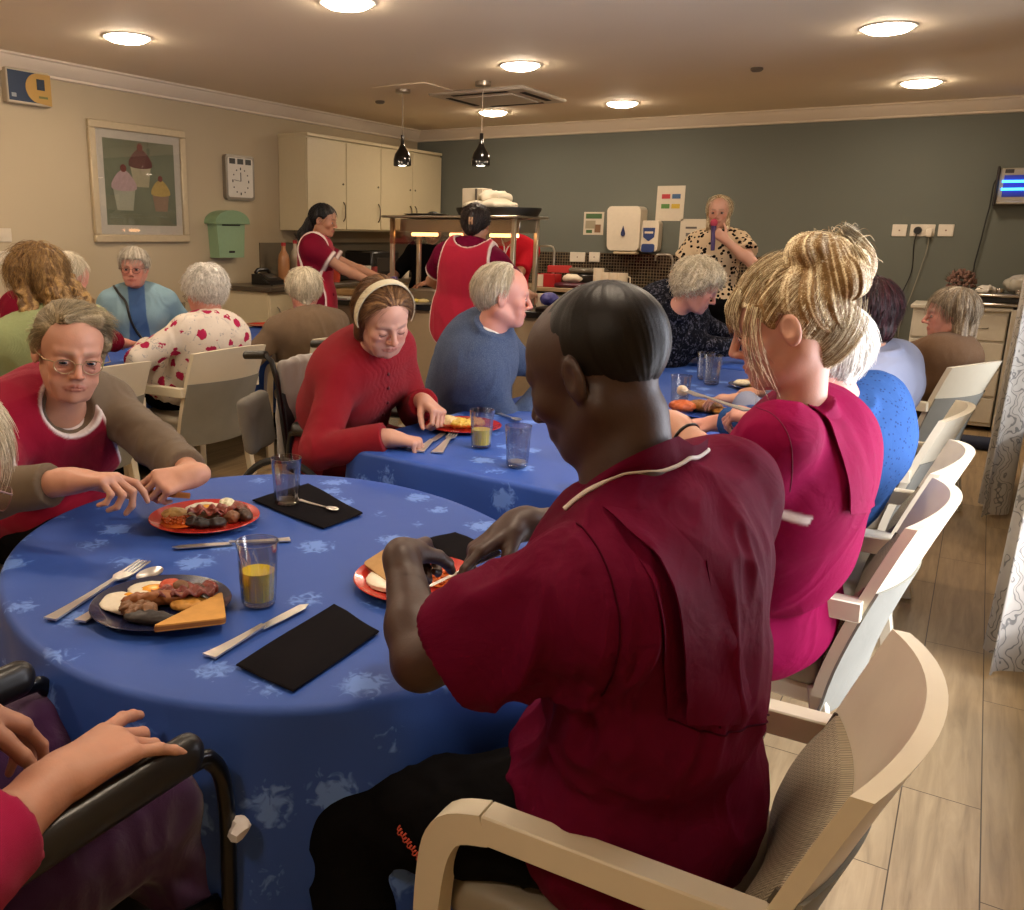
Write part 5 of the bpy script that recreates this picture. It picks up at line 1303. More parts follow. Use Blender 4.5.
def table_cloth(name, cx, cy, rot, hx, hy, nexp, zt, zb, lab, tlab, seed=0, folds_n=22, amp=.03, corner=0., group=None, cat='tablecloth'):
    def B_(t):
        c, s = cos(t), sin(t); r = (abs(c/hx)**nexp+abs(s/hy)**nexp)**(-1/nexp); return r*c, r*s
    n = 220; ts = np.linspace(0, 2*pi, n+1)[:-1]; E_ = np.array([B_(t) for t in ts]); T = np.roll(E_, -1, 0)-np.roll(E_, 1, 0); T /= np.linalg.norm(T, axis=1)[:, None]; N = np.stack([T[:, 1], -T[:, 0]], 1)
    L = np.cumsum(np.linalg.norm(E_-np.roll(E_, 1, 0), axis=1)); tot = L[-1]; rings = []
    for f in (0.02, .25, .5, .75, .9, .97): rings.append(np.concatenate([E_*f, np.full((n, 1), zt)+.0012*np.sin(ts*3+f*9)[:, None]], 1))
    r = .016
    for a in np.linspace(0, pi/2, 5): rings.append(np.concatenate([E_+N*(r*sin(a)-r*.0), np.full((n, 1), zt-r+r*cos(a))], 1))
    rg = np.random.default_rng(seed); ph = rg.random(4)*6.28; ck = np.abs(np.cos(ts)*np.sin(ts))*2
    u = L/tot*2*pi
    wave = .5*np.sin(folds_n*u+ph[0]+1.2*np.sin(3*u+ph[1]))+.32*np.sin(folds_n*.6//1*u+ph[2])+.25*np.sin(5*u+ph[3])
    H = zt-r-zb
    for h in np.linspace(0, 1, 22)[1:]:
        g = h**.55; zz = zt-r-h*(H+corner*ck**3*H); o = r+.012*h+amp*g*(wave+.55)+.02*h*ck
        rings.append(np.concatenate([E_+N*o[:, None], zz[:, None]], 1))
    R = np.array(rings); m = len(R); A = np.arange(m)[:, None]*n+np.arange(n)[None]
    ca, sa = cos(rot), sin(rot); P = R.reshape(-1, 3); P = np.stack([P[:, 0]*ca-P[:, 1]*sa+cx, P[:, 0]*sa+P[:, 1]*ca+cy, P[:, 2]], 1)
    q = np.stack([A[:-1], A[1:], np.roll(A, -1, 1)[1:], np.roll(A, -1, 1)[:-1]], -1).reshape(-1, 4)
    faces = [tuple(f) for f in q]+[tuple(range(n))]
    o = mesh_obj(name, P, faces, M_blue, None, True, (cx, cy, 0)); sol = o.modifiers.new('thick', 'SOLIDIFY'); sol.thickness = .0025; sol.offset = -1
    tag(o, lab, cat, group)
    e = empty('dining_table', (cx, cy, 0), rot, tlab, 'table')
    pts = [B_(t) for t in ts[::4]]; MB().prism([(a*.985, b*.985) for a, b in pts], zt-.035, zt-.004, lambda x, y, z: (x, y, z)).build('tabletop', M_top, e)
    for sx in (-1, 1):
        for sy in (-1, 1): MB().box((sx*hx*.62, sy*hy*.62, (zt-.035)/2), (.05, .05, zt-.035), .006).build('leg', M_cw, e)
    return o
TZ = .75
table_cloth('tablecloth', -1.335, 1.52, radians(-28), .715, .60, 2.15, TZ, .27, 'blue damask cloth hanging over the round table nearest the photographer', 'round dining table nearest the photographer, under its blue cloth', 1, 13, .048, .12)
table_cloth('tablecloth', -1.20, 3.86, radians(-5), .575, 1.44, 14, TZ, .25, 'blue damask cloth on the long table behind the person in the maroon tunic', 'long dining table behind the person in the maroon tunic, under its blue cloth', 2, 26, .016)
table_cloth('tablecloth', -1.02, 5.86, 0, .46, .42, 10, TZ, .3, 'blue cloth on the small far table by the person in dark patterned top', 'small far dining table in front of the person in the dark patterned top', 3, 14, .015)
table_cloth('tablecloth', -4.47, 4.35, 0, .46, 1.05, 12, TZ, .3, 'blue cloth on the table below the cupcake picture', 'dining table below the cupcake picture, under its blue cloth', 4, 20, .015)
ZP = TZ+.004
# ------------------------------------------------------------------ table ware
PR = V(.844, .537, 0); PA = V(-.537, .844, 0)
def OP(c, r, a, z=0): return V(c[0], c[1], c[2])+PR*r+PA*a+V(0, 0, z)
M_cut = plain('cutlery_steel', 'd8d4cc', .3, .9, nz=.02)
def plate(q, col, rad, lab, group=None):
    p = Wz(*q, ZP); m = MB(); k = rad/.13
    m.lathe([(0, .003), (.085*k, .003), (.095*k, .006), (.126*k, .016), (.13*k, .0175), (.1315*k, .016), (.128*k, .013), (.098*k, .002), (.088*k, 0), (0, 0)], 48, closed=True)
    o = m.build('plate', plain('plate_'+col, col, .22, nz=.03, coat=.4)); o.location = (p[0], p[1], ZP); tag(o, lab, 'plate', group); return V(p[0], p[1], ZP)
def cutlery(kind, qa, qb, lab, z=ZP, w=1., bowl=None, pa=None, pb=None, par=None):
    "kind laid from handle end qa to tip qb"
    a = Wz(*qa, z) if pa is None else pa; b = Wz(*qb, z) if pb is None else pb; d = b-a; L = np.linalg.norm(d[:2]) if pa is None else np.linalg.norm(d)
    e = empty(kind, (0, 0, 0), 0, lab, kind); m = MB(); h = L/.2
    def hnd(l0, l1):
        vs = []; ys = np.linspace(l0, l1, 9); m2 = MB()
        for i, y in enumerate(ys):
            t = i/8; ww = (.0095-.006*t**.7)*w; 
            for sx, sz in ((-1, 0), (-1, 1), (1, 1), (1, 0)): vs.append((sx*ww, y, .0025*sz+.004*t*t))
        fs = [(0, 1, 2, 3)]+[(i*4+k, i*4+(k+1) % 4, (i+1)*4+(k+1) % 4, (i+1)*4+k)[::-1] for i in range(8) for k in range(4)]+[(35, 34, 33, 32)]
        return m2.add(vs, fs)
    if kind == 'fork':
        hm_ = hnd(0, .13); m.add([(-.011, .14, .004), (.011, .14, .004), (.012, .158, .003), (-.012, .158, .003), (-.003, .128, .0042), (.003, .128, .0042)], [(0, 1, 2, 3), (4, 5, 1, 0)])
        nm = len(m.v)
        m2 = MB(); 
        for sx in (-.0095, -.0032, .0032, .0095): m2.bar((sx, .155, .004), (sx*.95, .2, .007), .0034, .0018, .0004)
        m2.prism([(-.003, .127), (.003, .127), (.0115, .142), (.0118, .158), (-.0118, .158), (-.0115, .142)], .003, .0052)
        part2 = ('tines', m2)
    elif kind == 'knife':
        hm_ = hnd(0, .105); m2 = MB(); m2.prism([(-.006, .1), (.006, .1), (.0085, .13), (.009, .185), (.003, .2), (-.006, .19), (-.0065, .13)], .0015, .0028); part2 = ('blade', m2)
    else:
        hm_ = hnd(0, .145); m2 = MB(); R_ = 14; P_ = []
        for j in range(6):
            f = j/5; P_.append([V(.017*f*cos(t), .172+.028*f*sin(t), .002+.006*f*f) for t in np.linspace(0, 2*pi, R_+1)])
        m2.grid(P_); m2.grid([[p-V(0, 0, .0012) for p in r][::-1] for r in P_]); part2 = ('bowl', m2)
    ho = hm_.build('handle', M_cut, e); po = part2[1].build(part2[0], M_cut, e)
    e.scale = (h, h, h); y = U(d) if pa is not None else U(V(d[0], d[1], 0)); x = U(np.cross(y, V(0, 0, 1))); zz = np.cross(x, y)
    import mathutils
    e.rotation_euler = mathutils.Matrix([[x[0], y[0], zz[0]], [x[1], y[1], zz[1]], [x[2], y[2], zz[2]]]).to_euler(); e.location = tuple(map(float, (a[0], a[1], z if pa is None else a[2])))
    return e
M_tum = thin('tumbler_plastic', 'f2f0ee', 1.5, .11, .08); M_juice = plain('orange_squash', 'ffe038', .25)
t = MATS['orange_squash']; t.node_tree.nodes['Principled BSDF'].inputs['Subsurface Weight'].default_value = .6; t.node_tree.nodes['Principled BSDF'].inputs['Subsurface Radius'].default_value = (.03, .02, .004)
def tumbler(q, lab, juice=None, s=1., pos=None, z=ZP, jm=None, group=None):
    p = Wz(*q, z) if pos is None else pos; e = empty('drinking_glass', (p[0], p[1], z), .3, lab, 'glass', group); n = 48; H = .125*s; prof = []
    def ring(r, zz, fl):
        return [V((r+fl*.0016*s*cos(12*t))*cos(t), (r+fl*.0016*s*cos(12*t))*sin(t), zz) for t in np.linspace(0, 2*pi, n+1)[:-1]]
    R = [ring(.0005, .0, 0), ring(.028*s, 0, .0), ring(.031*s, .004, 1), ring(.036*s, H*.72, 1), ring(.0385*s, H*.8, .0), ring(.0405*s, H, 0), ring(.0388*s, H, 0), ring(.0368*s, H*.8, .0), ring(.0342*s, H*.72, .7), ring(.029*s, .012, .7), ring(.0005, .011, 0)]
    m = MB(); m.grid([[r[i] for r in R] for i in range(n)], True); m.build('tumbler', M_tum, e, radians(60))
    if juice:
        m = MB(); m.lathe([(0, .0115), (.0284*s, .0122), (.0284*s+(.0052*s)*juice, .0122+H*.72*juice), (0, .0122+H*.72*juice)], 36, closed=True); m.build('drink', jm or M_juice, e)
    return e
def napkin(qs, lab, z=ZP, th=.008):
    P = [Wz(*q, z) for q in qs]; c = sum(P)/4; m = MB(); N = 10; top = []; 
    def pt(i, j, k): u, v = i/N, j/N; b = (P[0]*(1-u)*(1-v)+P[1]*u*(1-v)+P[2]*u*v+P[3]*(1-u)*v); e_ = min(u, 1-u, v, 1-v)*N; f = min(1, e_/1.0); return V(b[0], b[1], z+(th*(.55+.45*f)+.0015*sin(9*u+5*v)) if k else z)
    m.grid([[pt(i, j, 1) for j in range(N+1)] for i in range(N+1)]); m.grid([[pt(i, j, 0) for i in range(N+1)] for j in range(N+1)])
    ed = [(i, 0) for i in range(N)]+[(N, j) for j in range(N)]+[(N-i, N) for i in range(N)]+[(0, N-j) for j in range(N)]
    L = [pt(i, j, 0) for i, j in ed]; T = [pt(i, j, 1) for i, j in ed]; M_ = [(a+b)/2*V(1, 1, 1)+U((a-c)*V(1, 1, 0))*.003 for a, b in zip(L, T)]
    m.grid([[a, b_, t_] for a, b_, t_ in zip(L, M_, T)], True)
    o = m.build('napkin', M_nap, None, radians(50), (c[0], c[1], z)); tag(o, lab, 'napkin'); return o
M_nap = cloth('black_napkin_cloth', '171518', wr=.15, weave=1400, nz=.1)
# food
rgf = np.random.default_rng(5)
def egg(c, lab, r=.038, yk=(0, 0), rot=0, yr=.014):
    r *= 1.15; yr *= 1.35
    c = np.asarray(c, float); ops = [el((0, 0, 0), (r, r*.8, .005))]+[el((r*.6*cos(a), r*.55*sin(a), 0), (r*.45, r*.42, .004), None, .012) for a in rgf.random(5)*6.28]
    P, F = blob(ops, .0025, disp=lambda P, N: .0012*fbm(P*70+c[0]*9, 2)); o = mesh_obj('fried_egg', P, F, plain('egg_white', 'e6dcc4', .35, nz=.06, scale=60), None, True); o.location = tuple(c); tag(o, lab, 'egg')
    P, F = blob([el((yk[0], yk[1], .005), (yr, yr, .006))], .002); mesh_obj('yolk', P, F, plain('egg_yolk', 'e8a020', .25, nz=.1), o, True); return o
def lump(name, c, r, col, lab, cat, rot=0., seed=1, amp=.003, sc=70, rough=.5, spots=None):
    R_ = np.array([[cos(rot), -sin(rot), 0], [sin(rot), cos(rot), 0], [0, 0, 1]]); r = (r[0]*1.15, r[1]*1.2, r[2]*1.3); return foodblob(name, c, r, col, lab, cat, seed, amp, sc, None, .0022, R_, rough)
def rasher(c, rot, L, w, lab, col='7c3028', wv=3):
    w *= 1.2; c = np.asarray(c)+V(0, 0, .006)
    m = MB(); P = []; n = 28
    for k in (0, 1):
        P.append([[V(L*(i/n-.5), w*(j/6-.5)*(1+.15*sin(i*.9)), .004*(1-k)+.006*sin(wv*2*pi*i/n+.6*j)+.006+.003*sin(j*1.4)) for j in range(7)] for i in range(n+1)])
    m.grid(P[0]); m.grid([r[::-1] for r in P[1]]); m.xf(lambda v: rotz(v, rot)); mt = plain('bacon_'+col, col, .35, nz=.5, scale=60); o = m.build('bacon_rasher', mt, None, True); s_ = o.modifiers.new('t', 'SOLIDIFY'); s_.thickness = .002
    o.location = tuple(map(float, c)); tag(o, lab, 'bacon'); return o
def toast(c, rot, a, lab, th=.012, tilt=0., cat='toast', col='c08a3c', pts=None, az=0.):
    pts = pts or [(0, 0), (a, 0), (a*.12, a*.78)]; cx_ = sum(p[0] for p in pts)/3; cy_ = sum(p[1] for p in pts)/3
    N = 5; pts = [(x-cx_, y-cy_) for x, y in pts]; poly = []
    for i in range(3):
        p0, p1, p2 = [np.array(pts[(i+k) % 3]) for k in (-1, 0, 1)]; d0 = U(p0-p1); d2 = U(p2-p1)
        for t in np.linspace(0, 1, 5): poly.append(tuple(p1+d0*.012*(1-t)**2+d2*.012*t*t))
    m = MB(); m.prism(poly, 0, th); e = m.build('toast_triangle', plain('toast_'+col, col, .7, nz=.22, scale=45, bump=.5), None, radians(40)); e.location = tuple(map(float, c)); e.rotation_euler = (tilt, az, rot); tag(e, lab, cat)
    m = MB(); m.prism([(x*1.015, y*1.015) for x, y in poly], th*.22, th*.78); m.build('crust', plain('toast_crust', '8a5522', .7, nz=.2), e); return e
def beans(c, rx, ry, n, lab, rot=0):
    m = MB(); rg = random.Random(int(1000*abs(c[0])+n))
    for k in range(n):
        a = rg.random()*6.28; q = sqrt(rg.random()); p = V(rx*q*cos(a), ry*q*sin(a), .004+.008*(1-q)*rg.random()+.002); t = rg.random()*3.14
        m.ball(p, (.006, .0042, .0042), 8, 5, np.array([[cos(t), -sin(t), 0], [sin(t), cos(t), 0], [0, 0, 1]]))
    m.lathe([(0, .005), (rx*.8, .004), (rx, 0)], 24, closed=True)
    o = m.build('baked_beans', plain('bean_sauce', 'b8561c', .25, nz=.25, scale=200), None, True); o.location = tuple(map(float, c)); o.rotation_euler = (0, 0, rot); tag(o, lab, 'baked beans', None, 'stuff'); return o
# plate 1: dark blue, nearest
c1 = plate((162, 608), '1c2140', .138, 'dark blue plate of cooked breakfast at the near edge of the round table')
egg(OP(c1, -.035, .05, .014), 'fried egg with orange yolk at the back left of the dark blue plate', .043, (.004, 0), 0, .021)
egg(OP(c1, -.08, -.012, .013), 'white of a fried egg at the left edge of the dark blue plate', .04, (-.01, .03), 0, .008)
lump('tomato', OP(c1, .005, .062, .02), (.026, .022, .012), 'b8431c', 'grilled tomato half at the back of the dark blue plate', 'tomato', seed=3)
lump('mushroom', OP(c1, .028, .048, .022), (.02, .016, .012), '6b4524', 'small brown mushroom beside the tomato on the dark blue plate', 'mushroom', seed=4)
lump('mushroom', OP(c1, .058, .052, .018), (.019, .017, .01), '4a3020', 'dark mushroom at the back right of the dark blue plate', 'mushroom', seed=9)
rasher(OP(c1, .04, .03, .012), .9, .13, .034, 'crisp bacon rasher across the back of the dark blue plate', '74281e')
rasher(OP(c1, .05, .008, .018), .75, .11, .03, 'second bacon rasher lying over the middle of the dark blue plate', '6a2a22', 4)
lump('sausage', OP(c1, -.015, -.008, .024), (.055, .014, .012), '8a5228', 'browned sausage across the middle of the dark blue plate', 'sausage', .75, 6, .004)
for k, (a, b) in enumerate(((-.055, -.04), (-.035, -.055), (-.012, -.05), (-.03, -.03))):
    lump('chopped_mushroom', OP(c1, a, b, .016), (.018, .014, .011), '7a5434', 'chopped brown mushroom piece at the front left of the dark blue plate', 'mushroom', k, k+2, .004, 110).__setitem__('group', 'chopped mushrooms on the dark blue plate')
lump('black_pudding', OP(c1, -.0, -.075, .013), (.048, .018, .01), '1d1310', 'black pudding at the front of the dark blue plate', 'black pudding', .4, 5, .002)
lump('hash_brown', OP(c1, .055, .0, .012), (.035, .026, .010), 'c28a3c', 'golden hash brown under the bacon on the dark blue plate', 'hash brown', .5, 7, .003)
tp_ = [Wz(x, y, ZP+.022) for x, y in ((152, 633), (222, 592), (226, 621))]; tc_ = sum(tp_)/3
toast(tc_-V(0, 0, .006), 0, .15, 'golden fried bread triangle on the near right of the dark blue plate', .013, -.06, pts=[(p[0]-tc_[0], p[1]-tc_[1]) for p in tp_])
# plate 2: red, far left
c2 = plate((205, 521), 'b82a20', .142, 'red plate of cooked breakfast in front of the person in the bib')
egg(OP(c2, -.01, .055, .014), 'fried egg with orange yolk on the near red plate', .046, (.0, 0), 0, .02)
lump('egg_white_piece', OP(c2, .045, .075, .02), (.022, .02, .016), 'e6dcb8', 'pale cooked egg piece at the back right of the near red plate', 'egg', 0, 3, .004)
lump('hash_brown', OP(c2, -.085, .02, .012), (.03, .028, .01), 'c49a58', 'hash brown at the left side of the near red plate', 'hash brown', .3, 4)
beans(OP(c2, -.06, -.035, .008), .05, .035, 46, 'small heap of baked beans at the front left of the near red plate', .4)
rasher(OP(c2, .01, .0, .016), .6, .10, .04, 'pinkish bacon in the middle of the near red plate', '8c4236')
rasher(OP(c2, .06, .012, .018), 1.1, .09, .036, 'second bacon rasher right of the middle of the near red plate', '7e3a2c', 2)
for k, (a, b, r, cc) in enumerate(((.0, -.055, .028, '1b120f'), (.04, -.05, .026, '20140f'), (-.02, -.045, .024, '241610'))): lump('black_pudding', OP(c2, a, b, .014), (r, r*.7, .009), cc, ['widest slice of black pudding at the front of the near red plate', 'slice of black pudding right of the widest one on the near red plate', 'slice of black pudding beside the beans on the near red plate'][k], 'black pudding', k, k)
for k, (a, b) in enumerate(((.075, -.015), (.1, .01), (.085, .035), (.11, -.01))): lump('mushroom', OP(c2, a, b, .018), (.018, .015, .013), ('7a5236', '4a3020', '6b4630', '3a2618')[k], 'cooked mushroom on the right side of the near red plate', 'mushroom', k, k+5, .003, 90)['group'] = 'mushrooms on the near red plate'
# plate 3: the man's
c3 = plate((419, 584), 'b83024', .142, 'red plate with toast and beans in front of the person in the maroon tunic')
egg(OP(c3, -.06, -.02, .014), 'fried egg under the toast on the red plate of the person in the maroon tunic', .045, (.01, 0), 0, .012)
toast(OP(c3, -.075, .035, .028), -.5, .12, 'white toast triangle standing on the red plate of the person in the maroon tunic', .014, .5, col='b8905a')
beans(OP(c3, .06, .0, .01), .045, .04, 60, 'heap of baked beans on the red plate of the person in the maroon tunic')
lump('hash_brown', OP(c3, .0, .05, .014), (.03, .024, .010), 'c07a34', 'hash brown at the back of the red plate of the person in the maroon tunic', 'hash brown', .3, 14)
# plates on the long table
c4 = plate((463, 428), 'b3261e', .15, 'red plate with pale food by the person in the red cardigan')
lump('sandwich_piece', OP(c4, -.07, .01, .025), (.05, .035, .018), 'd8bf86', 'pale bread piece at the left of the red plate by the red cardigan', 'bread', .3, 3)
lump('scrambled_egg', OP(c4, -.01, -.01, .022), (.05, .035, .014), 'dcb84c', 'yellow scrambled egg in the middle of the red plate by the red cardigan', 'egg', .1, 8, .005)
lump('potato_piece', OP(c4, .05, .02, .02), (.035, .03, .013), 'cf9c5a', 'golden potato at the right of the red plate by the red cardigan', 'potato', .1, 5, .005)
lump('tomato', OP(c4, .02, .05, .02), (.025, .02, .012), 'a8481e', 'orange tomato at the back of the red plate by the red cardigan', 'tomato', .1, 6, .004)
c5 = plate((716, 416), '34509c', .16, 'blue rimmed plate of food by the forearm of the person in magenta')
lump('tomato', OP(c5, -.13, .06, .03), (.05, .04, .02), 'b8541e', 'orange tomato at the left of the blue plate by the forearm', 'tomato', 0, 3)
lump('hash_brown', OP(c5, -.03, .07, .03), (.07, .04, .02), '8c5a22', 'browned food at the back of the blue plate by the forearm', 'hash brown', 0, 5)
lump('yellow_egg', OP(c5, .06, -.01, .02), (.07, .05, .012), 'c8882c', 'yellow egg at the right of the blue plate by the forearm', 'egg', 0, 7)
c6 = plate((757, 388), '2a3c70', .14, 'dark plate with pale fried food beyond the person in magenta')
lump('fried_food', OP(c6, .0, .01, .02), (.08, .05, .018), 'c89048', 'golden fried food on the dark plate beyond the person in magenta', 'food', 0, 5); lump('egg_white_piece', OP(c6, -.07, .01, .024), (.04, .03, .012), 'e0d2b0', 'pale piece at the left of the dark plate beyond the person in magenta', 'egg', 0, 8)
# tumblers
tumbler((259, 603), 'tumbler of orange squash at the middle of the round table', .62, 1.08)
tumbler((287, 503), 'empty clear tumbler standing on the black napkin by the far edge of the round table', None, 1.05, z=ZP+.008)
tumbler((481, 447), 'tumbler of orange squash by the red plate on the long table', .55, 1.1)
tumbler((517, 466), 'nearly empty clear tumbler at the corner of the long table', .05, 1.1, jm=plain('clear_water', 'b8b4ac', .1))
tumbler((679, 407), 'clear tumbler just right of the neck of the person in the maroon tunic', None, 1.15)
tumbler((711, 384), 'clear tumbler, right one of the pair on the far part of the long table', None, 1.2)
tumbler((704, 379), 'clear tumbler, left one of the pair on the far part of the long table', None, 1.15)
tumbler((180, 322), 'tumbler of orange squash on the table below the cupcake picture', .7, 1.3)
tumbler((165, 336), 'tumbler of dark red drink on the table below the cupcake picture', .75, 1.3, jm=plain('red_drink', '8c2a20', .2))
tumbler((268, 318), 'tumbler with pink drink beside the red plate on the far left table', .3, 1.3, jm=plain('pink_drink', 'b04a40', .2))
cutlery('fork', (50, 620), (145, 565), 'fork lying left of the dark blue plate')
cutlery('spoon', (80, 622), (160, 571), 'spoon mostly under the dark blue plate, only its ends in view', ZP+.001)
cutlery('knife', (209, 657), (307, 605), 'knife lying between the dark blue plate and the black napkin', w=1.2)
cutlery('knife', (290, 540), (172, 549), 'knife lying just below the red plate by the person in the bib')
cutlery('spoon', (299, 500), (338, 512), 'teaspoon resting on the black napkin by the empty tumbler', ZP+.009)
cutlery('knife', (418, 452), (444, 433), 'knife beside the red plate on the corner of the long table', w=1.5)
cutlery('fork', (437, 453), (455, 434), 'fork beside the red plate on the corner of the long table', w=1.5)
cutlery('spoon', (495, 412), (520, 422), 'spoon lying behind the tumblers on the long table', w=1.3)
napkin([(237, 666), (293, 692), (378, 633), (334, 605)], 'black folded napkin at the near right of the round table')
napkin([(253, 501), (323, 529), (362, 514), (308, 484)], 'black folded napkin under the empty tumbler')
napkin([(425, 541), (462, 566), (500, 553), (455, 533)], 'black folded napkin partly hidden behind the hands of the person in the maroon tunic')
p = plate((265, 326), 'b8321e', .15, 'orange-red plate at the far end of the table below the picture')
p = plate((150, 352), '8a7a60', .13, 'small plate with food in the hands of the person in the floral top'); lump('sandwich_piece', OP(p, 0, 0, .02), (.06, .05, .015), 'b87a40', 'browned food on the small plate of the person in the floral top', 'food', 0, 5)
o = tumbler((0, 0), 'stemless clear tumbler at the far left edge', None, 1.1, pos=Wz(5, 530, ZP)) if False else None
o = crate('plastic_crate', -3.0, 4.9, 0, .45, .3, .22, plain('crate_grey', '6d6a64', .5), 'grey plastic box on the floor behind the cream chair legs', 'box')
# ------------------------------------------------------------------ the people
D2 = radians
VW = lambda P: U(V(P[0], P[1], 0))                     # away from the photographer
Zv = V(0, 0, 1)
S_pale = skin('skin_pale', 'c99c86', 'a8604f', '8a7560'); S_old = skin('skin_old', 'c4957c', 'a3604e', '80705e', mott=.18); S_dark = skin('skin_dark_brown', '3c261b', '40241e', '1a110c', .03, .5, .1, blush='3c2018')
S_tan = skin('skin_tan', 'b08468', '944f42', '3a2a20'); S_rosy = skin('skin_rosy', 'cc9482', 'ae5f52', 'a89a88', mott=.12)
M_black = cloth('black_trouser_cloth', '100f10', wr=.3); M_shoe = plain('black_shoe_leather', '100e0d', .4)
M_mar = cloth('maroon_tunic_cloth', '5e0c2a', 'e8dcd6', rough=.6, weave=1200, wr=.6, wsc=9); M_mag = cloth('magenta_tunic_cloth', '82103e', 'ece2e0', rough=.6, weave=1200, wr=.5, wsc=9); M_tab = cloth('red_tabard_cloth', '9c2034', 'd8c4bc', rough=.6, wr=.25, sheen=.1)
M_trim = plain('white_piping_cloth', 'e2dad2', .7)
H_white = hairm('hair_white', 'cdc6ba', 'fbf6ec'); H_cream = hairm('hair_cream_white', 'c4b698', 'f6ecd6'); H_grey = hairm('hair_grey', '9c9282', 'd4cab8'); H_ash = hairm('hair_ash_blonde_grey', '80704f', 'b8a684'); H_blonde = hairm('hair_blonde', '8c6c3e', 'fff2cc'); H_brown = hairm('hair_mid_brown', '5e3c22', 'a07648'); H_dkred = hairm('hair_dark_red', '1c0708', '42141a'); H_black = hairm('hair_black', '0c0a0a', '262020'); H_gold = hairm('hair_golden_brown', '6e4e28', 'b08c54'); H_bob = hairm('hair_greying_bob', '7e6a50', 'c0ae92')
SHORT = dict(n=1500, len=.045, r=.0008, fringe=.06)
CURLY = dict(n=2200, len=.035, r=.0011, curl=1.3, off=.026, lift=.5, fringe=.075, amp=.006)
# 1 --- the person in the maroon tunic
h = W(597, 374, 1.27); sc = 1.05
B = Body(V(-.385, 1.28, .62), h, V(-.96, .16, -.42), D2(-82), sc, sw=.175, bulge=.055, roll=.0, neck=W(628, 500, 1.22))
B.SL = W(594, 602, 1.08); B.SR = W(715, 495, 1.38)
B.set_arm(-1, W(402, 556, 1.36), elbow=W(420, 662, 1.17), d=U(V(-.25, .55, -.15)), n=U(V(.35, .25, -.9)), curl=((1.1, 1.5, .8), (1.2, 1.5, .8), (1.2, 1.5, .9), (1.2, 1.5, .9)), thumb=(.7, .5, .45), tcurl=.5)
B.set_arm(1, W(516, 526, 1.55), elbow=W(650, 520, 1.70), d=U(W(450, 566, 1.48)-W(516, 526, 1.55)), n=V(.1, -.35, -.9), curl=((.25, .35, .2), (.5, .9, .6), (.8, 1.2, .7), (.9, 1.2, .8)), thumb=(.75, .35, .5), tcurl=.2)
B.kL = W(392, 868, 1.3)*V(1, 1, 0)+V(0, 0, .53); B.kL = V(-.81, 1.09, .51); B.aL = V(-.73, 1.03, .09); B.kR = V(-.80, 1.50, .58); B.aR = V(-.84, 1.46, .10)
def pleat(P, N):
    q = (P-B.N)@B.CR; x, y, z = q[:, 0], q[:, 1], q[:, 2]
    e = np.abs(x)-(.105+.16*np.clip(-z-.30, -.3, 0)*-1+.02)*1.0; back = 1/(1+np.exp((y+.02)/.01)); zz = 1/(1+np.exp((-z-.42)/.012))
    f = folds(.009, (8, 8, 4.5), 2.2)(P, N)
    return f
tors = B.torso(.020, 1.12, sh=.060)
ar, cf = B.arms(.019, .74, ru=.050, flare=.012)
M_tun = tors+ar
folds_c = folds(.010, (11, 11, 5), 1.1, centers=[(B.SL*.6+B.arm[-1][1]*.4, .16), (B.P+V(0, 0, .15), .2), (B.SL+V(.1, .02, -.2), .15)])
def dman(P, N): return pleat(P, N)+folds_c(P, N)
skirt = el(B.P+V(.02, 0, -.01), V(.215, .18, .17), B.CR, .06)
ctr = neck_path(B, .088, -.018, -2.6, 2.8, 11); vn = B.N+B.CR@V(.02, .13, -.13)
BOT = [(566, 511), (578, 502), (596, 493), (628, 480), (664, 472), (690, 464), (706, 455)]
TOP = [(584, 498), (590, 487), (598, 478), (622, 461), (650, 446), (676, 435), (698, 431)]
NK = B.neck(.058)+head_ops(B.H, B.HR, sc, nose=1.25, jaw=1.05)[0]
def man_collar(root):
    q0 = spline([(x, y, 0) for x, y in BOT], 30); q1 = spline([(x, y, 0) for x, y in TOP], 30); rows = []; bk = []
    for p, q in zip(q0, q1):
        a = hit(tors+ar, p[0], p[1], .75, dman, .0)[0]; b = hit(NK, q[0], q[1], .75, None, .010)[0]; v = U(V(0, 0, CH)-a)
        if np.linalg.norm(b-a) > .12: b = a+V(0, 0, .02)
        mid = (a+b)/2+v*.008; r_ = [a+v*.002, mid, b+v*.004]; rows.append(spline(r_, 6)); bk.append([x-v*.006-V(0, 0, .001) for x in spline(r_, 6)])
    m = MB(); m.grid(rows); m.grid([r[::-1] for r in bk]); m.grid([[a[-1], b[-1]] for a, b in zip(rows, bk)][::-1]); m.grid([[a, b] for a, b in zip(rows[-1], bk[-1])]); m.build('collar', M_mar, root, radians(60))
SEAM = cloth('maroon_seam', '3c0719', wr=.1)
man_extra = [man_collar, surf_tube('neck_piping', tors+ar, BOT, .0036, M_trim, dman, .003),
    flap('back_pleat', M_tun+[skirt], [(604, 512), (624, 531), (650, 560), (668, 598), (678, 640), (681, 680), (682, 719)], M_mar, dman, .015, 62),
    flap('back_pleat', M_tun+[skirt], [(640, 558), (650, 590), (657, 630), (663, 675), (666, 716)], M_mar, dman, .006, 14),
    surf_tube('sleeve_seam', M_tun, [(578, 526), (598, 550), (612, 585), (618, 625), (612, 668), (602, 690)], .0013, SEAM, dman, .0008),
    surf_tube('yoke_seam', M_tun+[skirt], [(668, 719), (700, 728), (735, 726), (765, 712)], .0013, SEAM, dman, .0008),
    surf_tube('back_seam', M_tun+[skirt], [(708, 560), (716, 610), (716, 660), (712, 722)], .001, SEAM, dman, .0004)]
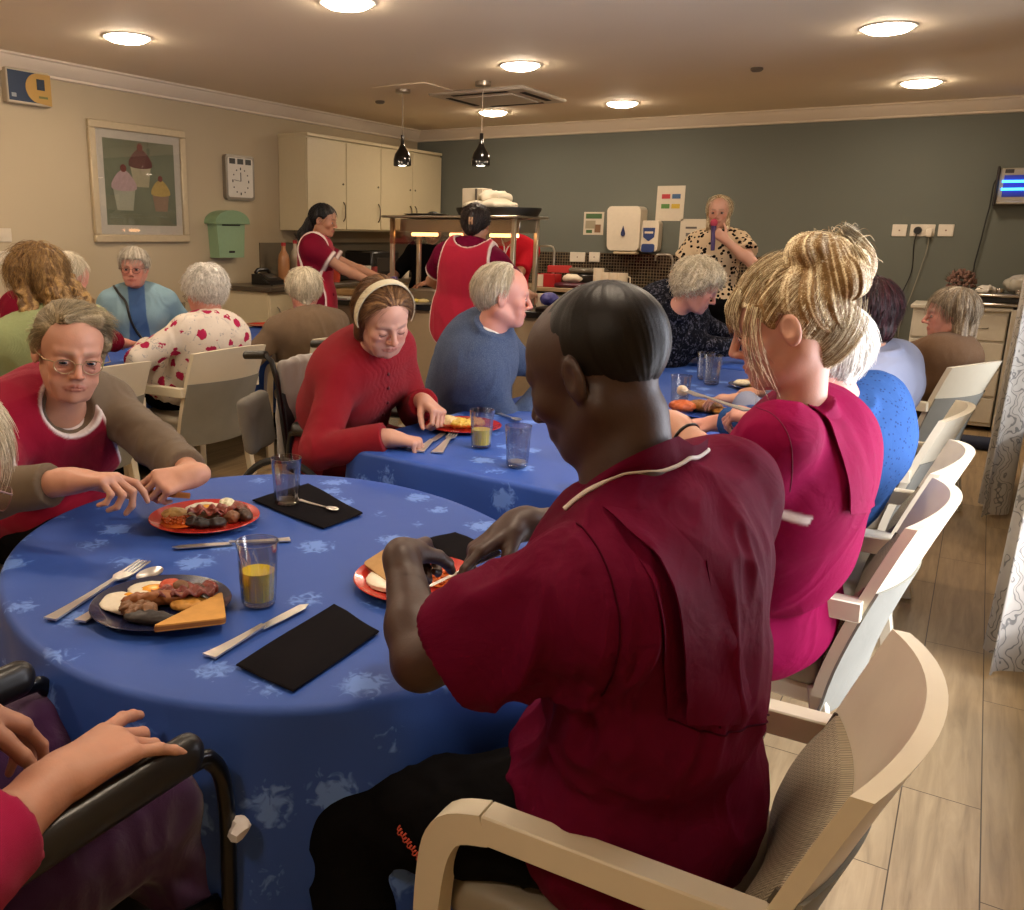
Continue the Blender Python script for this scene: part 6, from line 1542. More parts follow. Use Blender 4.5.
man = build_person(B, 'person in maroon tunic with white neck piping, cutting food with back turned', S_dark, .0055, .003, dict(nose=1.25, jaw=1.05), dict(off=.0016, cut=(-.66, .75, .012), n=0, amp=.0006, face=True, fringe=None), plain('shaved_hair', '120d0a', .42, nz=.5, scale=900, bump=.2, spec=.22),
    [garment('tunic', M_tun+[skirt], M_mar, .0042, dman, {'trim': lambda P: np.zeros(len(P))}), ]+man_extra, legmat=M_black, shoemat=M_shoe, fine=.0028, eyes='down', lash='0c0808', legoff=.014, legdisp=.008, neckr=.058, bodyfat=1.05, hairvox=.003)
# orange embroidery on the trouser leg
lo_ = B.legs(.014+.003, 1.08); a_, b_ = W(400, 826, 1.12), W(427, 861, 1.08)
P = np.array([hit(lo_, 400+27*t, 826+35*t, .75, None, .009)[0] for t in np.linspace(0, 1, 90)]); dr = U(P[-1]-P[0]); G_ = U(V(0, 0, CH)-P[45]); sd_ = np.cross(G_, dr)
P = [p+sd_*(.0045*sin(i*1.05)+.002*sin(i*.41))+dr*.002*cos(i*1.05)+G_*.005 for i, p in enumerate(P)]
m = MB(); m.tube(P, .0011, 4); o = m.build('embroidery', plain('orange_thread', 'b8452c', .7), None, True, (B.P[0], B.P[1], 0)); o.parent = man; o.location = (0, 0, 0)
# cutlery in his hands
hw = W(452, 580, 1.50); hw2 = W(505, 553, 1.50)
cutlery('knife', None, None, 'knife held in the right hand of the person in the maroon tunic', w=1.4, pa=W(500, 553, 1.50), pb=W(428, 588, 1.47))
cutlery('fork', None, None, 'fork held down in the left fist of the person in the maroon tunic', w=1.2, pa=W(402, 562, 1.42), pb=W(402, 606, 1.50))
# 2 --- blonde woman with the bun
h = W(788, 326, 1.93); sc = 1.05
B = Body(V(-.385, 2.24, .62), h, V(-.97, -.08, -.30), D2(-88), sc, sw=.15, bulge=.04, neck=W(800, 420, 1.93))
B.SL = W(778, 440, 1.80); B.SR = W(805, 415, 2.15)
B.set_arm(-1, W(672, 424, 2.02), elbow=W(748, 492, 1.86), d=V(-.9, .3, .1), n=V(0, .2, -1), curl=(.5, .6, .6, .6))
B.set_arm(1, V(-.75, 2.45, .86), elbow=V(-.45, 2.55, .80), d=V(-.9, -.2, -.1), n=V(0, 0, -1), curl=(.5, .6, .6, .6))
ar, cf = B.arms(.014, .86, ru=.047, flare=.012)
tor = B.torso(.018, 1.06, bust=.9, sh=.048)+[el(B.P+V(.0, 0, -.02), V(.18, .17, .14), B.CR, .06)]
def pl2(P, N, B=B):
    q = (P-B.N)@B.CR; e = np.abs(q[:, 0]-.03)-(.045+.06*np.clip((-q[:, 2]-.05)/.3, 0, 1)); back = 1/(1+np.exp((q[:, 1]+.03)/.01))
    return folds(.006, (9, 9, 5), 5., centers=[(B.P+V(0, 0, .12), .2), (B.SL, .1)])(P, N)
bun = (0, -.095, .105)
bl_hair = dict(n=6500, len=.085, r=.0005, off=.008, cut=(-.80, .60, -.014), to=bun, down=0., whorl=bun, fringe=.055, lift=.12, jit=.16, amp=.0035,
    extra=[((0, -.06, .01), (0, -.042, -.062), .045, .036), ('e', (0, -.085, .095), (.056, .058, .056), np.eye(3), .018), ('e', (.025, -.125, .085), (.036, .040, .046), np.eye(3), .014), ('e', (-.02, -.065, .128), (.044, .042, .032), np.eye(3), .014), ('e', (-.032, -.125, .062), (.032, .032, .038), np.eye(3), .012)],
    sub=[((-.088, -.004, -.008), (.03, .028, .034)), ((.088, -.004, -.008), (.03, .028, .034)), ((-.08, .03, -.05), (.03, .035, .05)), ((.08, .03, -.05), (.03, .035, .05))])
def blonde_more(L, R, s):
    rg = np.random.default_rng(8); out = []; V_ = []; F_ = []; base = 0
    def lock(pts, r, n=5):
        nonlocal base
        m = MB(); m.tube([L(p) for p in pts], r, 3, True, rr=[r*(1-.6*i/(len(pts)-1)) for i in range(len(pts))]); vs = np.array(m.v); fs = np.array([f if len(f) == 4 else (f[0], f[1], f[2], f[2]) for f in m.f]); V_.append(vs); F_.append(fs+base); base += len(vs)
    for k in range(520):                       # fringe falling over the brow
        x = rg.uniform(-.058, .058); z0 = .088-.35*x*x/.06+rg.uniform(-.01, .01); ln = rg.uniform(.035, .062)
        lock(spline([(x*.9, .062, z0+.01), (x, .088-6*x*x, z0-.012), (x*1.08+rg.normal(0, .003), .103-8*x*x, z0-.012-ln*.5), (x*1.12+rg.normal(0, .005), .105-9*x*x, z0-.012-ln)], 6), .0007)
    for sx in (-1, 1):                          # long wisps in front of the ear
        for k in range(40):
            y = rg.uniform(.03, .062); ln = rg.uniform(.06, .15)
            lock(spline([(sx*.066, y-.01, .06), (sx*(.078+rg.normal(0, .002)), y+.006, .02), (sx*(.08+rg.normal(0, .004)), y+.012+rg.normal(0, .004), .02-ln*.5), (sx*(.072+rg.normal(0, .006)), y+.008+rg.normal(0, .01), .02-ln)], 7), .0006)
    for k in range(150):                        # flyaway strands round the bun
        d = U(rg.normal(0, 1, 3)+V(0, -.6, .5)); c = V(0, -.095, .1)+d*.052; t = U(rg.normal(0, 1, 3))
        lock(spline([c, c+d*.006+t*.010, c+d*.008+t*.02+V(0, 0, -.004), c+d*.002+t*.027+V(0, -.004, -.012)], 6), .0005)
    return [(np.concatenate(V_), np.concatenate(F_))]
bl_hair['more'] = blonde_more
build_person(B, 'person in magenta tunic seated in profile with one forearm raised', S_pale, .006, .0028, dict(nose=.95, jaw=.82), bl_hair, H_blonde,
    [garment('tunic', tor+ar+[collar(B, .058, .03)], M_mag, .0045, pl2, {'trim': trim_cuffs(cf, .014)}), flap('back_pleat', tor+ar, [(806, 402), (822, 424), (836, 455), (844, 485), (845, 512)], M_mag, pl2, .013, 34, 1.3), surf_tube('sleeve_seam', tor+ar, [(745, 405), (768, 412), (786, 432), (792, 460), (790, 492)], .0007, plain('magenta_seam', '5c0c2c', .8), pl2, .0004, 40, 1.3)], legmat=M_black, shoemat=M_shoe, eyes='open', gaze=(0, .9, -.3), fine=.0035, hairvox=.0025, neckr=.040)
c_ = B.arm[-1]; ax = U(c_[1]-c_[2]); p = c_[2]+ax*.05; m = MB(); X_ = U(np.cross(ax, Zv)); Y_ = np.cross(ax, X_)
m.tube([p+.032*(cos(t)*X_+sin(t)*Y_) for t in np.linspace(0, 2*pi, 21)], .004, 6, False); o = m.build('wristband', M_tel, None, True, tuple(p)); tag(o, 'thin black band on the pale forearm of the person in magenta', 'wristband')
# 3 --- white-haired woman in blue
h = W(820, 356, 2.74); sc = 1.08
B = Body(V(-.47, 3.04, .6), h, V(-.9, .35, -.3), D2(-75), sc, sw=.16, bulge=.06)
B.set_arm(-1, W(765, 420, 2.9), pole=V(-.35, 2.7, .5), d=V(-.9, .1, .1), n=V(0, .3, -1), curl=(.8, .9, 1, 1)); B.set_arm(1, V(-.8, 3.15, .84), d=V(-.9, 0, -.1), n=V(0, 0, -1), curl=(.5, .6, .6, .6))
ar, cf = B.arms(.02, 1.9)
def dots(t, v, base):
    k = t.new('ShaderNodeTexVoronoi'); k.inputs['Scale'].default_value = 75; t.l(v, k.inputs['Vector']); return t.mix(t.math('LESS_THAN', k.outputs['Distance'], .24), base, lin('26385e'))
M_bdot = cloth('blue_spotted_knit', '2f4c7c', pat=dots, wr=.25)
build_person(B, 'person in blue spotted top seen from behind, holding up a fork', S_rosy, .008, .005, dict(age=1), dict(SHORT, n=3200, r=.001, off=.024, len=.05, extra=[((0, -.07, .0), (0, -.05, -.07), .05, .03)]), H_white,
    [garment('top', B.torso(.022, 1.2, 1., 1., sh=.06)+ar+[collar(B, .062, .03)], M_bdot, .007, folds(.004))], legmat=M_black, shoemat=M_shoe, hairvox=.005)
cutlery('fork', None, None, 'fork with a piece of food held up over the long table', w=1.4, pa=W(748, 411, 2.72), pb=W(684, 393, 2.93))
foodblob('food_on_fork', W(682, 391, 2.93), (.018, .016, .016), 'd8c0a0', 'pale piece of food on the tip of the raised fork', 'food', 4, .003)
# 4 --- dark red hair, pale blue shirt
h = W(862, 316, 3.8); sc = 1.08
B = Body(V(-.52, 3.93, .6), h, V(-.85, .5, -.2), D2(-70), sc, sw=.165, bulge=.06)
B.set_arm(-1, V(-.78, 3.8, .84), d=V(-.9, .1, 0), n=V(0, 0, -1), curl=(.4, .4, .5, .5)); B.set_arm(1, V(-.75, 4.1, .84), d=V(-.9, 0, -.1), n=V(0, 0, -1), curl=(.5, .6, .6, .6))
ar, cf = B.arms(.022, 1.95)
build_person(B, 'person in loose pale blue shirt seated with back turned', S_old, .009, .006, dict(age=1), dict(n=1800, off=.022, len=.05, r=.0012, fringe=.06, extra=[((0, -.06, .03), (0, -.065, -.05), .066, .05)]), H_dkred,
    [garment('shirt', B.torso(.026, 1.2, 0, 1., sh=.062)+ar+[collar(B, .064, .04)], cloth('pale_blue_shirt_cloth', '868a9c', wr=.35), .007, folds(.009, (7, 7, 3.4), 8.))], legmat=M_black, shoemat=M_shoe)
# 5 --- bob-haired woman in brown
h = W(950, 315, 5.6); sc = 1.12
B = Body(V(-.34, 5.62, .6), h, V(-.99, -.22, -.05), D2(-60), sc, sw=.15, bulge=.04)
B.set_arm(-1, V(-.72, 5.75, .80), d=V(-.9, .1, 0), n=V(0, 0, -1)); B.set_arm(1, V(-.6, 6.0, .80), d=V(-.9, 0, -.1), n=V(0, 0, -1))
ar, cf = B.arms(.016, 1.9)
build_person(B, 'person in plain brown top seated in profile before the white chest', S_rosy, .009, .005, dict(age=1, nose=1.15), dict(n=2000, len=.06, r=.0011, fringe=.06, off=.016, down=.9, sub=[], extra=[((.068, -.03, .03), (.066, -.03, -.09), .034, .032), ((-.068, -.03, .03), (-.066, -.03, -.09), .034, .032), ((0, -.075, .02), (0, -.07, -.09), .05, .05)]), H_bob,
    [garment('top', B.torso(.016, 1.05, 1.)+ar+[collar(B, .056, .03)], knit('brown_knit', '6b4f36'), .008, folds(.004))], legmat=M_black, shoemat=M_shoe)
# 6 --- standing woman with microphone
h = W(719, 212, 7.0); sc = .98
B = Body(V(h[0]+.02, h[1]+.02, 1.02), h, V(.12, -1, -.08), D2(172), sc, sw=.15, seated=False, bulge=.01)
fz = B.fw
B.set_arm(1, h+V(-.26, -.10, -.68), pole=h+V(-.5, .1, -.5), d=V(.1, -.2, -.9), n=V(1, 0, 0), curl=(.4, .5, .5, .5))
B.set_arm(-1, h+V(.10, -.14, -.20), pole=h+V(.6, -.05, -.6), d=V(-.6, -.2, .5), n=V(-.2, .9, .1), curl=((1.2, 1.4, .7),)*4)
def leo(t, v, base):
    k = t.new('ShaderNodeTexVoronoi'); k.inputs['Scale'].default_value = 33; t.l(v, k.inputs['Vector']); n = t.noise(v, 40, 2)
    return t.mix(t.math('LESS_THAN', t.math('ADD', k.outputs['Distance'], t.math('MULTIPLY', n, .3)), .54), base, lin('14100e'))
M_leo = cloth('leopard_spot_cloth', 'cdb696', pat=leo, wr=.3)
ar, cf = B.arms(.03, .55, flare=.02)
build_person(B, 'person in leopard spot top standing and speaking into a microphone', S_pale, .009, .006, dict(jaw=.85), dict(n=900, len=.08, r=.001, fringe=None, off=.006, cut=(-.86, .5, .002), whorl=(0, .06, .1), down=.7, jit=.1, lift=0, amp=.002, extra=[((.062, -.005, .04), (.068, .02, -.17), .022, .018), ((-.062, -.005, .04), (-.066, .02, -.17), .022, .018), ((0, -.07, .0), (0, -.07, -.16), .05, .04)]), H_blonde,
    [garment('blouse', B.torso(.024, .95, .9, sh=.05)+ar, M_leo, .008, folds(.004))], legmat=M_black, shoemat=M_shoe, eyes='open')
mp = B.arm[-1][2]+B.arm[-1][3]*.05; e = empty('microphone', tuple(B.HR@V(0, .135, -.062)*sc+h), 0, 'pink and purple microphone held at the mouth of the standing person', 'microphone')
e.location = tuple(h+V(.01, -.15, -.08)); MB().ball((0, 0, 0), (.026, .026, .03)).build('foam_head', plain('mic_pink', 'b03a50', .8), e); MB().cyl((0, 0, -.02), (.015, -.03, -.19), .019, .014).build('handle', plain('mic_purple', '3c2a5e', .4), e)
# 7 --- curly-haired woman in dark floral
h = W(697, 288, 5.35); sc = 1.14
B = Body(V(-1.86, 5.78, .6), h, V(.92, .12, -.42), D2(80), sc, sw=.15, bulge=.06)
B.set_arm(1, V(-1.18, 5.62, .84), pole=V(-1.5, 5.2, .6), d=V(.95, .1, 0), n=V(0, 0, -1), curl=(.5, .6, .6, .6)); B.set_arm(-1, V(-1.25, 5.9, .84), d=V(.9, 0, -.1), n=V(0, 0, -1))
def dkfl(t, v, base): n = t.noise(v, 32, 4, .7, 1.5); return t.mix(t.ramp(n, [(.52, (0, 0, 0)), (.62, (1, 1, 1))]), base, lin('5a5a68'))
ar, cf = B.arms(.02, 1.95)
build_person(B, 'person in dark patterned top looking down at the small far table', S_rosy, .01, .006, dict(age=1), dict(CURLY, off=.032, n=1800, r=.0014), H_cream,
    [garment('top', B.torso(.02, 1.15, 1., 1.)+ar+[collar(B, .06, .03)], cloth('dark_floral_cloth', '15161d', pat=dkfl, wr=.25), .009, folds(.005))], legmat=M_black, shoemat=M_shoe, eyes='down', glasses=None)
# 8 --- old man in the blue jumper
h = W(503, 297, 3.85); sc = 1.12
B = Body(V(-2.02, 3.66, .6), h, V(.78, .52, -.06), D2(62), sc, sw=.165, bulge=.05)
B.set_arm(1, V(-1.58, 3.62, .84), pole=V(-1.75, 3.3, .5), d=V(.8, .5, -.1), n=V(-.2, 0, -1), curl=(.6, .7, .7, .7)); B.set_arm(-1, V(-1.7, 4.05, .84), d=V(.8, -.2, -.1), n=V(0, 0, -1))
ar, cf = B.arms(.024, 1.9)
build_person(B, 'person in blue-grey jumper over white collar, seated in profile', S_rosy, .007, .0038, dict(age=1, nose=1.12, jaw=1.1), dict(n=2600, off=.012, len=.04, r=.0008, cut=(-.985, .17, -.002), down=.5, whorl=(0, .03, .11), amp=.004, fringe=None, sub=[((-.085, .004, -.008), (.026, .034, .04)), ((.085, .004, -.008), (.026, .034, .04))]), H_cream,
    [garment('jumper', B.torso(.022, 1.12, 0, 1.)+ar+[collar(B, .064, .045)], knit('blue_grey_knit', '3c4a66', c2='5c6a84', rib=200), .006, folds(.009, (8, 8, 5), 3., centers=[(B.arm[1][1], .15), (B.SR, .1)])),
     garment('shirt_collar', [rc(B.N, B.N+B.HR[:, 2]*.03, .064*sc, .060*sc, .01, 'u', [(B.N+B.HR[:, 2]*.036, U(B.HR[:, 2]+.3*B.HR[:, 1]))])], plain('white_shirt_collar', 'd8d2c8', .7), .006)], legmat=M_black, shoemat=M_shoe, eyes='open', neckr=.056)
# 9 --- woman in the red cardigan, in a wheelchair
h = W(383, 318, 3.28); sc = 1.13
B = Body(V(-2.28, 3.0, .6), h, V(.70, -.42, -.42), D2(86), sc, sw=.15, bulge=.06, tilt=.1)
B.set_arm(-1, Wz(424, 402, .86), pole=V(-1.9, 3.2, .5), d=V(.75, -.3, -.2), n=V(-.2, -.2, -1), curl=((1.0, 1.2, .6), (1.1, 1.3, .7), (1.1, 1.3, .7), (1.2, 1.3, .7)), thumb=(.7, .4, .5))
B.set_arm(1, Wz(390, 438, .79), pole=V(-2.3, 2.3, .6), d=V(.8, .35, -.1), n=V(0, 0, -1), curl=(1.0, 1.2, 1.2, 1.2), thumb=(.6, .3, .5))
ar, cf = B.arms(.020, 1.93, flare=.004)
def cable(P, N, B=B):
    q = (P-B.C)@B.CR; f = np.clip(1.2-np.abs(q[:, 0])/.12, 0, 1)*(q[:, 1] > 0); return folds(.006, (9, 9, 6), 4., centers=[(B.arm[1][1], .15), (B.arm[-1][1], .12)])(P, N)+f*.003*np.abs(np.sin(q[:, 0]*150+1.3*np.sin(q[:, 2]*90)))
M_rknit = knit('red_cable_knit', '8e1420', rib=300, st=.6)
hb = dict(n=3600, len=.06, r=.0007, off=.014, cut=(-.80, .60, -.001), down=.35, whorl=(0, .085, .085), fringe=None, amp=.003, extra=[((.066, -.02, .03), (.062, -.02, -.065), .028, .024), ((-.066, -.02, .03), (-.062, -.02, -.065), .028, .024), ((0, -.075, .02), (0, -.065, -.075), .045, .04)])
per = build_person(B, 'person in red knitted cardigan and cream headband reaching to a red plate', S_pale, .006, .0028, dict(age=1, jaw=.92, nose=1.1), hb, H_brown,
    [garment('cardigan', B.torso(.020, 1.12, 1., 1.)+ar+[collar(B, .06, .02)], M_rknit, .005, cable)], legmat=cloth('dark_red_skirt_cloth', '4c1018'), shoemat=M_shoe, eyes='down', lash='4a3428', fine=.0032, hairvox=.0032)
m = MB(); pts = []
for t in np.linspace(-.12*pi, 1.12*pi, 30): pts.append(h+B.HR@(V(.0945*cos(t), .006-.004*sin(t), .028+.103*sin(t))*sc))
vs = []; fs = []
for i, p in enumerate(pts):
    n_ = U(p-(h+B.HR@V(0, 0, .02))); s_ = B.HR[:, 1]; w_ = .014*sc
    for a, b in ((-1, 0), (1, 0), (1, 1), (-1, 1)): vs.append(p+s_*w_*a+n_*(.004*b+.004))
for i in range(29):
    for k in range(4): fs.append((i*4+k, i*4+(k+1) % 4, (i+1)*4+(k+1) % 4, (i+1)*4+k))
m.add(vs, fs); o = m.build('headband', plain('cream_headband', 'c8bc9c', .7), None, radians(50), (B.P[0], B.P[1], 0)); o.parent = per; o.location = (0, 0, 0)
for k in range(5):
    b_ = MB(); z = .16-.075*k; pp = project(B.torso(.022, 1.12, 1., 1.), [B.C+B.CR@V(.012, .2, z)]); b_.ball(pp[0]+B.CR[:, 1]*.003, .007, 8, 5); o = b_.build('button', plain('dark_red_button', '5c1018', .3), None, True, (B.P[0], B.P[1], 0)); o.parent = per; o.location = (0, 0, 0)
wheelchair(-2.2, 3.04, 88, 'black wheelchair of the person in the red cardigan', .95)
bag = [rc(V(-2.78, 2.60, .98), V(-2.76, 2.58, .74), .03, .08, .05), rc(V(-2.74, 2.75, .93), V(-2.74, 2.78, .70), .03, .05, .05)]
P, F = blob([rb(V(-2.56, 2.78, .70), (.06, .17, .25), .028, rotz(np.eye(3)[0], 0) is None or np.array([[1, 0, 0], [0, cos(.2), -sin(.2)], [0, sin(.2), cos(.2)]]))], .008, disp=folds(.005, (12, 12, 6), 1.)); o = mesh_obj('shopping_bag', P, F, cloth('grey_bag_cloth', '77746e', wr=.3), None, True, (-2.56, 2.76, .54)); tag(o, 'grey cloth bag hanging on the wheelchair push handle', 'bag')
P, F = blob([rb(V(-2.45, 3.06, .76), (.05, .50, .42), .022)], .01, disp=folds(.014, (8, 8, 3), 6.)); o = mesh_obj('blanket', P, F, cloth('grey_fleece', '8f8983', wr=.2, sheen=.6), None, True, (-2.45, 3.06, .55)); tag(o, 'grey fleece blanket draped over the back of the wheelchair', 'blanket')
# 10 --- staff member at the gantry, from behind
h = W(476, 226, 5.75); sc = 1.03
B = Body(V(h[0]-.04, h[1]-.03, 1.0), h, V(-.2, 1, -.25), D2(-8), sc, sw=.165, seated=False, bulge=.0)
B.set_arm(-1, h+V(-.36, .30, -.42), pole=h+V(-.7, -.3, -.5), d=V(.4, .9, 0), n=V(0, 0, -1), curl=(.6, .7, .7, .7)); B.set_arm(1, h+V(.22, .36, -.44), pole=h+V(.6, -.2, -.6), d=V(-.2, .9, 0), n=V(0, 0, -1), curl=(.6, .7, .7, .7))
ar, cf = B.arms(.020, .58, ru=.052, flare=.012)
build_person(B, 'person in red tabard with white edging standing with back turned', S_tan, .009, .007, {}, dict(n=900, off=.014, len=.05, r=.0012, extra=[((0, -.085, .04), (0, -.07, -.03), .045, .05)], flow=(0, -.3, .9), down=0.), hairm('hair_dark_brown', '170f0c', '3a2620'),
    [garment('tunic', B.torso(.02, 1.12)+ar+[collar(B, .06, .03), el(B.P-V(0, 0, .05), V(.22, .17, .2), B.CR, .06)], M_mar, .008, folds(.005), {'trim': trim_cuffs(cf, .02)}),
     tabard('tabard', B, M_tab, .0065, .036, 1.14, w=.165, top=.30, bot=-.47, rad=.12, neck=(0, 0, .06), nr=.105, extra=[el(B.P-V(0, 0, .10), V(.245, .19, .26), B.CR, .06)], disp=folds(.005, (8, 8, 3), 2.))], legmat=M_black, shoemat=M_shoe)
o = MB().box((0, 0, .0), (.012, .008, .045), .003, rz=0).box((.018, 0, .0), (.012, .008, .045), .003).box((.009, 0, .0), (.02, .008, .012), .003).build('hair_claw', plain('clip_tan', 'a07a5c', .4)); o.location = tuple(h+V(.035, -.15, .03)); tag(o, 'small tan hair claw in the dark hair of the person at the gantry', 'hair clip')
# 11 --- ponytailed staff member
h = W(324, 221, 7.0); sc = 1.0
B = Body(V(h[0]-.05, h[1]-.05, 1.0), h, V(.92, .25, -.15), D2(62), sc, sw=.15, seated=False, bulge=.0)
B.set_arm(1, h+V(.45, .16, -.50), pole=h+V(.15, -.5, -.7), d=V(.9, .2, .2), n=V(0, 0, -1), curl=(.6, .7, .7, .7)); B.set_arm(-1, h+V(.42, .38, -.48), pole=h+V(.2, .6, -.7), d=V(.9, .2, 0), n=V(0, 0, -1), curl=(.6, .7, .7, .7))
ar, cf = B.arms(.018, .6, ru=.050, flare=.012)
build_person(B, 'person in maroon tunic and tabard standing in profile by the wall cupboards', S_tan, .009, .006, dict(jaw=.85), dict(n=900, off=.012, len=.05, r=.0012, flow=(0, -1, -.2), down=.2, sub=[((-.083, .0, -.01), (.02, .03, .036)), ((.083, .0, -.01), (.02, .03, .036))], extra=[((0, -.10, -.03), (-.02, -.15, -.14), .05, .06), ((-.02, -.15, -.13), (-.02, -.13, -.21), .06, .03)]), H_black,
    [garment('tunic', B.torso(.02, 1.0, .9)+ar+[collar(B, .056, .02), el(B.P-V(0, 0, .05), V(.2, .16, .2), B.CR, .06)], cloth('maroon_tunic_far', '6e1428', 'd8c8c0', rough=.65, wr=.3), .008, folds(.004), {'trim': trim_cuffs(cf, .022)}),
     tabard('tabard', B, M_tab, .0065, .03, 1.0, w=.13, top=.30, bot=-.5, rad=.1, neck=(0, 0, .05), nr=.09, extra=[el(B.P-V(0, 0, .10), V(.22, .17, .24), B.CR, .06)])], legmat=M_black, shoemat=M_shoe)
w_ = B.arm[1][2]+V(.07, .02, .03); o = MB().cyl((0, 0, 0), (.12, .02, .01), .018, .014, 12).build('purple_cloth', M_purp); o.location = tuple(w_); o.name = 'purple_utensil'; tag(o, 'purple utensil in the hand of the person in the tabard', 'utensil')
# 12, 13 --- two people behind the gantry
h = W(433, 229, 7.9)
B = Body(V(h[0], h[1], 1.0), h, V(.5, -.7, -.5), D2(165), 1.05, seated=False, bulge=.0)
B.set_arm(1, V(h[0]-.22, h[1]-.42, 1.06), pole=h+V(-.6, 0, -.6), d=V(.3, -.8, -.1), n=V(0, 0, -1)); B.set_arm(-1, V(h[0]+.2, h[1]-.42, 1.06), pole=h+V(.6, 0, -.6), d=V(-.3, -.8, -.1), n=V(0, 0, -1))
ar, cf = B.arms(.02, .95)
build_person(B, 'person dressed in black serving behind the left part of the gantry', S_tan, .012, .008, {}, dict(n=0, off=.014), H_black, [garment('top', B.torso(.02, 1.1)+ar, cloth('black_top_cloth', '0f0e0f'), .011, None)], legmat=M_black, shoemat=M_shoe)
h = W(508, 226, 7.9)
B = Body(V(h[0], h[1], 1.0), h, V(-.2, -.9, -.4), D2(180), 1.05, seated=False, bulge=.0)
B.set_arm(1, V(h[0]-.2, h[1]-.42, 1.06), pole=h+V(-.6, 0, -.6), d=V(.1, -.8, -.1), n=V(0, 0, -1)); B.set_arm(-1, V(h[0]+.2, h[1]-.42, 1.06), pole=h+V(.6, 0, -.6), d=V(-.1, -.8, -.1), n=V(0, 0, -1))
ar, cf = B.arms(.02, .95)
pp = build_person(B, 'person in bright red top with white lanyard serving behind the right part of the gantry', S_tan, .012, .008, {}, dict(n=0, off=.014), H_brown, [garment('top', B.torso(.02, 1.1)+ar, cloth('bright_red_cloth', 'b01c28'), .011, None), piping('lanyard', B.torso(.024, 1.1), [B.N+B.CR@V(-.06, .07, -.03), B.C+B.CR@V(-.02, .2, .05), B.C+B.CR@V(0, .2, -.03), B.C+B.CR@V(.02, .2, .05), B.N+B.CR@V(.06, .07, -.03)], .006, M_trim, 30)], legmat=M_black, shoemat=M_shoe)
# 14 --- person in the brown jumper, from behind
h = W(304, 292, 5.9); sc = 1.15
B = Body(V(-3.84, 4.68, .6), h, V(-.75, .66, -.25), D2(-55), sc, sw=.165, bulge=.07)
B.set_arm(-1, V(-4.12, 4.35, .82), d=V(-.9, .1, 0), n=V(0, 0, -1)); B.set_arm(1, V(-4.05, 4.85, .82), d=V(-.9, 0, -.1), n=V(0, 0, -1))
ar, cf = B.arms(.022, 1.9)
build_person(B, 'person in brown jumper with white shirt collar, seen from behind', S_rosy, .009, .006, dict(age=1), dict(SHORT, off=.02, n=1800, r=.0013, len=.05, extra=[((0, -.07, .0), (0, -.05, -.06), .05, .035)]), H_cream,
    [garment('jumper', B.torso(.022, 1.15, 0, 1.)+ar+[collar(B, .064, .02)], knit('taupe_knit', '75604a'), .008, folds(.006)),
     garment('shirt_collar', [rc(B.N, B.N+B.HR[:, 2]*.05, .068*sc, .062*sc, .01, 'u', [(B.N+B.HR[:, 2]*.045, B.HR[:, 2])])], plain('white_shirt_collar', 'd8d2c8', .7), .007)], legmat=M_black, shoemat=M_shoe)
# 15 --- woman in the white floral top
h = W(205, 293, 5.2); sc = 1.12
B = Body(V(-3.86, 3.58, .6), h, V(-.95, .1, -.25), D2(-82), sc, sw=.16, bulge=.07)
B.set_arm(-1, Wz(148, 345, .86), pole=V(-4.0, 3.1, .7), d=V(-.6, .6, 0), n=V(.2, .3, -1), curl=(.5, .7, .7, .7)); B.set_arm(1, V(-4.35, 3.9, .88), pole=V(-3.9, 4.3, .6), d=V(-.5, -.4, -.1), n=V(0, 0, -1), curl=(.5, .6, .6, .6))
def flor(t, v, base):
    k = t.new('ShaderNodeTexVoronoi'); k.inputs['Scale'].default_value = 12; t.l(v, k.inputs['Vector']); n = t.noise(v, 34, 2, .6)
    f = t.math('LESS_THAN', t.math('ADD', k.outputs['Distance'], t.math('MULTIPLY', n, .5)), .58); g = t.ramp(t.noise(v, 13, 3, .6, 2), [(.60, (0, 0, 0)), (.63, (1, 1, 1)), (.66, (0, 0, 0))])
    return t.mix(f, t.mix(g, base, lin('8c8c92')), lin('a8284e'))
M_flor = cloth('white_pink_floral_cloth', 'd6cabc', pat=flor, wr=.25)
ar, cf = B.arms(.022, 1.95)
build_person(B, 'person in white top with pink flowers, seen from behind', S_rosy, .008, .0055, dict(age=1), dict(CURLY, off=.026, n=2400, r=.0012, curl=.8), H_white,
    [garment('blouse', B.torso(.022, 1.18, 1., 1.)+ar+[collar(B, .062, .03)], M_flor, .007, folds(.005))], legmat=M_black, shoemat=M_shoe, glasses='5a3a34')
# 16 --- woman facing in the pale blue cardigan
h = W(134, 268, 6.2); sc = 1.06
B = Body(V(h[0]-.06, h[1]+.08, .62), h, V(.62, -.78, -.05), D2(132), sc, sw=.165, bulge=.04)
B.set_arm(1, V(-4.72, 3.75, .84), d=V(.8, -.2, 0), n=V(0, 0, -1), curl=(.5, .6, .6, .6)); B.set_arm(-1, V(-4.55, 4.15, .84), d=V(.5, -.8, 0), n=V(0, 0, -1), curl=(.5, .6, .6, .6))
ar, cf = B.arms(.024, 1.93)
def panel(B, w=.055):
    def f(P): q = (P-B.C)@B.CR; return np.clip((w+.02*np.clip(-q[:, 2]/.2, 0, 1)-np.abs(q[:, 0]))/.004, 0, 1)*(q[:, 1] > 0)
    return f
per = build_person(B, 'person in glasses and pale blue cardigan seated facing the room', S_rosy, .008, .0045, dict(age=1, jaw=1.05), dict(SHORT, n=1400, off=.014, r=.001, down=.5, flow=(.3, .2, 0)), H_grey,
    [garment('cardigan', B.torso(.022, 1.18, 1., 1.)+ar+[collar(B, .06, .02)], cloth('pale_blue_cardigan_knit', '7c98a4', '46628e', wr=.3), .007, folds(.005), {'trim': panel(B)})], legmat=M_black, shoemat=M_shoe, eyes='open', glasses='4a3a30', gaze=(.0, 1, -.05))
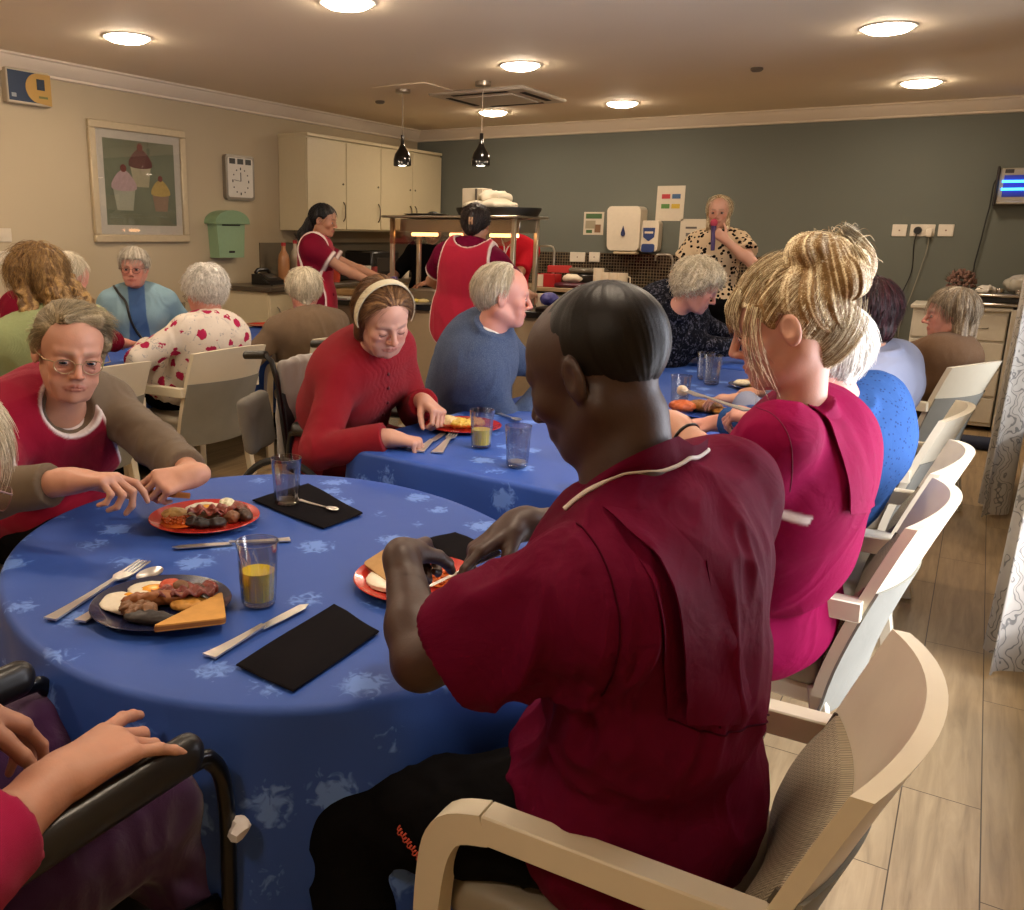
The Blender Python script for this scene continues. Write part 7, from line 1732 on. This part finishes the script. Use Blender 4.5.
pts = project(B.torso(.028, 1.18, 1., 1.), spline([B.SR-B.CR[:, 0]*-.0-V(0, 0, -.05)-B.CR[:, 0]*.06, B.C+B.CR@V(.07, .2, .1), B.C+B.CR@V(.03, .2, -.08), B.M+B.CR@V(-.08, .2, -.1)], 20)); m = MB(); m.tube(list(pts), .009, 6); o = m.build('bag_strap', M_tel, None, True, tuple(B.C)); tag(o, 'black bag strap across the pale blue cardigan', 'strap')
# 17 --- long-haired person in the green cardigan
h = W(37, 281, 4.5); sc = 1.22
B = Body(V(-3.86, 2.66, .6), h, V(-.8, .15, -.3), D2(-85), sc, sw=.16, bulge=.06)
B.set_arm(-1, V(-4.1, 2.4, .82), d=V(-.9, .1, 0), n=V(0, 0, -1)); B.set_arm(1, V(-4.1, 2.8, .82), d=V(-.9, 0, -.1), n=V(0, 0, -1))
ar, cf = B.arms(.024, 1.93)
build_person(B, 'person in pale green cardigan seen from behind at the left', S_pale, .009, .006, {}, dict(n=3000, len=.09, r=.001, off=.02, down=.8, amp=.009, curl=.45, fringe=.06, extra=[((.055, -.03, .03), (.11, -.09, -.12), .045, .04), ((-.06, -.03, .02), (-.075, -.05, -.13), .035, .03), ((0, -.08, .03), (.02, -.10, -.14), .06, .05), ((.09, -.07, -.08), (.15, -.06, -.12), .04, .02)]), H_gold,
    [garment('cardigan', B.torso(.024, 1.15, .8, 0)+ar+[collar(B, .062, .03)], knit('pale_green_knit', '8d9668', rib=150), .008, folds(.008, (7, 7, 5), 4.))], legmat=M_black, shoemat=M_shoe)
# 18 --- white-haired person in dark red
h = W(68, 279, 5.0); sc = 1.04
B = Body(V(h[0]-.12, h[1]-.16, .62), h, V(.1, .85, -.5), D2(-12), sc, sw=.19, bulge=.05)
B.set_arm(1, V(-4.1, 3.38, .86), pole=V(-3.5, 3.0, .7), d=V(-.2, .9, -.1), n=V(0, 0, -1), curl=(.6, .7, .7, .7)); B.set_arm(-1, V(-4.5, 3.38, .84), d=V(.2, .9, -.1), n=V(0, 0, -1))
ar, cf = B.arms(.022, 1.5)
build_person(B, 'person in dark red jumper leaning over the table below the picture', S_rosy, .01, .006, dict(age=1), dict(SHORT, n=1200, off=.010, r=.001, fringe=None, cut=(-.95, .3, -.0)), H_cream,
    [garment('jumper', B.torso(.022, 1.15)+ar, cloth('dark_red_jumper_cloth', '6e1428', wr=.3), .009, folds(.005))], legmat=M_black, shoemat=M_shoe)
# 19 --- woman in glasses with the maroon bib
h = W(70, 352, 2.55); sc = 1.10
B = Body(V(-2.42, 1.62, .62), h, V(.86, -.42, -.16), D2(92), sc, sw=.155, bulge=.06, tilt=-.12)
B.set_arm(1, Wz(70, 481, .93), pole=V(-2.3, 1.0, .75), d=V(.80, .50, .06), n=V(.1, -.1, -1), curl=((.35, .6, .3), (.7, 1.0, .6), (.9, 1.2, .7), (1.0, 1.2, .7)), thumb=(.8, .3, .3))
B.set_arm(-1, Wz(206, 485, .89), pole=V(-2.1, 2.2, .5), d=V(-.30, -.92, -.05), n=V(-.55, .1, -.7), curl=((.9, 1.1, .6), (1.0, 1.2, .6), (1.1, 1.2, .6), (1.1, 1.2, .6)), thumb=(.7, .4, .5), hs=.92)
ar, cf = B.arms(.016, 1.80, flare=.003)
NECKCUT = el(B.N+B.CR@V(0, .05, .04), V(.068, .065, .070), B.CR, .01, 's')
ghair = dict(n=4800, len=.055, r=.0006, off=.008, cut=(-.84, .54, .004), down=.25, flow=(-.35, -.3, .1), whorl=(.045, .07, .085), amp=.003, fringe=None, lift=.2, extra=[((-.05, .035, .09), (-.078, .01, .03), .022, .014), ((.03, .05, .098), (-.045, .045, .098), .018, .02), ((-.074, .0, .03), (-.074, -.01, -.01), .016, .012), ((.066, .02, .06), (.074, -.01, .0), .014, .012)])
build_person(B, 'person in wire glasses and maroon bib holding fork and bread', S_old, .006, .0024, dict(age=1, thin=1.5, jaw=.82, nose=1.0), ghair, H_ash,
    [garment('cardigan', B.torso(.018, 1.08, .8)+ar+[NECKCUT], knit('taupe_fine_knit', '6a5b4a', rib=350, st=.3), .0055, folds(.006, (9, 9, 6), 4., centers=[(B.arm[1][1], .15), (B.arm[-1][1], .15)])),
     tabard('bib', B, cloth('maroon_bib_cloth', '8a1630', 'd6cac6', rough=.6, wr=.25, sheen=.1), .0045, .032, 1.10, .85, w=.19, top=.34, bot=-.46, rad=.04, neck=(0, .05, .05), nr=.074, taper=.35, tmax=.1, cx=.07, extra=[rc(B.SR, B.SR+(B.arm[1][1]-B.SR)*.75, .085, .07, .03), el(B.P+B.fw*.12-V(0, 0, -.05), V(.19, .2, .1), None, .06)], disp=folds(.005, (7, 7, 3), 2.))],
    legmat=M_black, shoemat=M_shoe, eyes='open', gaze=(.12, 1, -.05), glasses='a08c68', lash='5a4636', fine=.0026, hairvox=.0028)
cutlery('fork', None, None, 'fork held over the bread by the person in the bib', w=1.2, pa=W(122, 487, 2.32), pb=W(182, 480, 2.28))
toast(Wz(168, 497, .85), .4, .12, 'brown bread slice held in the fingers of the person in the bib', .014, -.3, 'bread', '9a6236')
chair(-2.46, 1.62, 92, 'armchair of the person in the bib, mostly out of view')
# 20 --- woman at the near left in the pink jumper
sc = 1.12; h = W(-78, 472, 1.44)
B = Body(V(-1.28, .2, .62), h, V(.12, .95, -.45), D2(4), sc, sw=.14, bulge=.09, neck=V(-1.30, .56, 1.0))
wr = W(58, 780, 1.12)
B.set_arm(1, wr, elbow=W(-45, 872, 1.0), d=U(W(138, 730, 1.21)-wr), n=V(-.05, .12, -1), curl=((.15, .25, .1), (.45, .9, .5), (.5, 1.0, .5), (.25, .25, .1)), thumb=(.6, .5, .55), tcurl=.2, spread=.2, hs=1.1)
B.SR = W(-130, 680, 1.05)
B.set_arm(-1, W(-45, 705, 1.25), pole=V(-1.8, .2, .6), d=W(20, 722, 1.30)-W(-45, 705, 1.25), n=V(0, -.3, -1), curl=(.4, .5, .5, .5))
B.kR = V(-1.05, .84, .58); B.kL = V(-1.32, .88, .58); B.hipR = V(-1.12, .34, .56); B.hipL = V(-1.34, .34, .56); B.aR = V(-1.0, .98, .12); B.aL = V(-1.3, 1.0, .12)
ar, cf = B.arms(.018, 1.42, rf=.037, flare=.003)
build_person(B, 'person in bright pink jumper and purple trousers with hand on armrest', S_old, .007, .004, dict(age=1), dict(SHORT, n=2500, r=.0007, off=.02), H_cream,
    [garment('jumper', B.torso(.012, .85, 0)+ar+[collar(B, .058, .03)], knit('bright_pink_knit', 'a01848', rib=420, axis=1, st=.35), .005, folds(.004))],
    legmat=cloth('purple_trouser_cloth', '44264f', wr=.55, wsc=10, sheen=.4), shoemat=M_shoe, glasses='8a6a60', legoff=.026, legdisp=.012, fine=.0022, eyes='down')
wheelchair(-1.108, .57, 0, 'black wheelchair of the person in the pink jumper at the near left', 1.0, False, .73)

crumple('tissue', tuple(W(238, 828, 1.26)), (.018, .018, .014), plain('tissue_white', 'cfc8c4', .8), 'white tissue tied to the wheelchair frame below the arm rest', 'tissue', 3, 40, .008)
crumple('paper_bag', (-.96, 1.04, .12), (.05, .05, .1), plain('red_white_bag', 'c8a8a4', .7, nz=.4, scale=18), 'small pale crumpled bag on the floor beside the cloth hem', 'bag', 6, 20, .02)
# ------------------------------------------------------------------ light, sky and camera
w = bpy.data.worlds.new('sky'); SC.world = w; w.use_nodes = True; nt = w.node_tree; bg = nt.nodes['Background']
sk = nt.nodes.new('ShaderNodeTexSky'); sk.sky_type = 'HOSEK_WILKIE'; sk.sun_direction = (.8, .3, .5); sk.turbidity = 4
nt.links.new(sk.outputs[0], bg.inputs[0]); bg.inputs[1].default_value = 1.6
def area(name, loc, rot, sx, sy, en, col):
    l = bpy.data.lights.new(name, 'AREA'); l.shape = 'RECTANGLE'; l.size = sx; l.size_y = sy; l.energy = en; l.color = col; o = bpy.data.objects.new(name, l); COL.objects.link(o); o.location = loc; o.rotation_euler = rot; return o
# daylight through the two windows
area('window_daylight', (XR+.35, 2.75, 1.35), (0, radians(90), 0), 1.9, 1.9, 105, (1, .95, .93))
area('window_daylight', (XR+.35, 5.8, 1.3), (0, radians(90), 0), 1.5, 1.5, 22, (1, .95, .93))
s = bpy.data.lights.new('sun', 'SUN'); s.energy = 1.6; s.angle = radians(3); s.color = (1, .95, .88); so = bpy.data.objects.new('sun', s); COL.objects.link(so)
import mathutils
so.rotation_euler = mathutils.Vector((-.80, .12, -.52)).to_track_quat('-Z', 'Y').to_euler(); so.location = (4, 2, 4)
cam = bpy.data.cameras.new('camera'); co = bpy.data.objects.new('camera', cam); COL.objects.link(co); SC.camera = co
co.matrix_world = mathutils.Matrix([[RT[0], UP[0], -FW[0], 0], [RT[1], UP[1], -FW[1], 0], [RT[2], UP[2], -FW[2], CH], [0, 0, 0, 1]])
cam.sensor_fit = 'HORIZONTAL'; cam.sensor_width = 36; cam.lens = CF/1024*36; cam.shift_x = (512-CCX)/1024; cam.shift_y = (CCY-455)/1024; cam.clip_start = .02
SC.view_settings.view_transform = 'Standard'; SC.view_settings.look = 'None'; SC.view_settings.gamma = 1; SC.view_settings.exposure = 0.28; SC.view_settings.use_curve_mapping = False
SC.cycles.use_denoising = True; SC.cycles.max_bounces = 6; SC.cycles.transparent_max_bounces = 40; SC.cycles.diffuse_bounces = 4; SC.cycles.transmission_bounces = 6; SC.cycles.caustics_reflective = False; SC.cycles.caustics_refractive = False; SC.cycles.sample_clamp_indirect = 6
